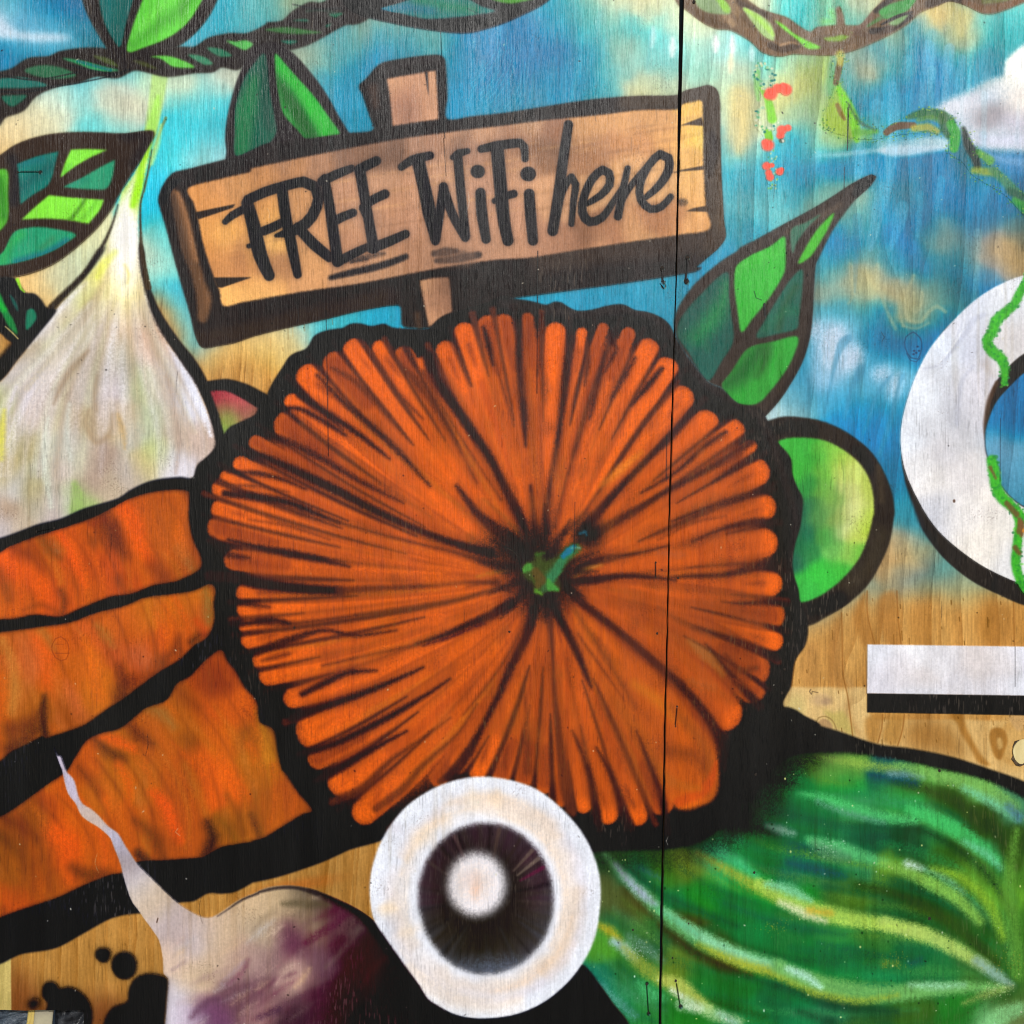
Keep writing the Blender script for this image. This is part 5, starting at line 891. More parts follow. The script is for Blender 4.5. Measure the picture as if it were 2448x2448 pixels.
# hub of the pumpkin and its stalk
C0b = CP([1055,855])[0]
blob(C0b[0], C0b[1], 78, 74, (30,25,24), .75, .95, 1.4)
blob(*CP([970,790])[0], 72, 44, (34,30,26), .95, .85, 1.6); blob(*CP([1060,930])[0], 52, 46, (34,29,26), .9, .85, 1.4); blob(*CP([1190,745])[0], 34, 38, (28,26,28), .8, .9, 1.2)
for a, L in ((0,70),(.55,60),(2.3,90),(2.75,80),(3.3,90),(3.7,90),(4.3,90),(4.75,100),(5.2,80),(5.6,110),(1.2,80),(1.75,80),(1.5,60),(5.95,80),(4.0,80)):
    x, y = C0b; stroke([(x + 40*math.cos(a), y + 40*math.sin(a)), (x + (60+L)*math.cos(a), y + (60+L)*math.sin(a))], [30, 3], (36,28,26), 8, .7, 1.4)
stem = Q(2,2,[148,480,180,435,230,430,240,370,290,360,300,420,380,400,440,350,500,300,575,325,540,380,470,430,440,480,400,540,420,632,340,632,300,640,272,672,240,620,190,560,150,530])
pl = spl(stem)
shape(stem, (66,82,40), 4, .85, 1.6)
stroke(Q(2,2,[300,600,380,500,460,400,540,330]), [34,30,24,16], (56,96,56), 6, .85, 1.6)
film('painted_stalk', pl, 'short green painted stalk with a blue tip at the heart of the pumpkin', pk)
for pts, w, c, al in ((Q(2,2,[165,490,190,470,210,480]),[14,20,12],(74,140,58),.95),(Q(2,2,[340,560,400,480,440,410,500,350]),[22,20,16,14],(54,120,78),.9),(Q(2,2,[440,390,480,350,520,320]),[12,16,9],(4,110,140),.95),(Q(2,2,[330,570,350,610,400,630]),[12,20,8],(70,146,62),.95),(Q(2,2,[250,640,285,665]),[14,6],(90,150,50),.8),(Q(2,2,[240,500,280,560,260,600]),[20,26,16],(86,70,38),.9),(Q(2,2,[500,330,560,330]),[5,4],(110,150,130),.7),(Q(2,2,[560,225,600,215,610,240]),[6,8,4],(10,90,110),.7),(Q(2,2,[250,380,300,365]),[9,6],(60,100,44),.7)):
    stroke(pts, w, c, 5, al, 1.5)
stroke(Q(2,2,[20,325,70,340,110,390,130,450,140,500]), 2.6, (8,8,8), 1, .9)
stroke(Q(2,2,[30,330,80,352,115,400]), 1.6, (90,84,80), 1, .6)

# green squash -----------------------------------------------------
gout = [(1392,2305),(1432,2351),(1465,2398),(1503,2448),(1600,2700),(2700,2700),(2700,2060),(2620,1960),(2448,1868),(2371,1840),(2272,1808),(2172,1788),(2096,1778),(2006,1748),(1950,1730),(1874,1690),(1760,1760),(1720,1900),(1640,1990),(1500,2040),(1400,2060),(1400,2200)]
pl = shape(gout, (24,25,27), 1.4, 1, .6)
gd = film('painted_squash', pl, 'green striped squash with flowing light ribs painted at the lower right')
gin = [(1380,2310),(1392,2305),(1432,2351),(1465,2398),(1503,2448),(1600,2700),(2700,2700),(2700,2130),(2600,2010),(2530,1960),(2448,1909),(2371,1872),(2305,1852),(2239,1838),(2172,1821),(2099,1808),(2000,1800),(1900,1808),(1850,1840),(1790,1910),(1700,2000),(1600,2030),(1420,2040),(1380,2080),(1380,2200)]
gf = DP([300,1300,40,70,46, 350,1250,34,50,36, 480,1290,44,70,40, 700,1230,34,56,36, 850,1100,30,36,32, 900,950,28,38,34, 1000,950,34,70,56, 1100,900,60,96,40, 1050,1000,34,110,62, 1200,960,66,110,54]) if False else None
gc = [((1224 + a * .6335), (1224 + b * .6335), r, g_, bl) for a, b, r, g_, bl in (
 (320,1260,44,74,44),(420,1270,50,84,36),(480,1380,34,104,70),(560,1300,60,90,34),(700,1240,30,54,34),(760,1180,28,36,30),(840,1080,28,30,28),(880,960,26,32,32),(960,980,28,66,52),(1020,910,56,90,46),(1120,900,70,110,44),(1250,960,90,140,60),(1050,1030,30,120,60),(1250,1050,36,140,60),(1450,1080,44,156,74),(1450,1020,70,110,40),(1420,985,16,76,84),(1600,980,90,160,70),(1750,1020,100,170,80),(1880,1100,70,130,90),(1650,1080,50,80,34),(1780,1160,50,74,30),(1880,1260,46,70,30),
 (1000,1130,30,90,56),(1150,1170,34,110,60),(1350,1190,30,80,58),(1500,1210,34,70,44),(1300,1130,60,160,90),(1600,1180,50,150,76),(1800,1300,60,150,84),(1650,1280,52,90,34),(1750,1350,90,140,44),(1860,1450,100,160,50),
 (760,1280,60,170,110),(850,1330,50,170,90),(950,1300,26,100,50),(1080,1330,16,84,84),(1200,1370,26,84,56),(1300,1330,60,140,90),(1420,1370,110,160,50),(1450,1420,36,80,44),(1550,1440,40,70,30),(1650,1500,44,84,38),(1780,1560,50,96,40),(1250,1430,70,110,40),(1100,1420,36,130,44),(900,1400,36,150,56),(650,1330,110,130,44),(560,1370,60,120,36),(480,1340,36,96,60),(700,1450,40,130,44),(600,1450,28,110,60),(850,1500,32,110,50),
 (360,1450,80,90,50),(400,1550,50,110,70),(450,1480,80,84,40),(360,1620,80,150,50),(500,1600,60,110,50),(560,1600,40,90,56),(700,1640,40,100,52),(650,1560,70,60,26),(800,1680,60,70,30),(900,1600,30,120,60),(1050,1600,40,110,54),(1200,1580,50,130,60),(1350,1640,50,110,50),(1500,1680,30,96,56),(1250,1700,30,120,60),(1100,1680,30,120,56),(1400,1760,34,130,76),(1600,1740,40,110,60),(1750,1720,60,110,50),(1880,1700,60,110,44),(1900,1560,60,110,40),(1900,1350,70,120,44),
 (330,1780,26,110,90),(400,1830,40,130,80),(450,1730,50,110,50),(520,1780,44,140,70),(520,1860,50,130,60),(620,1720,110,130,44),(700,1780,40,120,50),(650,1880,40,120,40),(850,1800,34,110,44),(900,1900,30,130,70),(1000,1850,24,100,60),(1100,1900,40,130,76),(1200,1880,34,86,60),(1350,1900,44,90,50),(1500,1860,60,100,40),(1700,1860,44,120,44),(1800,1920,110,180,110),(1850,1820,60,100,44),(1880,1900,100,120,70))]
gc += [(2600,2100,70,140,60),(2600,2300,60,120,50),(2600,2600,60,140,60),(1800,2600,40,120,60)]
pl = fill_field(gin, gc, 24, 3.0, 1.3)
film('painted_squash_flesh', pl, None, gd)
CLIP = mask_of(pl, 3)
def fan(s):   # flow line from the dark shoulder to the blossom end
    a = np.array([(1400 + 420 * s, 2240 - 440 * s), (1560 + 420 * s, 2360 - 500 * s), (1800 + 300 * s, 2430 - 560 * s), (2100 + 190 * s, 2440 - 500 * s), (2330 + 100 * s, 2390 - 250 * s), (2415, 2358)], float)
    return a
for i in range(150):
    s = rnd.uniform(-.5, 1.0); p_ = spl(fan(s), False, 60)
    k = rnd.randrange(0, max(1, len(p_) - 5)); seg = p_[k:k + rnd.randrange(3, 7)]
    c = rnd.choice(((30,110,50),(40,140,60),(24,80,60),(90,130,44),(20,70,50),(60,160,84),(110,150,54),(46,70,30),(80,150,110),(30,120,70)))
    stroke(seg, [2, rnd.uniform(12, 34), 2], c, 15, rnd.uniform(.2, .45), 1.8)
HL = [([350,1290,450,1400,570,1510,700,1600,850,1670,1000,1712],[6,18,22,26,26,22],(100,176,104),.85),([570,1500,700,1590,850,1672,1000,1720,1100,1760],[4,14,20,18,10],(146,214,170),.8),([700,1630,850,1695,1000,1740,1120,1790,1250,1820],[6,14,16,14,8],(166,176,56),.8),([1000,1712,1120,1760,1250,1800,1400,1815,1560,1800,1720,1790,1850,1790],[20,26,28,26,22,18,10],(112,176,96),.85),([1040,1720,1110,1750,1160,1790],[8,12,6],(176,226,206),.85),([1500,1780,1620,1785,1700,1780],[5,10,5],(150,206,170),.7),([1120,1810,1300,1840,1450,1820],[6,10,5],(150,170,60),.7),
 ([700,1285,800,1340,900,1395,1000,1450],[8,16,22,20],(156,166,60),.7),([780,1280,850,1320,930,1380],[12,18,8],(70,184,120),.7),([930,1400,1050,1460,1150,1500,1250,1525,1400,1550,1550,1590],[16,26,24,20,20,20],(160,196,84),.85),([960,1400,1040,1420,1120,1460],[8,18,8],(120,196,150),.8),([1010,1470,1100,1510,1180,1540],[8,14,6],(206,214,170),.85),([1120,1500,1200,1510],[10,8],(196,168,60),.8),([1400,1550,1550,1590,1680,1650,1780,1710],[20,22,22,16],(168,196,100),.85),([1750,1690,1820,1740,1880,1780],[14,16,8],(140,176,160),.85),([1200,1540,1350,1560,1480,1560],[5,10,4],(186,220,96),.6),
 ([960,1180,1010,1195,1060,1210],[5,12,6],(120,160,140),.8),([1120,1235,1200,1255,1300,1290,1400,1320],[12,20,18,12],(90,190,116),.8),([1140,1250,1180,1280,1260,1300],[14,28,12],(84,140,100),.6),([1390,1320,1470,1345,1560,1390,1680,1460,1760,1540],[10,18,20,18,14],(130,184,80),.8),([1490,1325,1540,1340],[10,6],(200,226,216),.85),([1540,1340,1620,1370,1700,1430],[5,10,4],(130,190,150),.6),([1000,1330,1130,1320,1200,1340],[3,5,3],(0,0,0),0),
 ([1080,1060,1180,1080,1280,1120,1400,1150,1520,1160],[6,14,20,18,12],(80,190,110),.75),([1150,1090,1250,1130,1400,1170],[6,8,3],(90,140,120),.6),([1500,1120,1620,1170,1720,1230,1820,1310],[16,24,24,14],(70,186,100),.85),([1700,1240,1790,1290,1840,1340],[6,12,6],(110,196,150),.7),([1580,1340,1700,1380,1800,1480,1850,1600],[5,16,20,14],(136,180,54),.65),
 ([1150,920,1300,945,1450,970],[6,16,14],(140,176,76),.7),([1420,985,1480,985,1550,995],[8,14,6],(100,140,150),.7),([1450,950,1600,985,1750,1030,1880,1110],[10,24,30,24],(120,176,90),.7),([1700,1040,1800,1090,1900,1150],[8,14,10],(110,190,150),.7),([1870,1110,1910,1150],[12,14],(76,120,140),.7),
 ([390,1330,430,1380,480,1430,540,1480],[4,10,14,6],(166,180,204),.85),([480,1340,560,1380],[6,4],(60,130,130),.5),([540,1490,620,1540,700,1590],[6,10,6],(90,180,130),.6),
 ([330,1560,370,1580,410,1620],[8,14,6],(170,160,50),.8),([380,1620,420,1640,470,1690],[10,18,6],(156,190,196),.85),([420,1640,500,1720,560,1760,600,1770],[6,20,26,14],(134,150,60),.75),([440,1600,500,1640,560,1690],[10,20,10],(100,140,120),.5),([560,1760,620,1780,680,1830,740,1870],[14,28,26,14],(176,190,90),.85),([600,1800,680,1850,720,1870],[6,8,5],(206,220,200),.8),([660,1840,760,1890,850,1920],[10,20,16],(150,190,130),.75),([640,1855,700,1870],[16,12],(196,220,190),.7),([780,1890,840,1925],[8,10],(150,200,180),.7),
 ([330,1780,400,1850,460,1900],[10,16,10],(100,160,150),.5),([480,1780,520,1820,560,1830],[10,22,12],(80,180,110),.6),([1780,1932,1850,1890,1910,1870],[16,30,20],(130,196,130),.7),([1700,1850,1800,1810,1880,1790],[4,10,6],(150,170,90),.6),
 ([1900,1200,1870,1400,1890,1600,1900,1740],[10,20,24,20],(96,150,60),.6),([1450,1700,1400,1700],[6,8],(130,140,50),.5)]
DKS = [([420,1330,560,1430,700,1500,850,1560],[6,14,14,6],(20,70,50),.6),([560,1560,680,1650,800,1710,900,1740],[8,20,18,8],(56,50,26),.8),([420,1420,500,1490,570,1540],[8,18,10],(70,66,36),.75),([1000,1780,1150,1830,1300,1870,1450,1880],[8,20,22,10],(34,64,44),.7),([1040,1320,1130,1340,1250,1370],[8,16,6],(10,76,90),.75),([1300,1400,1450,1440,1580,1500,1720,1600,1820,1700],[6,20,26,26,18],(48,66,26),.75),([950,1110,1100,1150,1250,1180,1400,1190],[10,20,22,14],(26,80,56),.7),([1400,1160,1550,1200,1680,1270,1800,1380,1880,1500],[6,14,14,12,8],(34,60,36),.75),([1440,1010,1580,1050,1700,1110,1820,1210,1900,1330],[14,24,26,24,18],(46,64,28),.75),([1350,985,1420,990,1520,1020],[8,22,10],(14,66,86),.8),([800,1470,950,1530,1100,1570,1250,1590],[4,12,12,5],(28,90,60),.7),([1150,1620,1300,1650,1450,1680],[4,10,5],(24,80,60),.6),([880,1750,1000,1790],[3,5],(30,60,40),.5),([1620,1640,1750,1720,1820,1760],[10,14,6],(40,90,50),.6),([700,1830,850,1870,950,1900],[6,16,10],(40,70,30),.6),([900,1040,980,1010,1060,1020],[14,20,6],(26,40,36),.8),([880,1180,930,1190,1000,1210],[22,20,6],(32,34,28),.8),([740,1310,800,1370,900,1430],[3,6,3],(30,90,40),.5),([1500,1700,1540,1690],[9,9],(10,70,80),.6),([1080,1880,1200,1920],[10,20],(30,60,40),.6),([480,1660,560,1740],[8,6],(60,70,36),.5),([400,1700,480,1780,560,1850],[4,12,8],(24,80,54),.5)]
for i in range(9):
    s = -.35 + i * .155; f_ = fan(s)
    stroke(f_, [20, 34, 40, 34, 20, 6], (30,76,38), 26, .20, 1.6)
for pts, w, c, al in DKS: stroke(DP(pts), np.array(w) * 1.3, c, 15, al * .95, 1.8)
for pts, w, c, al in HL: stroke(DP(pts), np.array(w) * 1.55, c, 12, al * 1.05, 1.7)
shape([(1380,2030),(1440,2035),(1600,2030),(1690,2000),(1780,1920),(1850,1830),(1900,1790),(2000,1770),(1960,1800),(1880,1880),(1840,1960),(1760,2010),(1680,2050),(1500,2070),(1400,2070)], (26,27,27), 20, .8, 2.0)
shape([(1840,1700),(1900,1740),(2010,1785),(1930,1820),(1850,1880),(1800,1910),(1740,1950)], (26,27,28), 16, .75, 2.0)
for i in range(170):
    x, y = rnd.uniform(1400, 2480), rnd.uniform(1830, 2480)
    r = rnd.uniform(.8, 2.3); blob(x, y, r, r * rnd.uniform(.6, 1.6), rnd.choice(((200,220,150),(20,50,24),(220,224,140),(16,40,20),(190,226,200))), .6, rnd.uniform(.3, .9))
for (px, py, n, s, c) in ((1880,1690,60,26,(186,160,60)),(1430,1000,0,0,(0,0,0)),(1440,1690,50,20,(176,160,50)),(1830,1800,60,20,(216,226,180)),(1200,1260,60,20,(190,220,200)),(990,1560,40,20,(176,160,50)),(480,1650,70,18,(190,206,210)),(1700,1440,30,20,(150,180,60))):
    for i in range(n):
        x, y = DP([px, py])[0]; blob(x + rnd.gauss(0, s), y + rnd.gauss(0, s * .6), rnd.uniform(.8, 1.7), rnd.uniform(.8, 1.6), c, .6, .4)
CLIP = None

# turnip -----------------------------------------------------------
shape([(980,2300),(1060,2330),(1200,2330),(1340,2300),(1392,2305),(1432,2351),(1465,2398),(1503,2448),(1600,2720),(900,2720),(960,2400)], (22,23,31), 1.3)
tur = Q(0,2,[388,1762,415,1830]) + Q(0,3,[440,0,462,60,485,112,530,160,550,210,570,290,600,342,660,378,720,432,780,500,840,542,870,580,900,634,945,700,1000,782,1100,882,1220,1000,1320,1082,1440,1150,1510,1162,1560,1145,1620,1108,1700,1050,1800,1000]) + Q(1,3,[0,1000,80,960,150,940,280,932,430,955,600,1020,780,1110,900,1200,1050,1350,1200,1530,1280,1650,1345,1775,1400,1830,1500,2000,1560,2300,1500,2700,0,2700]) + Q(0,3,[1200,2700,1160,2100,1190,1932,1205,1750,1212,1600,1182,1570,1175,1450,1150,1330,1100,1250,1042,1172,1000,1110,955,1050,920,960,888,850,875,790,850,720,825,660,800,592,760,550,700,502,640,468,592,430,570,390,545,335,500,280,480,230,465,170,450,100,430,50])
turc = QC(0,3,[1300,1300,190,168,164, 1200,1200,188,174,176, 1600,1300,202,176,146, 1400,1600,212,186,156, 1250,1750,202,196,206, 1700,1450,190,160,142, 1800,1500,140,104,114, 1700,1700,112,74,86, 1500,1850,112,66,102, 1880,1700,58,20,50, 1350,1900,190,170,190, 1050,1000,208,182,150, 1100,1050,200,180,160, 950,850,190,180,188, 1000,950,202,200,210, 650,430,196,176,166, 530,230,196,186,206, 850,640,190,186,208, 890,770,140,126,126, 1900,1050,208,178,142, 1250,1450,216,190,170, 1400,1300,202,194,206, 1380,1220,190,170,160, 1500,1250,200,174,150, 1550,1500,206,180,154, 1250,1900,206,202,214]) + QC(1,3,[100,1080,200,174,140, 300,1050,150,130,104, 200,960,190,166,130, 420,1000,110,98,80, 500,1080,84,62,58, 650,1130,90,18,58, 300,1300,100,50,76, 100,1250,180,160,136, 0,1500,196,170,150, 600,1250,110,62,76, 450,1200,160,140,110, 700,1350,66,20,38, 900,1400,72,16,36, 850,1560,84,16,38, 500,1500,120,82,96, 300,1600,200,166,150, 150,1550,130,96,100, 500,1750,84,36,60, 700,1700,60,10,30, 1000,1600,28,6,16, 300,1850,72,44,58, 900,1850,24,6,16, 1100,1800,12,6,10, 1050,1450,16,6,14, 850,1250,40,14,34, 1200,1650,8,6,8, 100,1750,190,150,140, 720,1220,130,120,100])
turc = [(a, b, (c*.9+d*.1 if c > 1.3*d and c < 150 else c), d, (e*.85+d*.15 if c > 1.3*d and c < 150 else e)) for a, b, c, d, e in turc]
pl = fill_field(tur, turc, 27, 1.2, 1.0, warp=7)
tn = film('painted_turnip', pl, 'cream and purple turnip with a long thin root painted at the bottom')
CLIP = mask_of(pl, 1)
for i in range(130):
    x, y = rnd.uniform(420, 1040), rnd.uniform(2150, 2520); L = rnd.uniform(20, 80); a = rnd.uniform(.45, .95)
    d = (x - 420) / 600 + (y - 2100) / 900
    c = rnd.choice(((220,196,170),(206,176,140),(150,120,120),(190,186,190),(180,150,140))) if d < .62 else rnd.choice(((90,34,60),(60,20,36),(110,76,86),(84,26,48),(140,122,112))) if d < .95 else rnd.choice(((30,8,18),(70,12,34),(20,8,14)))
    stroke([(x, y), (x + L*.5, y - L*.5*a), (x + L, y - L*.95*a)], [1, rnd.uniform(8, 22), 1], c, 11, rnd.uniform(.15, .42), 1.6)
for pts, w, c, al in ((Q(1,3,[400,1350,560,1240,700,1130]),[8,20,8],(84,24,54),.6),(Q(1,3,[540,1520,640,1420,760,1280,780,1230]),[5,12,14,8],(140,122,108),.5),(Q(1,3,[820,1620,900,1510,980,1440]),[8,18,10],(96,18,42),.6),(Q(1,3,[320,1660,380,1590,420,1530]),[6,16,8],(210,172,140),.8),(Q(1,3,[60,1700,200,1600,320,1560]),[4,12,6],(96,50,70),.6),(Q(1,3,[180,1640,240,1560,300,1500]),[6,14,6],(206,176,160),.6),(Q(0,3,[1380,1880,1500,1760,1580,1750]),[10,18,8],(96,62,82),.7),(Q(0,3,[1640,1640,1740,1560,1790,1470]),[6,14,8],(116,64,84),.7),(Q(0,3,[1600,1640,1700,1540,1760,1480]),[6,10,4],(150,130,140),.6),(Q(1,3,[230,1060,400,1060,560,1070]),[10,22,14],(90,80,60),.8),(Q(1,3,[20,1250,100,1160,180,1120]),[4,10,4],(140,120,100),.6),(Q(1,3,[60,1180,160,1100]),[6,8],(160,140,110),.6),(Q(0,3,[1240,1540,1330,1480]),[4,5],(120,96,110),.6),(Q(1,3,[160,1830,330,1750,420,1700]),[12,20,8],(92,56,72),.6),(Q(1,3,[60,1880,200,1830]),[14,20],(70,46,66),.6)):
    stroke(pts, w, c, 9, al * .8, 1.8)
stroke(Q(1,3,[430,960,600,1030,780,1120,900,1210,1050,1360,1200,1540,1290,1680,1350,1800]), [4,14,26,40,60,60,60,60], (14,8,14), 12, .95, 1.2)
shape(Q(1,3,[600,1090,800,1150,1100,1420,1300,1800,1300,2300,420,2300,480,1850,560,1620,720,1380,660,1200]), (40,18,30), 34, .62, 1.6)
stroke(Q(0,3,[1570,1150,1640,1105,1750,1030,1860,985]) + Q(1,3,[60,975,200,945,330,945,480,985]), [1,3,6,7,8,9,10,12], (50,42,44), 4, .85, 1.0)
stroke(Q(0,3,[1140,1165,1132,1195]), 2.6, (50,30,20), 1, .8)
CLIP = None

# mushroom ---------------------------------------------------------
mush = [(1150,1856),(1100,1862),(1040,1882),(980,1920),(945,1957),(915,2003),(893,2060),(884,2110),(886,2160),(895,2200),(920,2238),(970,2310),(1000,2350),(1022,2385),(1042,2400),(1090,2425),(1150,2434),(1230,2425),(1300,2395),(1360,2345),(1400,2290),(1425,2230),(1436,2140),(1428,2070),(1395,1995),(1340,1930),(1280,1885),(1210,1862)]
mx, my = 1158, 2145
mc = []
for a in np.linspace(0, 6.283, 25)[:-1]:
    for r, c in ((275,(232,236,246)),(250,(222,226,238)),(225,(226,220,224)),(200,(230,216,206)),(178,(232,236,248))):
        c = np.array(c, float)
        if r == 225 and (4.4 < a < 5.6 or a < .9): c = np.array((228,210,196))
        if r == 200 and (3.6 < a < 6.0 or a < 1.4): c = np.array((234,218,204))
        if r == 250 and 1.2 < a < 2.4: c = np.array((238,224,212))
        mc.append((mx + r*math.cos(a), my + r*1.05*math.sin(a), *c))
mc += QC(1,3,[1250,1450,232,236,248, 1150,1250,244,226,206, 1000,1100,246,224,196, 1050,800,220,226,240, 1100,900,222,218,220, 1250,560,240,220,194, 1600,320,226,214,200, 1750,310,236,214,190, 1050,560,220,218,230, 1500,400,232,236,248])
pl = fill_field(mush, mc, 13, 1.4, .6)
mu = film('painted_mushroom', pl, 'cut white mushroom with dark gills painted below the pumpkin')
CLIP = mask_of(pl, 1)
for a0, a1, r, w, c, al in ((3.4,4.6,206,14,(240,214,184),.6),(4.9,6.9,192,16,(236,204,172),.55),(0.2,1.5,214,20,(226,190,154),.5),(1.5,2.6,232,18,(240,220,196),.45),(2.6,3.4,190,12,(240,216,186),.4),(4.3,5.4,232,20,(232,206,178),.45),(5.6,6.8,240,24,(218,214,228),.5),(0,6.28,262,22,(236,240,250),.45),(3.3,4.4,240,24,(228,236,248),.5),(0.3,1.4,236,16,(214,208,222),.5)):
    pts = [(mx + r*math.cos(a), my + r*1.05*math.sin(a)) for a in np.linspace(a0, a1, 8)]
    stroke(pts, [2, w, w, 2], c, 12, al * .62, 1.2)
CLIP = None
gill = [(mx + 4 + (161 + 2*math.sin(2*a))*math.cos(a), my + 2 + 179*math.sin(a)) for a in np.linspace(0, 6.283, 25)[:-1]]
gcl = [(mx + r*math.cos(a), my + r*1.1*math.sin(a), *c) for a in np.linspace(0, 6.283, 17)[:-1] for r, c in ((90,(46,40,38)),(130,(66,48,54) if math.sin(a) < .1 else (56,50,46)),(158,(50,38,46) if math.sin(a) < 0 else (66,64,70)))]
pl = fill_field(gill, gcl, 22, 4.0, 1.6); gi = film('painted_gills', pl, None, mu)
CLIP = mask_of(pl, 5)
for i in range(100):
    a = rnd.uniform(0, 6.283); r0 = rnd.uniform(70, 110)
    c = rnd.choice(((58,28,44),(20,18,22),(80,66,60),(26,24,20),(60,54,60),(50,44,34))) if math.sin(a) < .15 else rnd.choice(((30,26,20),(54,48,38),(20,18,18),(70,74,86)))
    stroke([(mx + r0*math.cos(a), my + r0*1.1*math.sin(a)), (mx + 162*math.cos(a), my + 178*math.sin(a))], [2, rnd.uniform(6, 18)], c, 6, rnd.uniform(.15, .38), 1.2)
for a, c in ((-2.05,(96,74,72)),(-1.35,(84,66,60)),(-.75,(104,88,78)),(-2.6,(74,62,60)),(-.45,(96,30,60)),(-.6,(120,104,92))):
    stroke([(mx + 95*math.cos(a), my + 95*math.sin(a)), (mx + 155*math.cos(a), my + 165*math.sin(a))], [5, 10], c, 3, .65, .8)
blob(mx + 10, my + 168, 110, 26, (110,124,150), .9, .55, 2.2); blob(mx - 30, my + 100, 90, 60, (38,36,26), .9, .4, 1)
CLIP = None
blob(1140, 2115, 92, 104, (30,27,26), .6, .5, 1.4)
pl = shape([(1140 + 68*math.cos(a), 2115 + (76 if math.sin(a) < 0 else 72)*math.sin(a)) for a in np.linspace(0, 6.283, 21)[:-1]], (234,234,244), 7, 1, .8)
film('painted_mushroom_stem', pl, None, mu)
blob(1138, 2112, 44, 50, (232,214,204), .9, .8, 1.4); blob(1136, 2118, 12, 26, (228,180,150), .9, .5, 1.2); blob(1120, 2100, 22, 20, (222,206,202), .9, .6, 1.2)

# white ring letter and bar with black drop shadows ----------------
R_out = [(2448,658),(2371,690),(2305,739),(2222,832),(2175,930),(2151,1031),(2160,1120),(2199,1208),(2238,1266),(2288,1312),(2355,1358),(2448,1399),(2540,1418),(2700,1380),(2860,1270),(2930,1030),(2870,800),(2720,670),(2570,630)]
R_sh = [(2300,760),(2180,950),(2154,1080),(2162,1146),(2179,1196),(2195,1240),(2205,1266),(2255,1334),(2321,1388),(2388,1422),(2448,1447),(2560,1470),(2740,1420),(2900,1290),(2950,1000),(2700,800)]
R_in = [(2448,845),(2411,875),(2378,915),(2361,958),(2351,1014),(2351,1045),(2355,1085),(2371,1123),(2400,1175),(2448,1214),(2550,1240),(2660,1200),(2740,1060),(2700,900),(2600,820),(2520,815)]
R_sky = [(2448,891),(2411,925),(2378,964),(2358,1014),(2353,1041),(2356,1080),(2371,1121),(2400,1172),(2448,1211),(2550,1236),(2655,1198),(2730,1060),(2700,930),(2600,860),(2520,855)]
SKYIN = IMG.copy()
pl = shape(R_sh, (40,37,36), 1.2); rs = film('painted_ring_letter', spl(R_out), 'white round letter O draped with green ivy, cut by the right edge')
shape([(2160,1140),(2200,1262),(2260,1335),(2210,1250)], (34,34,40), 2, .6)
ringc = [(2300,760,222,226,240),(2260,850,224,232,246),(2330,720,216,222,236),(2250,900,214,218,228),(2330,840,196,200,216),(2280,930,204,206,216),(2200,950,232,238,248),(2320,930,214,212,222),(2170,1030,228,234,244),(2220,1020,216,218,226),(2290,1000,196,198,208),(2340,1000,216,214,222),(2250,1080,220,218,224),(2300,1060,206,206,212),(2200,1120,228,228,232),(2230,1150,236,232,230),(2300,1130,224,220,222),(2350,1120,234,228,226),(2240,1220,204,206,216),(2300,1230,232,228,226),(2380,1200,234,228,222),(2350,1300,236,230,222),(2420,1340,228,228,230),(2420,1250,236,232,226),(2400,740,220,224,232),(2430,800,216,212,214),(2380,850,226,224,226),(2400,680,232,236,244),(2700,1030,224,224,230),(2600,1330,230,228,226)]
pl = fill_field(R_out, ringc, 26, 1.2, .6)
CLIP = mask_of(pl, 1)
for pts, w, al in ((Q(3,1,[1500,420,1490,520,1440,640,1380,740,1290,830,1200,850]),[3,8,10,8,6,3],.4),(Q(3,1,[1640,460,1560,500,1500,600,1400,730,1330,850]),[10,16,10,6,3],.35),(Q(3,1,[1560,830,1480,930,1450,1060,1440,1250]),[4,12,14,10],.3),(Q(3,1,[1300,480,1380,440]),[4,6],.3)):
    stroke(Q(0,0,[0,0,1,1]), 1, (0,0,0), 1, 0); stroke(pts, w, (168,174,196), 5, al)
stroke(Q(3,1,[1500,430,1480,560,1400,700,1300,820]), 5, (240,244,252), 3, .6)
stroke(Q(3,1,[1650,820,1700,900]), [26,10], (150,130,120), 12, .25, 1.6)
CLIP = None
shape(R_in, (38,34,32), 1.2)
stroke([(2380,915),(2362,958),(2352,1014),(2353,1050)], [10,12,10,4], (84,60,46), 4, .7)
r_ = raster(spl(R_sky), 4); m, x0, y0 = r_
put(blur(m, 1.2), x0, y0, SKYIN[y0:y0+m.shape[0], x0:x0+m.shape[1]])
del SKYIN
shape([(2353,1041),(2371,1123),(2448,1211),(2448,1160),(2420,1080),(2400,1030)], (110,150,184), 18, .4)
def ivy(pts, w):
    path = spl(Q(3,1,pts), False, 5)
    n = len(path)
    for i, (x, y) in enumerate(path):
        ww = np.interp(i / n, np.linspace(0, 1, len(w)), w)
        for k in range(4):
            blob(x + rnd.gauss(0, ww*.26), y + rnd.gauss(0, ww*.26), rnd.uniform(2, ww*.20), rnd.uniform(2, ww*.20), rnd.choice(((40,120,60),(30,100,60),(50,150,60),(160,210,150))), .5, .7, .8)
    stroke(path, np.array(w) * .98, (58,150,58), 5, .7, 1.4)
    stroke(path, np.array(w) * .78, (66,178,50), 4, .95, 1.2)
    for i in range(int(n * 1.5)):
        x, y = path[rnd.randrange(n)]; blob(x + rnd.gauss(0, 6), y + rnd.gauss(0, 6), rnd.uniform(1.5, 5), rnd.uniform(1.5, 5), rnd.choice(((84,196,50),(46,150,50),(40,130,60))), .5, .5, .8)
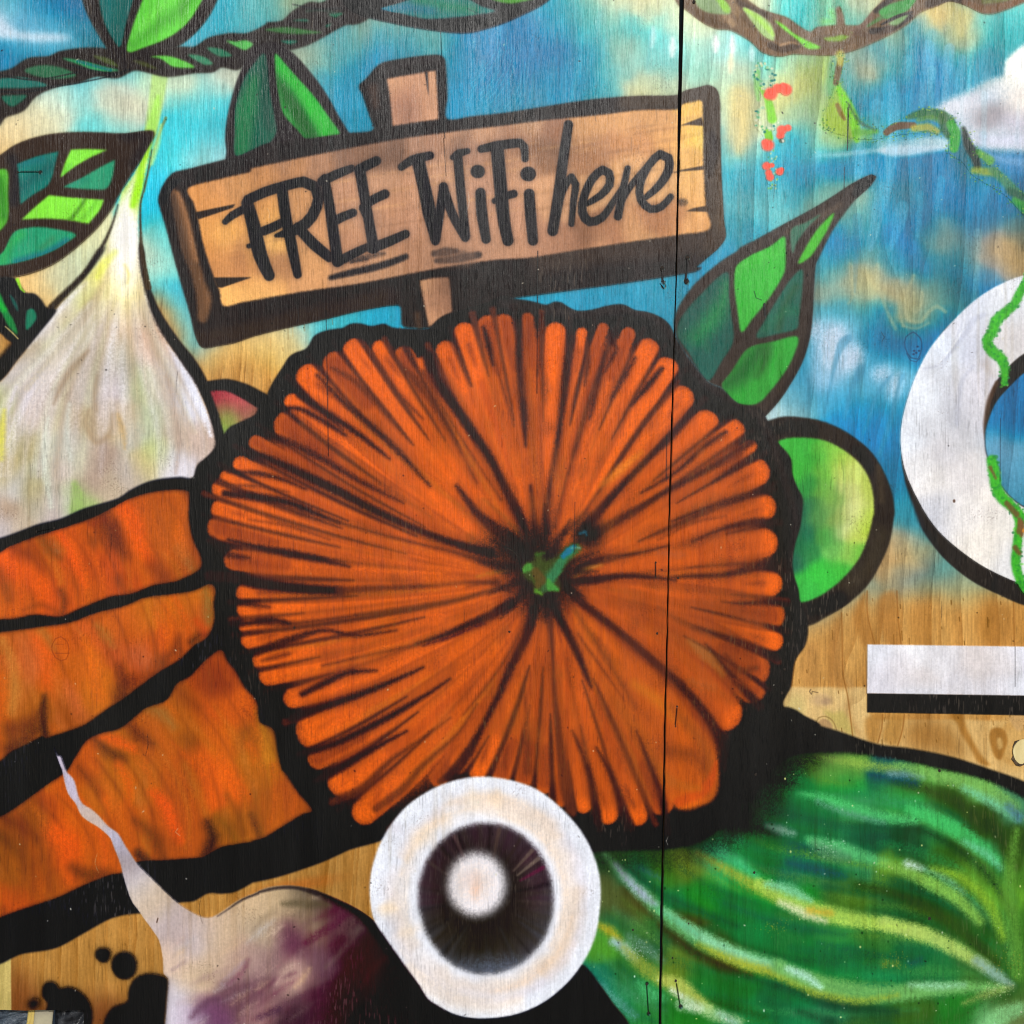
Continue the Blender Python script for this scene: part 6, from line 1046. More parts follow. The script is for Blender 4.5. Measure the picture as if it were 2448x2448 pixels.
IV1 = [1960,150,1930,240,1890,310,1850,390,1780,450,1720,510,1700,580,1660,650,1690,720,1760,780,1785,860,1780,960]
IV2 = [1690,1510,1710,1600,1720,1690,1760,1770,1830,1840,1900,1900,1960,1990]
ivy(IV1, [16,20,22,22,24,28,24,26,28,26,22,12]); ivy(IV2, [26,30,28,30,24,18,14])
ivy([v + (1811*0 if k % 2 == 0 else 0) for k, v in enumerate([1850,1860,1885,1960,1880,2060,1870,2160,1865,2260,1890,2360,1940,2450])], [18,20,22,24,24,22,18])
for pts, w in (([1680,1560,1720,1640],[8,5]),([1800,1820,1870,1900],[12,14]),([1900,1960,1890,2020],[14,16]),([1860,2140,1890,2180],[12,10])):
    stroke(Q(3,1,pts), w, (110,80,50), 4, .85, 1.4)
stroke(Q(3,2,[1890,120,1910,200,1905,240]), [10,14,8], (120,86,56), 4, .9, 1.4); blob(*Q(3,2,[1925,205])[0], 5, 5, (230,150,60), .5, .9)
film('painted_ivy', outline_of(Q(3,1,IV1), [16,20,22,22,24,28,24,26,28,26,22,12]), 'upper strand of green ivy on the white ring letter', rs)
film('painted_ivy', outline_of(Q(3,1,IV2 + [1900,2060,1870,2200,1880,2330,1940,2450]), [26,30,28,30,24,18,14,20,22,22,18]), 'lower strand of green ivy on the white ring letter', rs)
(qx,qy),=Q(3,1,[1420,1803]); blob(qx,qy,3,4,(80,56,44),.5,.9)

bars = [(2072,1656),(2448,1661),(2700,1665),(2700,1713),(2448,1709),(2072,1702)]
pb = shape(bars, (30,29,32), .9, 1, .2, True)
barw = [(2072,1540),(2448,1545),(2700,1548),(2700,1666),(2448,1662),(2071,1656.5)]
pw = fill_field(barw, [(2090,1560,222,224,234),(2100,1620,214,212,222),(2150,1600,220,216,222),(2200,1630,220,210,208),(2250,1570,222,220,226),(2300,1640,216,214,222),(2330,1590,214,206,206),(2400,1580,212,206,208),(2380,1640,216,214,222),(2430,1560,226,228,240),(2430,1640,220,222,232),(2200,1650,216,222,238),(2180,1550,232,232,238),(2650,1600,222,222,230)], 22, .9, .2, True)
br = film('painted_bar', np.array(barw), 'white horizontal bar with a black underside painted on bare veneer at the right')
film('painted_drop_shadow', np.array(bars), None, br)

# black drips on the bare veneer -----------------------------------
SP = [Q(0,3,[685,1430,710,1385,760,1382,800,1400,795,1460,770,1485,720,1480]), Q(0,3,[805,1510,820,1450,870,1412,930,1412,975,1450,990,1510,975,1570,920,1608,860,1600,820,1560]), Q(0,3,[200,1790,230,1750,285,1750,290,1775,265,1815,215,1820]),
 Q(0,3,[305,1690,320,1640,365,1622,410,1640,430,1675,480,1662,540,1672,610,1720,655,1790,668,1870,660,1940,640,2100,400,2100,350,1950,330,1850,345,1780,310,1740]),
 Q(0,3,[925,1760,930,1690,960,1620,1010,1580,1080,1565,1150,1575,1212,1605,1205,1750,1190,1932,1170,2200,760,2200,750,1932,780,1850,830,1800,890,1785])]
SL = ['small smudged black dot painted on the veneer above the larger one', 'round black dot painted on the veneer left of the turnip', 'smallest black dot at the bottom left', 'black painted blob shaped like a ball with a knob', 'black painted blob touching the turnip']
for k, pts in enumerate(SP):
    halo(spl(pts), (60,44,30), 7, .5)
    pl = shape(pts, (20,20,28), 2.4 if k != 2 else 5, 1, .9); film('painted_dot', pl, SL[k])

# ------------------------------------------------------------------ weathering over everything
lumi = IMG.mean(2)
dark = np.clip((0.34 - lumi) / 0.2, 0, 1)
IMG *= (1 + (FIB - 0.5) * 0.10)[..., None]
IMG *= (1 + (GRAIN - .6) * (0.08 * RIGHT + 0.03) * (0.4 + dark))[..., None]
IMG *= (1 + (MID - 0.5) * 0.06 + (FINE - .5) * 0.07)[..., None]
sp = noise(2.6, 2.6, 71) * noise(60, 60, 72)
m = np.clip((sp - 0.74) * 10, 0, 1) * 0.16
IMG[:] = IMG * (1 - m[..., None]) + np.array((.16,.08,.06), np.float32) * m[..., None]
# pale highlights on raised fibres in the blacks, painted into the colour
k = np.clip((noise(2.4, 17, 73) - 0.74) * 9, 0, 1) * dark * np.clip((noise(130, 180, 74) - .36) * 3, 0, 1) * np.clip((noise(300, 500, 77) - .35) * 3, 0.1, 1)
IMG[:] = IMG * (1 - .30 * k[..., None]) + np.array((.58,.53,.45), np.float32) * .30 * k[..., None]
k = np.clip((noise(2.2, 26, 75) - 0.80) * 8, 0, 1) * np.clip((noise(110, 150, 76) - .42) * 3, 0, 1) * (1 - dark)
IMG *= (1 - .13 * k)[..., None]
for x, y, x1, y1, w in ((1052,50,1056,160,1.4),(1056,160,1063,330,2.0),(1060,330,1066,420,1.2),(1285,600,1284,760,2.2),(1284,760,1283,940,1.6),(779,742,782,900,1.6),(782,900,785,1090,1.8),(1593,1040,1592,1150,1.6),(1374,1200,1372,1320,1.3),(2028,250,2024,360,2),(2018,400,2016,470,1.6),(1700,1240,1700,1241,1),(2389,1000,2388,1150,1.0),(2424,1640,2424,1545,1)):
    stroke([(x, y), (x1, y1)], w, (20,18,22), 1.1, .75, 1.2, True)
for i in range(420):
    x, y = rnd.uniform(-100, 2560), rnd.uniform(-100, 2540)
    light = rnd.random() < .45
    blob(x, y, rnd.uniform(.8, 1.9), rnd.uniform(.8, 3.2), (216,212,190) if light else (14,12,14), .7, rnd.uniform(.25, .75), .2, rnd.uniform(0, 3))
IMG[:] = np.clip(IMG, 0, 1)
# the painted-over grooves the staples left in the veneer
for x, y, x1, y1, w in ((1582,646,1583,672,5),(1639,620,1638,668,4.5),(1566,1346,1566,1378,2.4),(1617,1692,1613,1730,2.6),(1545,2355,1549,2416,2.6),(1616,2350,1624,2398,3.0),(50,410,94,410,2.2),(90,1269,128,1261,2.4)):
    stroke([(x, y), (x1, y1)], w, (18,20,20), 1.3, .8, .6, True)
for x, y, r in ((1583,641,5),(1586,684,6),(1642,616,5.5),(1641,674,6),(1626,2404,5),(1550,2422,4.5),(1546,2350,4),(97,412,4.5)):
    blob(x, y, r, r * 1.1, (14,30,30), .4, .85, .6)
    blob(x + r * .5, y + r * .6, r * .5, r * .5, (120,170,160), .6, .45, .6)
IMG[:] = np.clip(IMG, 0, 1)

# faint runs of dirt and uneven coats, strongest on the pale paint
k = np.clip((noise(9, 260, 81) - .58) * 3.2, 0, 1) * np.clip((noise(160, 220, 82) - .40) * 3, 0, 1)
IMG *= 1 - .07 * k[..., None] * np.array((.8, 1.0, 1.35), np.float32)
IMG *= (1 + (noise(70, 110, 83) - .5) * .07 + (noise(17, 26, 84) - .5) * .045)[..., None]
for i in range(26):
    x, y = rnd.uniform(0, 2448), rnd.uniform(0, 2200); L = rnd.uniform(16, 70); c = (30,26,24) if rnd.random() < .6 else (206,200,188)
    stroke([(x, y), (x + rnd.uniform(-8, 8), y + L * .5), (x + rnd.uniform(-5, 5), y + L)], [1, rnd.uniform(1.2, 2), .8], c, 1.0, rnd.uniform(.25, .6), 1.8)
IMG[:] = np.clip(IMG, 0, 1)
# ------------------------------------------------------------------ colour map of the paint, made above
img = bpy.data.images.new("paint_layer", N, N, alpha=False)
def to_lin(c): return np.where(c <= .04045, c / 12.92, ((c + .055) / 1.055) ** 2.4)
def to_srgb(c): return np.where(c <= .0031308, c * 12.92, 1.055 * c ** (1 / 2.4) - .055)
buf = np.ones((N, N, 4), np.float32)
for r0 in range(0, N, 300):      # flat pigment strength: the sheen on top adds its own light in the render
    blk = to_lin(IMG[r0:r0 + 300])
    buf[N - min(N, r0 + 300):N - r0, :, :3] = to_srgb(np.clip(blk * 1.02 - .015, .003, 1))[::-1]
img.pixels.foreach_set(buf.ravel())
img.update()
img.pack()
del buf

def new_mat(name):
    m = bpy.data.materials.new(name); m.use_nodes = True
    return m, m.node_tree.nodes, m.node_tree.links, m.node_tree.nodes['Principled BSDF']

def paint_material():
    m, n, l, b = new_mat("painted_plywood")
    uv = n.new('ShaderNodeUVMap')
    tex = n.new('ShaderNodeTexImage'); tex.image = img; tex.interpolation = 'Cubic'; tex.extension = 'EXTEND'
    l.new(uv.outputs[0], tex.inputs[0])
    def noise_n(sx, sy, scale, det=3, rough=.55, off=0.0):
        mp = n.new('ShaderNodeMapping'); mp.inputs['Scale'].default_value = (sx, sy, 1); mp.inputs['Location'].default_value = (off, off, off)
        l.new(uv.outputs[0], mp.inputs[0])
        t = n.new('ShaderNodeTexNoise'); t.inputs['Scale'].default_value = scale; t.inputs['Detail'].default_value = det; t.inputs['Roughness'].default_value = rough
        l.new(mp.outputs[0], t.inputs['Vector']); return t.outputs['Fac']
    fib = noise_n(22, 1.0, 34, 4, .6)            # upright fibres
    chk = noise_n(14, 1.2, 46, 2, .5, 3.1)       # lifted checks
    peel = noise_n(1, 1, 900, 2, .6, 1.7)        # spray stipple
    warp = noise_n(1.6, .55, 5.0, 2, .5, 5.2)    # the sheet is not flat
    strk = noise_n(9, .9, 7, 3, .6, 2.2)
    # colour: the paint, broken by a little fine stipple
    mr = n.new('ShaderNodeMapRange'); mr.inputs['To Min'].default_value = .90; mr.inputs['To Max'].default_value = 1.08
    l.new(peel, mr.inputs['Value'])
    mx = n.new('ShaderNodeMix'); mx.data_type = 'RGBA'; mx.blend_type = 'MULTIPLY'; mx.inputs['Factor'].default_value = 1
    l.new(tex.outputs[0], mx.inputs[6]); l.new(mr.outputs[0], mx.inputs[7])
    l.new(mx.outputs[2], b.inputs['Base Color'])
    # gloss: uneven sheen of spray paint and varnish
    r = n.new('ShaderNodeMapRange'); r.inputs['From Min'].default_value = .3; r.inputs['From Max'].default_value = .7
    r.inputs['To Min'].default_value = .29; r.inputs['To Max'].default_value = .44
    l.new(strk, r.inputs['Value']); l.new(r.outputs[0], b.inputs['Roughness'])
    b.inputs['IOR'].default_value = 1.45; b.inputs['Specular IOR Level'].default_value = .28
    def bump(h, dist, strength, prev=None):
        q = n.new('ShaderNodeBump'); q.inputs['Distance'].default_value = dist; q.inputs['Strength'].default_value = strength
        l.new(h, q.inputs['Height'])
        if prev: l.new(prev, q.inputs['Normal'])
        return q.outputs[0]
    ramp = n.new('ShaderNodeMapRange'); ramp.inputs['From Min'].default_value = .55; ramp.inputs['From Max'].default_value = .72
    l.new(chk, ramp.inputs['Value'])
    nn = bump(warp, .030, 1.0)
    nn = bump(fib, .0011, .9, nn)
    nn = bump(ramp.outputs[0], .0005, .8, nn)
    nn = bump(peel, .00012, .7, nn)
    l.new(nn, b.inputs['Normal'])
    return m
MURAL = paint_material()

def plain(name, c1, c2, scale, rough=.8, stretch=(1, 1, 1), bumpd=.002, thr=(.3, .7)):
    m, n, l, b = new_mat(name)
    tc = n.new('ShaderNodeTexCoord'); mp = n.new('ShaderNodeMapping'); mp.inputs['Scale'].default_value = stretch
    l.new(tc.outputs['Object'], mp.inputs[0])
    t = n.new('ShaderNodeTexNoise'); t.inputs['Scale'].default_value = scale; t.inputs['Detail'].default_value = 6
    l.new(mp.outputs[0], t.inputs['Vector'])
    r = n.new('ShaderNodeValToRGB'); r.color_ramp.elements[0].position = thr[0]; r.color_ramp.elements[1].position = thr[1]
    r.color_ramp.elements[0].color = (*c1, 1); r.color_ramp.elements[1].color = (*c2, 1)
    l.new(t.outputs['Fac'], r.inputs[0]); l.new(r.outputs[0], b.inputs['Base Color'])
    b.inputs['Roughness'].default_value = rough
    q = n.new('ShaderNodeBump'); q.inputs['Distance'].default_value = bumpd; q.inputs['Strength'].default_value = .7
    l.new(t.outputs['Fac'], q.inputs['Height']); l.new(q.outputs[0], b.inputs['Normal'])
    return m
EDGE = plain("plywood_edge", (.05,.035,.02), (.22,.14,.07), 30, .85, (.2, 420, .2))
RAWPLY = plain("raw_plywood_back", (.30,.19,.09), (.48,.33,.17), 12, .8, (14, 1, 1))
STUD = plain("painted_timber", (.006,.008,.014), (.018,.07,.10), 9, .6, (4, 4, 1), .001, (.42, .62))
HOLE = plain("torn_dark_wood", (.006,.004,.003), (.03,.018,.010), 300, .9)
PLUG = plain("pale_knot_wood", (.62,.48,.20), (.78,.66,.34), 60, .6, (1, 1, .3), .0004)
CRACK = plain("knot_gap_dark", (.018,.010,.005), (.12,.07,.03), 240, .8)  # darkness of the gap round the knot, given as colour
TARP = plain("slate_tarpaulin", (.018,.026,.040), (.075,.10,.13), 55, .45, (1, 1, 2.4), .012)
YEL = plain("yellow_cloth", (.52,.38,.09), (.78,.62,.22), 22, .75, (2, 2, .7), .004)
CARD = plain("grey_card", (.22,.20,.17), (.52,.47,.30), 14, .8, (1, 1, 1.6), .0006)
BAG = plain("black_plastic", (.005,.005,.007), (.035,.038,.045), 40, .38, (1, 1, 1.8), .01)
CONC = plain("concrete_paving", (.17,.16,.145), (.33,.31,.28), 3.2, .9, (1, 1, 1), .004)

def uvof(x, y): return ((x - LO) / (HI - LO), 1 - (y - LO) / (HI - LO))

def mesh_obj(name, verts, faces, mats, parent=None, uvs=None, fm=None):
    me = bpy.data.meshes.new(name)
    me.from_pydata(verts, [], faces)
    for m in mats: me.materials.append(m)
    if fm is not None: me.polygons.foreach_set('material_index', fm)
    if uvs is not None:
        ul = me.uv_layers.new(name='UVMap')
        idx = np.empty(len(me.loops), np.int32); me.loops.foreach_get('vertex_index', idx)
        ul.data.foreach_set('uv', np.array(uvs, np.float32)[idx].ravel())
    me.update()
    o = bpy.data.objects.new(name, me); COL.objects.link(o)
    if parent: o.parent = parent; o.matrix_parent_inverse = parent.matrix_world.inverted()
    return o
def tag(o, label=None, cat=None, group=None, kind=None):
    for k, v in (('label', label), ('category', cat), ('group', group), ('kind', kind)):
        if v: o[k] = v
    return o

from mathutils.geometry import tessellate_polygon
TOPY = -196.0
def clip_half(poly, fn):
    out = []
    n = len(poly)
    for i in range(n):
        a, b = poly[i], poly[(i+1) % n]
        fa, fb = fn(*a), fn(*b)
        if fa >= 0: out.append(a)
        if (fa >= 0) != (fb >= 0):
            t = fa / (fa - fb); out.append((a[0] + t*(b[0]-a[0]), a[1] + t*(b[1]-a[1])))
    return out
BOT = GROUND_Y - 1.5
NOTCH = (200.0, 2415.0)
def clip_sheet(poly, side, inset=1.2):
    p = [tuple(q) for q in poly]
    seam = (lambda x, y: seam_l(y) - inset - x) if side == 0 else (lambda x, y: x - seam_r(y) - inset)
    fns = [seam, lambda x, y: y - TOPY - 2, lambda x, y: BOT - 2 - y, (lambda x, y: x + 196) if side == 0 else (lambda x, y: 2650 - x)]
    for f in fns:
        p = clip_half(p, f)
        if len(p) < 3: return None
    if side == 0 and any(x < NOTCH[0] and y > NOTCH[1] for x, y in p):
        p = clip_half(p, lambda x, y: NOTCH[1] - 1 - y) if min(x for x, y in p) < NOTCH[0] - 30 else p
        if len(p) < 3: return None
    # follow the joint where an edge runs along it
    q = []
    n = len(p)
    for i in range(n):
        a, b = p[i], p[(i+1) % n]
        q.append(a)
        if abs(seam(*a)) < .8 and abs(seam(*b)) < .8 and abs(a[1]-b[1]) > 60:
            for t in np.linspace(0, 1, int(abs(a[1]-b[1]) / 40) + 2)[1:-1]:
                y = a[1] + t*(b[1]-a[1]); q.append((seam_l(y) - inset if side == 0 else seam_r(y) + inset, y))
    r = [q[0]]
    for v in q[1:]:
        if math.hypot(v[0]-r[-1][0], v[1]-r[-1][1]) > .4: r.append(v)
    if math.hypot(r[0][0]-r[-1][0], r[0][1]-r[-1][1]) < .4: r.pop()
    area = .5 * abs(sum(r[i][0]*r[(i+1)%len(r)][1] - r[(i+1)%len(r)][0]*r[i][1] for i in range(len(r))))
    return r if len(r) > 2 and area > 30 else None

def thin(poly, d):
    """drop outline points that bend the line less than d"""
    p = np.asarray(poly); keep = [0]
    for i in range(1, len(p)):
        if np.hypot(*(p[i] - p[keep[-1]])) > 26: keep.append(i); continue
        a, b = p[keep[-1]], p[(i+1) % len(p)]
        L = math.hypot(*(b - a)) + 1e-6
        if abs((b[0]-a[0])*(p[i][1]-a[1]) - (b[1]-a[1])*(p[i][0]-a[0])) / L > d: keep.append(i)
    return p[keep]

def film_mesh(name, poly, d, base, parent):
    n = len(poly)
    top = [P(x, y, d) for x, y in poly]
    tris = tessellate_polygon([[Vector((x, y, 0)) for x, y in poly]])
    faces = []
    for t in tris:
        a, b, c = (poly[k] for k in t)
        s = (b[0]-a[0])*(c[1]-a[1]) - (b[1]-a[1])*(c[0]-a[0])
        if abs(s) < .02: continue
        faces.append(tuple(t) if s < 0 else tuple(reversed(t)))
    low = [P(x, y, base) for x, y in poly]
    ccw = sum(poly[i][0]*poly[(i+1)%n][1] - poly[(i+1)%n][0]*poly[i][1] for i in range(n)) < 0
    for i in range(n):
        j = (i + 1) % n
        faces.append((i, n+i, n+j, j) if ccw else (j, n+j, n+i, i))
    uvs = [uvof(x, y) for x, y in poly] * 2
    return mesh_obj(name, top + low, faces, [MURAL], parent, uvs)

def rect_mesh(name, polys, d, side, parent):
    """union of overlapping brush outlines as rows of small quads, for lettering and tendrils"""
    V, F, U = [], [], []
    pts = np.concatenate(polys); x0, y0 = pts.min(0) - 3; x1, y1 = pts.max(0) + 3
    h = 3.0
    for r in range(int((y1 - y0) / h) + 1):
        y = y0 + (r + .5) * h
        runs = []
        for pl in polys:
            ax, ay = pl[:, 0], pl[:, 1]; bx, by = np.roll(ax, -1), np.roll(ay, -1)
            c = (ay <= y) != (by <= y)
            if not c.any(): continue
            t = (y - ay[c]) / (by[c] - ay[c])
            xs = ax[c] + t * (bx[c] - ax[c]); w = np.where(by[c] > ay[c], 1, -1)
            o = np.argsort(xs); xs, w = xs[o], np.cumsum(w[o])
            for i in range(len(xs) - 1):
                if w[i] != 0: runs.append([xs[i], xs[i+1]])
        runs.sort(); mer = []
        for a, b in runs:
            if mer and a <= mer[-1][1] + .3: mer[-1][1] = max(mer[-1][1], b)
            else: mer.append([a, b])
        for a, b in mer:
            if side == 0: b = min(b, seam_l(y) - 1.5)
            else: a = max(a, seam_r(y) + 1.5)
            if side == 1: b = min(b, 2648)
            if b - a < .5: continue
            k = len(V)
            for (x, yy) in ((a, y - h/2), (a, y + h/2), (b, y + h/2), (b, y - h/2)):
                V.append(P(x, yy, d)); U.append(uvof(x, yy))
            F.append((k, k+1, k+2, k+3))
    return mesh_obj(name, V, F, [MURAL], parent, U) if F else None

# ------------------------------------------------------------------ ground, frame behind, the two sheets
gr = mesh_obj('ground', [(-12, -12, 0), (12, -12, 0), (12, 12, 0), (-12, 12, 0)], [(0, 1, 2, 3)], [CONC]); tag(gr, kind='structure')

def sheet_outline(side):
    ys = list(np.arange(TOPY, BOT, 24.0)) + [BOT]
    j = np.random.default_rng(3 + side)
    if side == 0:
        e = [(seam_l(y) + j.normal(0, .35) - (1.6 if j.random() < .06 else 0), y) for y in ys]
        return [(-198, TOPY)] + [(x, TOPY) for x in range(100, 1600, 300)] + e + [(NOTCH[0], BOT), (NOTCH[0], NOTCH[1]), (108, NOTCH[1]-1), (60, NOTCH[1]+1), (10, NOTCH[1]-1), (-198, NOTCH[1])]
    e = [(seam_r(y) + j.normal(0, .35) + (1.6 if j.random() < .06 else 0), y) for y in ys]
    return [(2652, TOPY), (2652, BOT)] + e[::-1]
TH_PLY = .018
def build_sheet(side, label):
    poly = sheet_outline(side); n = len(poly)
    front = [P(x, y, 0) for x, y in poly]; back = [P(x, y, -TH_PLY) for x, y in poly]
    tris = tessellate_polygon([[Vector((x, y, 0)) for x, y in poly]])
    F, M = [], []
    for t in tris:
        a, b, c = (poly[k] for k in t); s = (b[0]-a[0])*(c[1]-a[1]) - (b[1]-a[1])*(c[0]-a[0])
        if abs(s) < .02: continue
        q = tuple(t) if s < 0 else tuple(reversed(t))
        F.append(q); M.append(0); F.append(tuple(n + k for k in reversed(q))); M.append(2)
    ccw = sum(poly[i][0]*poly[(i+1)%n][1] - poly[(i+1)%n][0]*poly[i][1] for i in range(n)) < 0
    for i in range(n):
        jn = (i + 1) % n
        F.append((i, n+i, n+jn, jn) if ccw else (jn, n+jn, n+i, i)); M.append(1)
    o = mesh_obj('plywood_sheet', front + back, F, [MURAL, EDGE, RAWPLY], None, [uvof(x, y) for x, y in poly] * 2, M)
    return tag(o, label, 'mural panel', None)
SHEETS = [build_sheet(0, 'left plywood sheet of the mural, with garlic, carrots, mushroom and most of the pumpkin'),
          build_sheet(1, 'right-hand plywood sheet of the mural, painted with lime, white ring letter and green squash')]

# split every painted motif at the joint and lay it on its sheet
FILMS.insert(0, ['painted_sky', spl([(-205,-205),(2655,-205),(2655,1420),(2448,1418),(2354,1428),(2240,1425),(2130,1430),(2060,1435),(1900,1500),(1500,1300),(700,930),(560,850),(490,885),(440,830),(380,700),(250,760),(60,800),(-40,760),(-205,760)]), 'sprayed blue, turquoise and cream sky of the mural', None])
for f in FILMS[1:]:
    if f[3] is not None: f[3] += 1
STEP = .000014
DEP = []
_last_sign = max(i for i, f in enumerate(FILMS) if f[3] is not None and FILMS[f[3]][0] == 'painted_sign_board')
_c = .00010
for i, f in enumerate(FILMS):
    DEP.append(_c); _c += STEP
    if i == _last_sign: LETD = _c; _c += STEP * .5 * (len(LET) + 1)
    if f[0] == 'painted_pumpkin': RIBD = _c; _c += STEP * .4 * (len(ribouts) + 1)
TOPD = _c + STEP * 3
cut_label = {}
placed = {}
TANGLED = {'painted_ivy', 'painted_creeper', 'painted_flower_string'}
for i, (name, poly, label, par) in enumerate(FILMS):
    d = DEP[i]
    for side in (0, 1):
        if par is not None and (par, side) not in placed: continue
        parent = SHEETS[side] if par is None else placed[(par, side)]
        if name in TANGLED:
            if (side == 0) == (poly[:, 0].max() < seam_l(1000)):
                o = rect_mesh(name, [poly], d, side, parent)
            else: o = None
        else:
            c = clip_sheet(thin(poly, .35), side)
            if c is None: continue
            o = film_mesh(name, c, d, 0.00002 if par is None else DEP[par], parent)
        if o is None: continue
        if label: o['label'] = label
        placed[(i, side)] = o
both = [k for k in {i for i, s in placed} if (k, 0) in placed and (k, 1) in placed and FILMS[k][3] is None and FILMS[k][2]]
for k in both:
    placed[(k, 0)]['label'] = 'part on the left sheet of: ' + FILMS[k][2] if False else FILMS[k][2] + ', left of the joint'
    placed[(k, 1)]['label'] = FILMS[k][2] + ', right of the joint'

pki = next(i for i, f in enumerate(FILMS) if f[0] == 'painted_pumpkin')
sgi = next(i for i, f in enumerate(FILMS) if f[0] == 'painted_sign_board')
sti = next(i for i, f in enumerate(FILMS) if f[0] == 'painted_stalk')
mui = next(i for i, f in enumerate(FILMS) if f[0] == 'painted_mushroom')
# ribs: above the pumpkin's ground coat, below everything painted later
base_d = DEP[pki]
for k, pl in enumerate(ribouts):
    d = RIBD + STEP * .4 * k
    for side in (0, 1):
        c = clip_sheet(thin(pl, .35), side)
        if c is None: continue
        film_mesh('painted_rib', c, d, base_d, placed[(pki, side)])
for k, (ch, polys, par) in enumerate(LET):
    if ch == 'i': rect_mesh('painted_letter_dot', polys[1:], LETD + STEP * .5 * k, 0, placed[(sgi, 0)]); polys = polys[:1]
    o = rect_mesh('painted_letter', polys, LETD + STEP * .5 * k, 0, placed[(sgi, 0)])
    o['label'] = {'i': 'dotted letter i', 'F': 'capital letter F', 'W': 'capital letter W', 'R': 'capital letter R', 'E': 'capital letter E'}.get(ch, 'script letter ' + ch) + ' in black on the sign board'

# ------------------------------------------------------------------ fixings, holes and the loose knot
def tube(path, r, n=6):
    V, F = [], []
    for i, p in enumerate(path):
        a = Vector(path[max(i-1, 0)]); b = Vector(path[min(i+1, len(path)-1)])
        t = (b - a).normalized(); u = t.cross(Vector((0, 1, 0)))
        if u.length < .1: u = t.cross(Vector((1, 0, 0)))
        u.normalize(); w = t.cross(u)
        for k in range(n):
            q = 2*math.pi*k/n; V.append(tuple(Vector(p) + (u*math.cos(q) + w*math.sin(q)) * r))
    for i in range(len(path)-1):
        for k in range(n):
            F.append((i*n+k, i*n+(k+1)%n, (i+1)*n+(k+1)%n, (i+1)*n+k))
    F.append(tuple(range(n))[::-1]); F.append(tuple(range((len(path)-1)*n, len(path)*n)))
    return V, F
def disc(x, y, rx, ry, d, n=11, seed=0, jag=.25):
    r = random.Random(seed); ring = [(x + rx*math.cos(a)*(1+r.uniform(-jag, jag)), y + ry*math.sin(a)*(1+r.uniform(-jag, jag))) for a in np.linspace(0, 6.283, n+1)[:-1]]
    V = [P(a, b, d) for a, b in ring] + [P(a, b, 0.0) for a, b in ring] + [P(x, y, d + .0003)]
    F = [(2*n, (i+1) % n, i) for i in range(n)] + [(i, (i+1) % n, n+(i+1) % n, n+i) for i in range(n)]
    return V, F, ring
def staple(side, xa, ya, xb, yb, fat=1.0, torn=1.0):
    V, F, M, U = [], [], [], []
    pa, pb = np.array((xa, ya)), np.array((xb, yb))
    path = [P(*(pa + (pb-pa)*t), TOPD + .0005*k) for t, k in ((.02, -1.0), (.08, .9), (.3, 1.15), (.7, 1.15), (.92, .9), (.98, -1.0))]
    v, f = tube(path, .0007*fat)
    V += v; F += f; M += [0]*len(f); U += [uvof(*(pa + (pb-pa)*min(1, (i // 6)/5))) for i in range(len(v))]
    for (x, y), s in ((pa, 1), (pb, 2)):
        v, f, ring = disc(x, y, 2.6*torn, 3.4*torn, TOPD, 9, int(x*7+y+s), .35)
        k = len(V); V += v; F += [tuple(k+q for q in t) for t in f]; M += [1]*len(f); U += [uvof(x, y)]*len(v)
    o = mesh_obj('staple', V, F, [MURAL, HOLE], SHEETS[side], U, M)
    return o
for a in ((0,44,412,97,412,.8,.8),(0,88,1271,130,1262,.8,.9),(0,1583,643,1584,676,1.5,2.0),(1,1642,617,1640,672,1.5,2.0),(0,1567,1345,1567,1379,.8,.8),(1,1618,1688,1614,1735,.8,.8),(0,1546,2352,1550,2420,.7,1.0),(1,1615,2343,1625,2402,.8,1.2)):
    staple(*a)
v, f = [], []
def chip(side, pts, seed):
    V = [P(x, y, TOPD + .0012 * h) for x, y, h in pts]
    o = mesh_obj('splinter', V, [(0, 1, 2), (0, 2, 3), (0, 3, 1)], [MURAL], SHEETS[side], [uvof(x, y + 10) for x, y, h in pts])
chip(0, [(1577,676,.2),(1591,672,1.4),(1588,690,.1),(1583,684,1.5)], 1)
for side, x, y, r in ((1,1620,1381,2.4),(0,1571,1514,2.4),(0,1218,1510,2.8),(1,1891,1261,2.2),(1,1868,1656,3.2),(1,1874,1599,3.0),(1,2220,2194,3.6),(1,1658,6,3.6),(1,1802,2084,2.8),(1,1806,1850,3.2),(0,704,1500,2.6),(1,2244,1841,3.2),(0,1513,2222,2.4),(1,1645,2206,2.0),(1,1607,2288,2.0)):
    v, f, ring = disc(x, y, r, r*1.25, TOPD, 8, int(x), .25)
    mesh_obj('nail_hole', v, f, [HOLE], SHEETS[side])
# loose oval knot in the bare veneer, the shade of its open gap put in as a dark film
ring = spl(Q(3,2,[1850,1800,1846,1760,1860,1725,1890,1715,1932,1712,1965,1730,1975,1780,1965,1840,1945,1880,1900,1905,1870,1898,1850,1870,1836,1850,1846,1830]))
c = clip_sheet(thin(ring, .3), 1)
V = [P(x, y, TOPD) for x, y in c] + [P(x, y, 0.0) for x, y in c]; n = len(c)
tr = [tuple(t) for t in tessellate_polygon([[Vector((x, y, 0)) for x, y in c]])]
kr = mesh_obj('knot_gap', V, tr + [(i, (i+1) % n, n+(i+1) % n, n+i) for i in range(n)], [CRACK], SHEETS[1])
plug = spl([(2419,1795),(2424,1780),(2434,1770),(2446,1767),(2458,1772),(2464,1790),(2462,1806),(2452,1815),(2441,1825),(2434,1824),(2424,1814)], True, 4)
n = len(plug)
V = [P(x, y, TOPD + .0012) for x, y in plug] + [P(2441 + (x-2441)*1.03, 1796 + (y-1796)*1.03, TOPD) for x, y in plug]
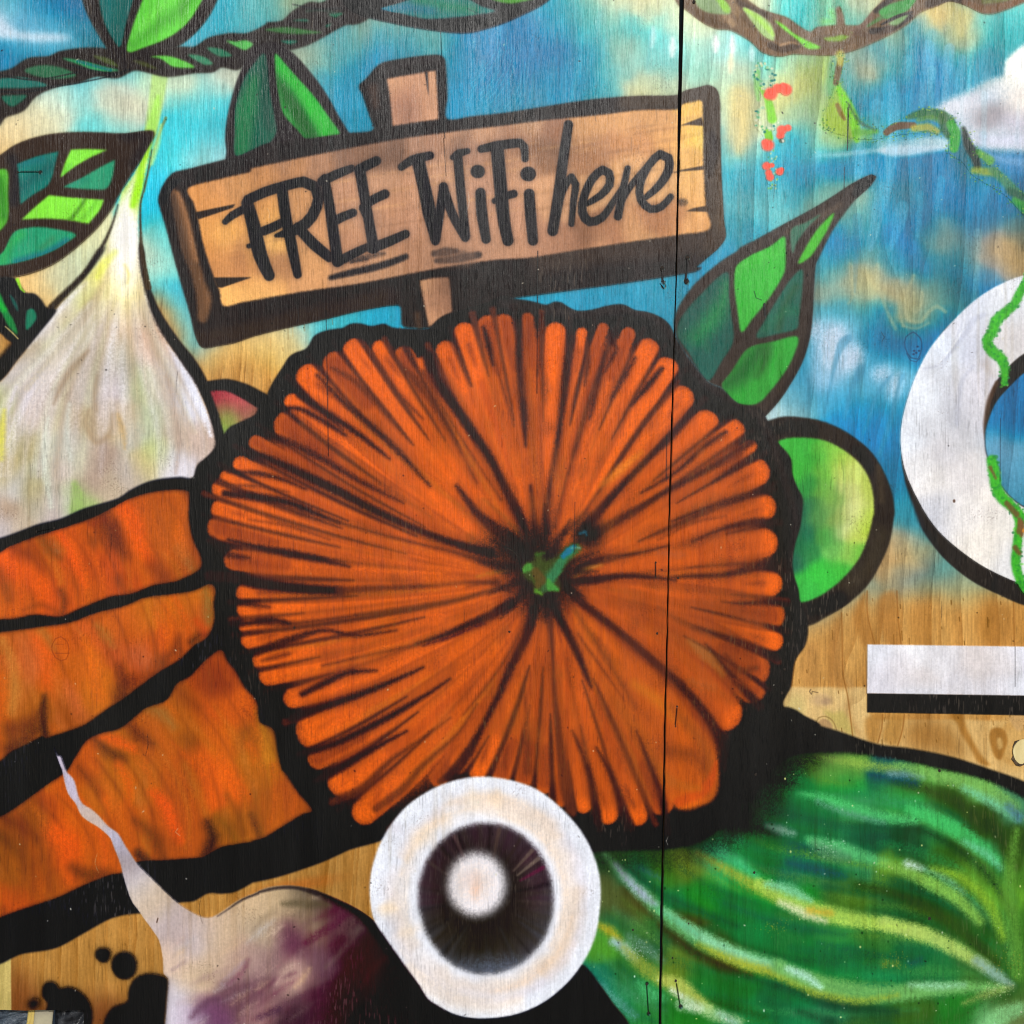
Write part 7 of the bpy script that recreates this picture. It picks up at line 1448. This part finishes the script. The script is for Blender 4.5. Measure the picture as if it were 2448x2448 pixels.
tr = [tuple(t) for t in tessellate_polygon([[Vector((x, y, 0)) for x, y in plug]])]
mesh_obj('loose_knot', V, tr + [(i, (i+1) % n, n+(i+1) % n, n+i) for i in range(n)], [PLUG], SHEETS[1])

SHEETS[1].location = (0, -.0022, 0)      # the second sheet stands a little proud at the joint
# timber upright seen through the open joint
def boxm(x0, x1, y0, y1, z0, z1):
    V = [(x, y, z) for z in (z0, z1) for y in (y0, y1) for x in (x0, x1)]
    return V, [(0,2,3,1),(4,5,7,6),(0,1,5,4),(2,6,7,3),(0,4,6,2),(1,3,7,5)]
sx = P(1604, 1224)[0]
def bevel_box(name, b, mat, label, cat):
    V, F = boxm(*b); me = bpy.data.meshes.new(name); bm = bmesh.new()
    vs = [bm.verts.new(v) for v in V]
    for f in F: bm.faces.new([vs[k] for k in f])
    bmesh.ops.recalc_face_normals(bm, faces=bm.faces)
    bmesh.ops.bevel(bm, geom=bm.edges[:], offset=.004, segments=2, affect='EDGES')
    bm.to_mesh(me); bm.free(); me.materials.append(mat)
    o = bpy.data.objects.new(name, me); COL.objects.link(o); return tag(o, label, cat)
bevel_box('timber_post', (sx - .045, sx + .045, TH_PLY + .002, TH_PLY + .092, .001, 2.10), STUD, 'dark blue painted timber upright showing through the open joint between the sheets', 'post')

# odds and ends behind the cut-out corner of the first sheet
def crumple(name, x0, x1, y0, y1, d, mat, label, cat, amp, seed, thick=.012, lean_=0.0, nx=26, ny=18):
    r = np.random.default_rng(seed); V, F = [], []
    ph = r.random((6, 3)) * 6.28; fr = r.uniform(.5, 3.2, (6, 2))
    def hgt(u, v):
        return sum(abs(math.sin(fr[k, 0]*u*6 + fr[k, 1]*v*5 + ph[k, 0])) for k in range(6)) / 6
    for j in range(ny + 1):
        for i in range(nx + 1):
            u, v = i / nx, j / ny
            e = min(1, 5*u, 5*(1-u))
            x = x0 + (x1-x0)*u + 3*math.sin(5*v + ph[0, 1]); y = y0 + (y1-y0)*v
            V.append(P(x + lean_*v, y, -(d - amp*hgt(u, v)*e)))
    m = len(V)
    V += [(a, b + thick, c_) for a, b, c_ in V]
    w = nx + 1
    for j in range(ny):
        for i in range(nx):
            q = (j*w+i, (j+1)*w+i, (j+1)*w+i+1, j*w+i+1); F.append(q); F.append(tuple(m+k for k in reversed(q)))
    for i in range(nx): F.append((i, i+1, m+i+1, m+i)); F.append((ny*w+i+1, ny*w+i, m+ny*w+i, m+ny*w+i+1))
    for j in range(ny): F.append(((j+1)*w, j*w, m+j*w, m+(j+1)*w)); F.append((j*w+nx, (j+1)*w+nx, m+(j+1)*w+nx, m+j*w+nx))
    o = mesh_obj(name, V, F, [mat]); 
    for p_ in o.data.polygons: p_.use_smooth = True
    return tag(o, label, cat)
crumple('tarpaulin', -190, 54, 2385, 2534, .060, TARP, 'crumpled slate blue tarpaulin behind the cut-out corner at bottom left', 'tarpaulin', .030, 4)
crumple('yellow_cloth', 44, 66, 2385, 2534, .040, YEL, 'folded pale yellow cloth between the blue tarpaulin and the grey card', 'cloth', .010, 8, .010, -8, 10, 12)
crumple('card', 62, 107, 2421, 2534, .034, CARD, 'torn grey card with a yellowed foot standing in the cut-out corner', 'card', .003, 2, .003, 2, 12, 10)
crumple('refuse_bag', 104, 214, 2385, 2534, .056, BAG, 'black plastic bag bundled behind the sheet, right of the grey card', 'bag', .034, 6)
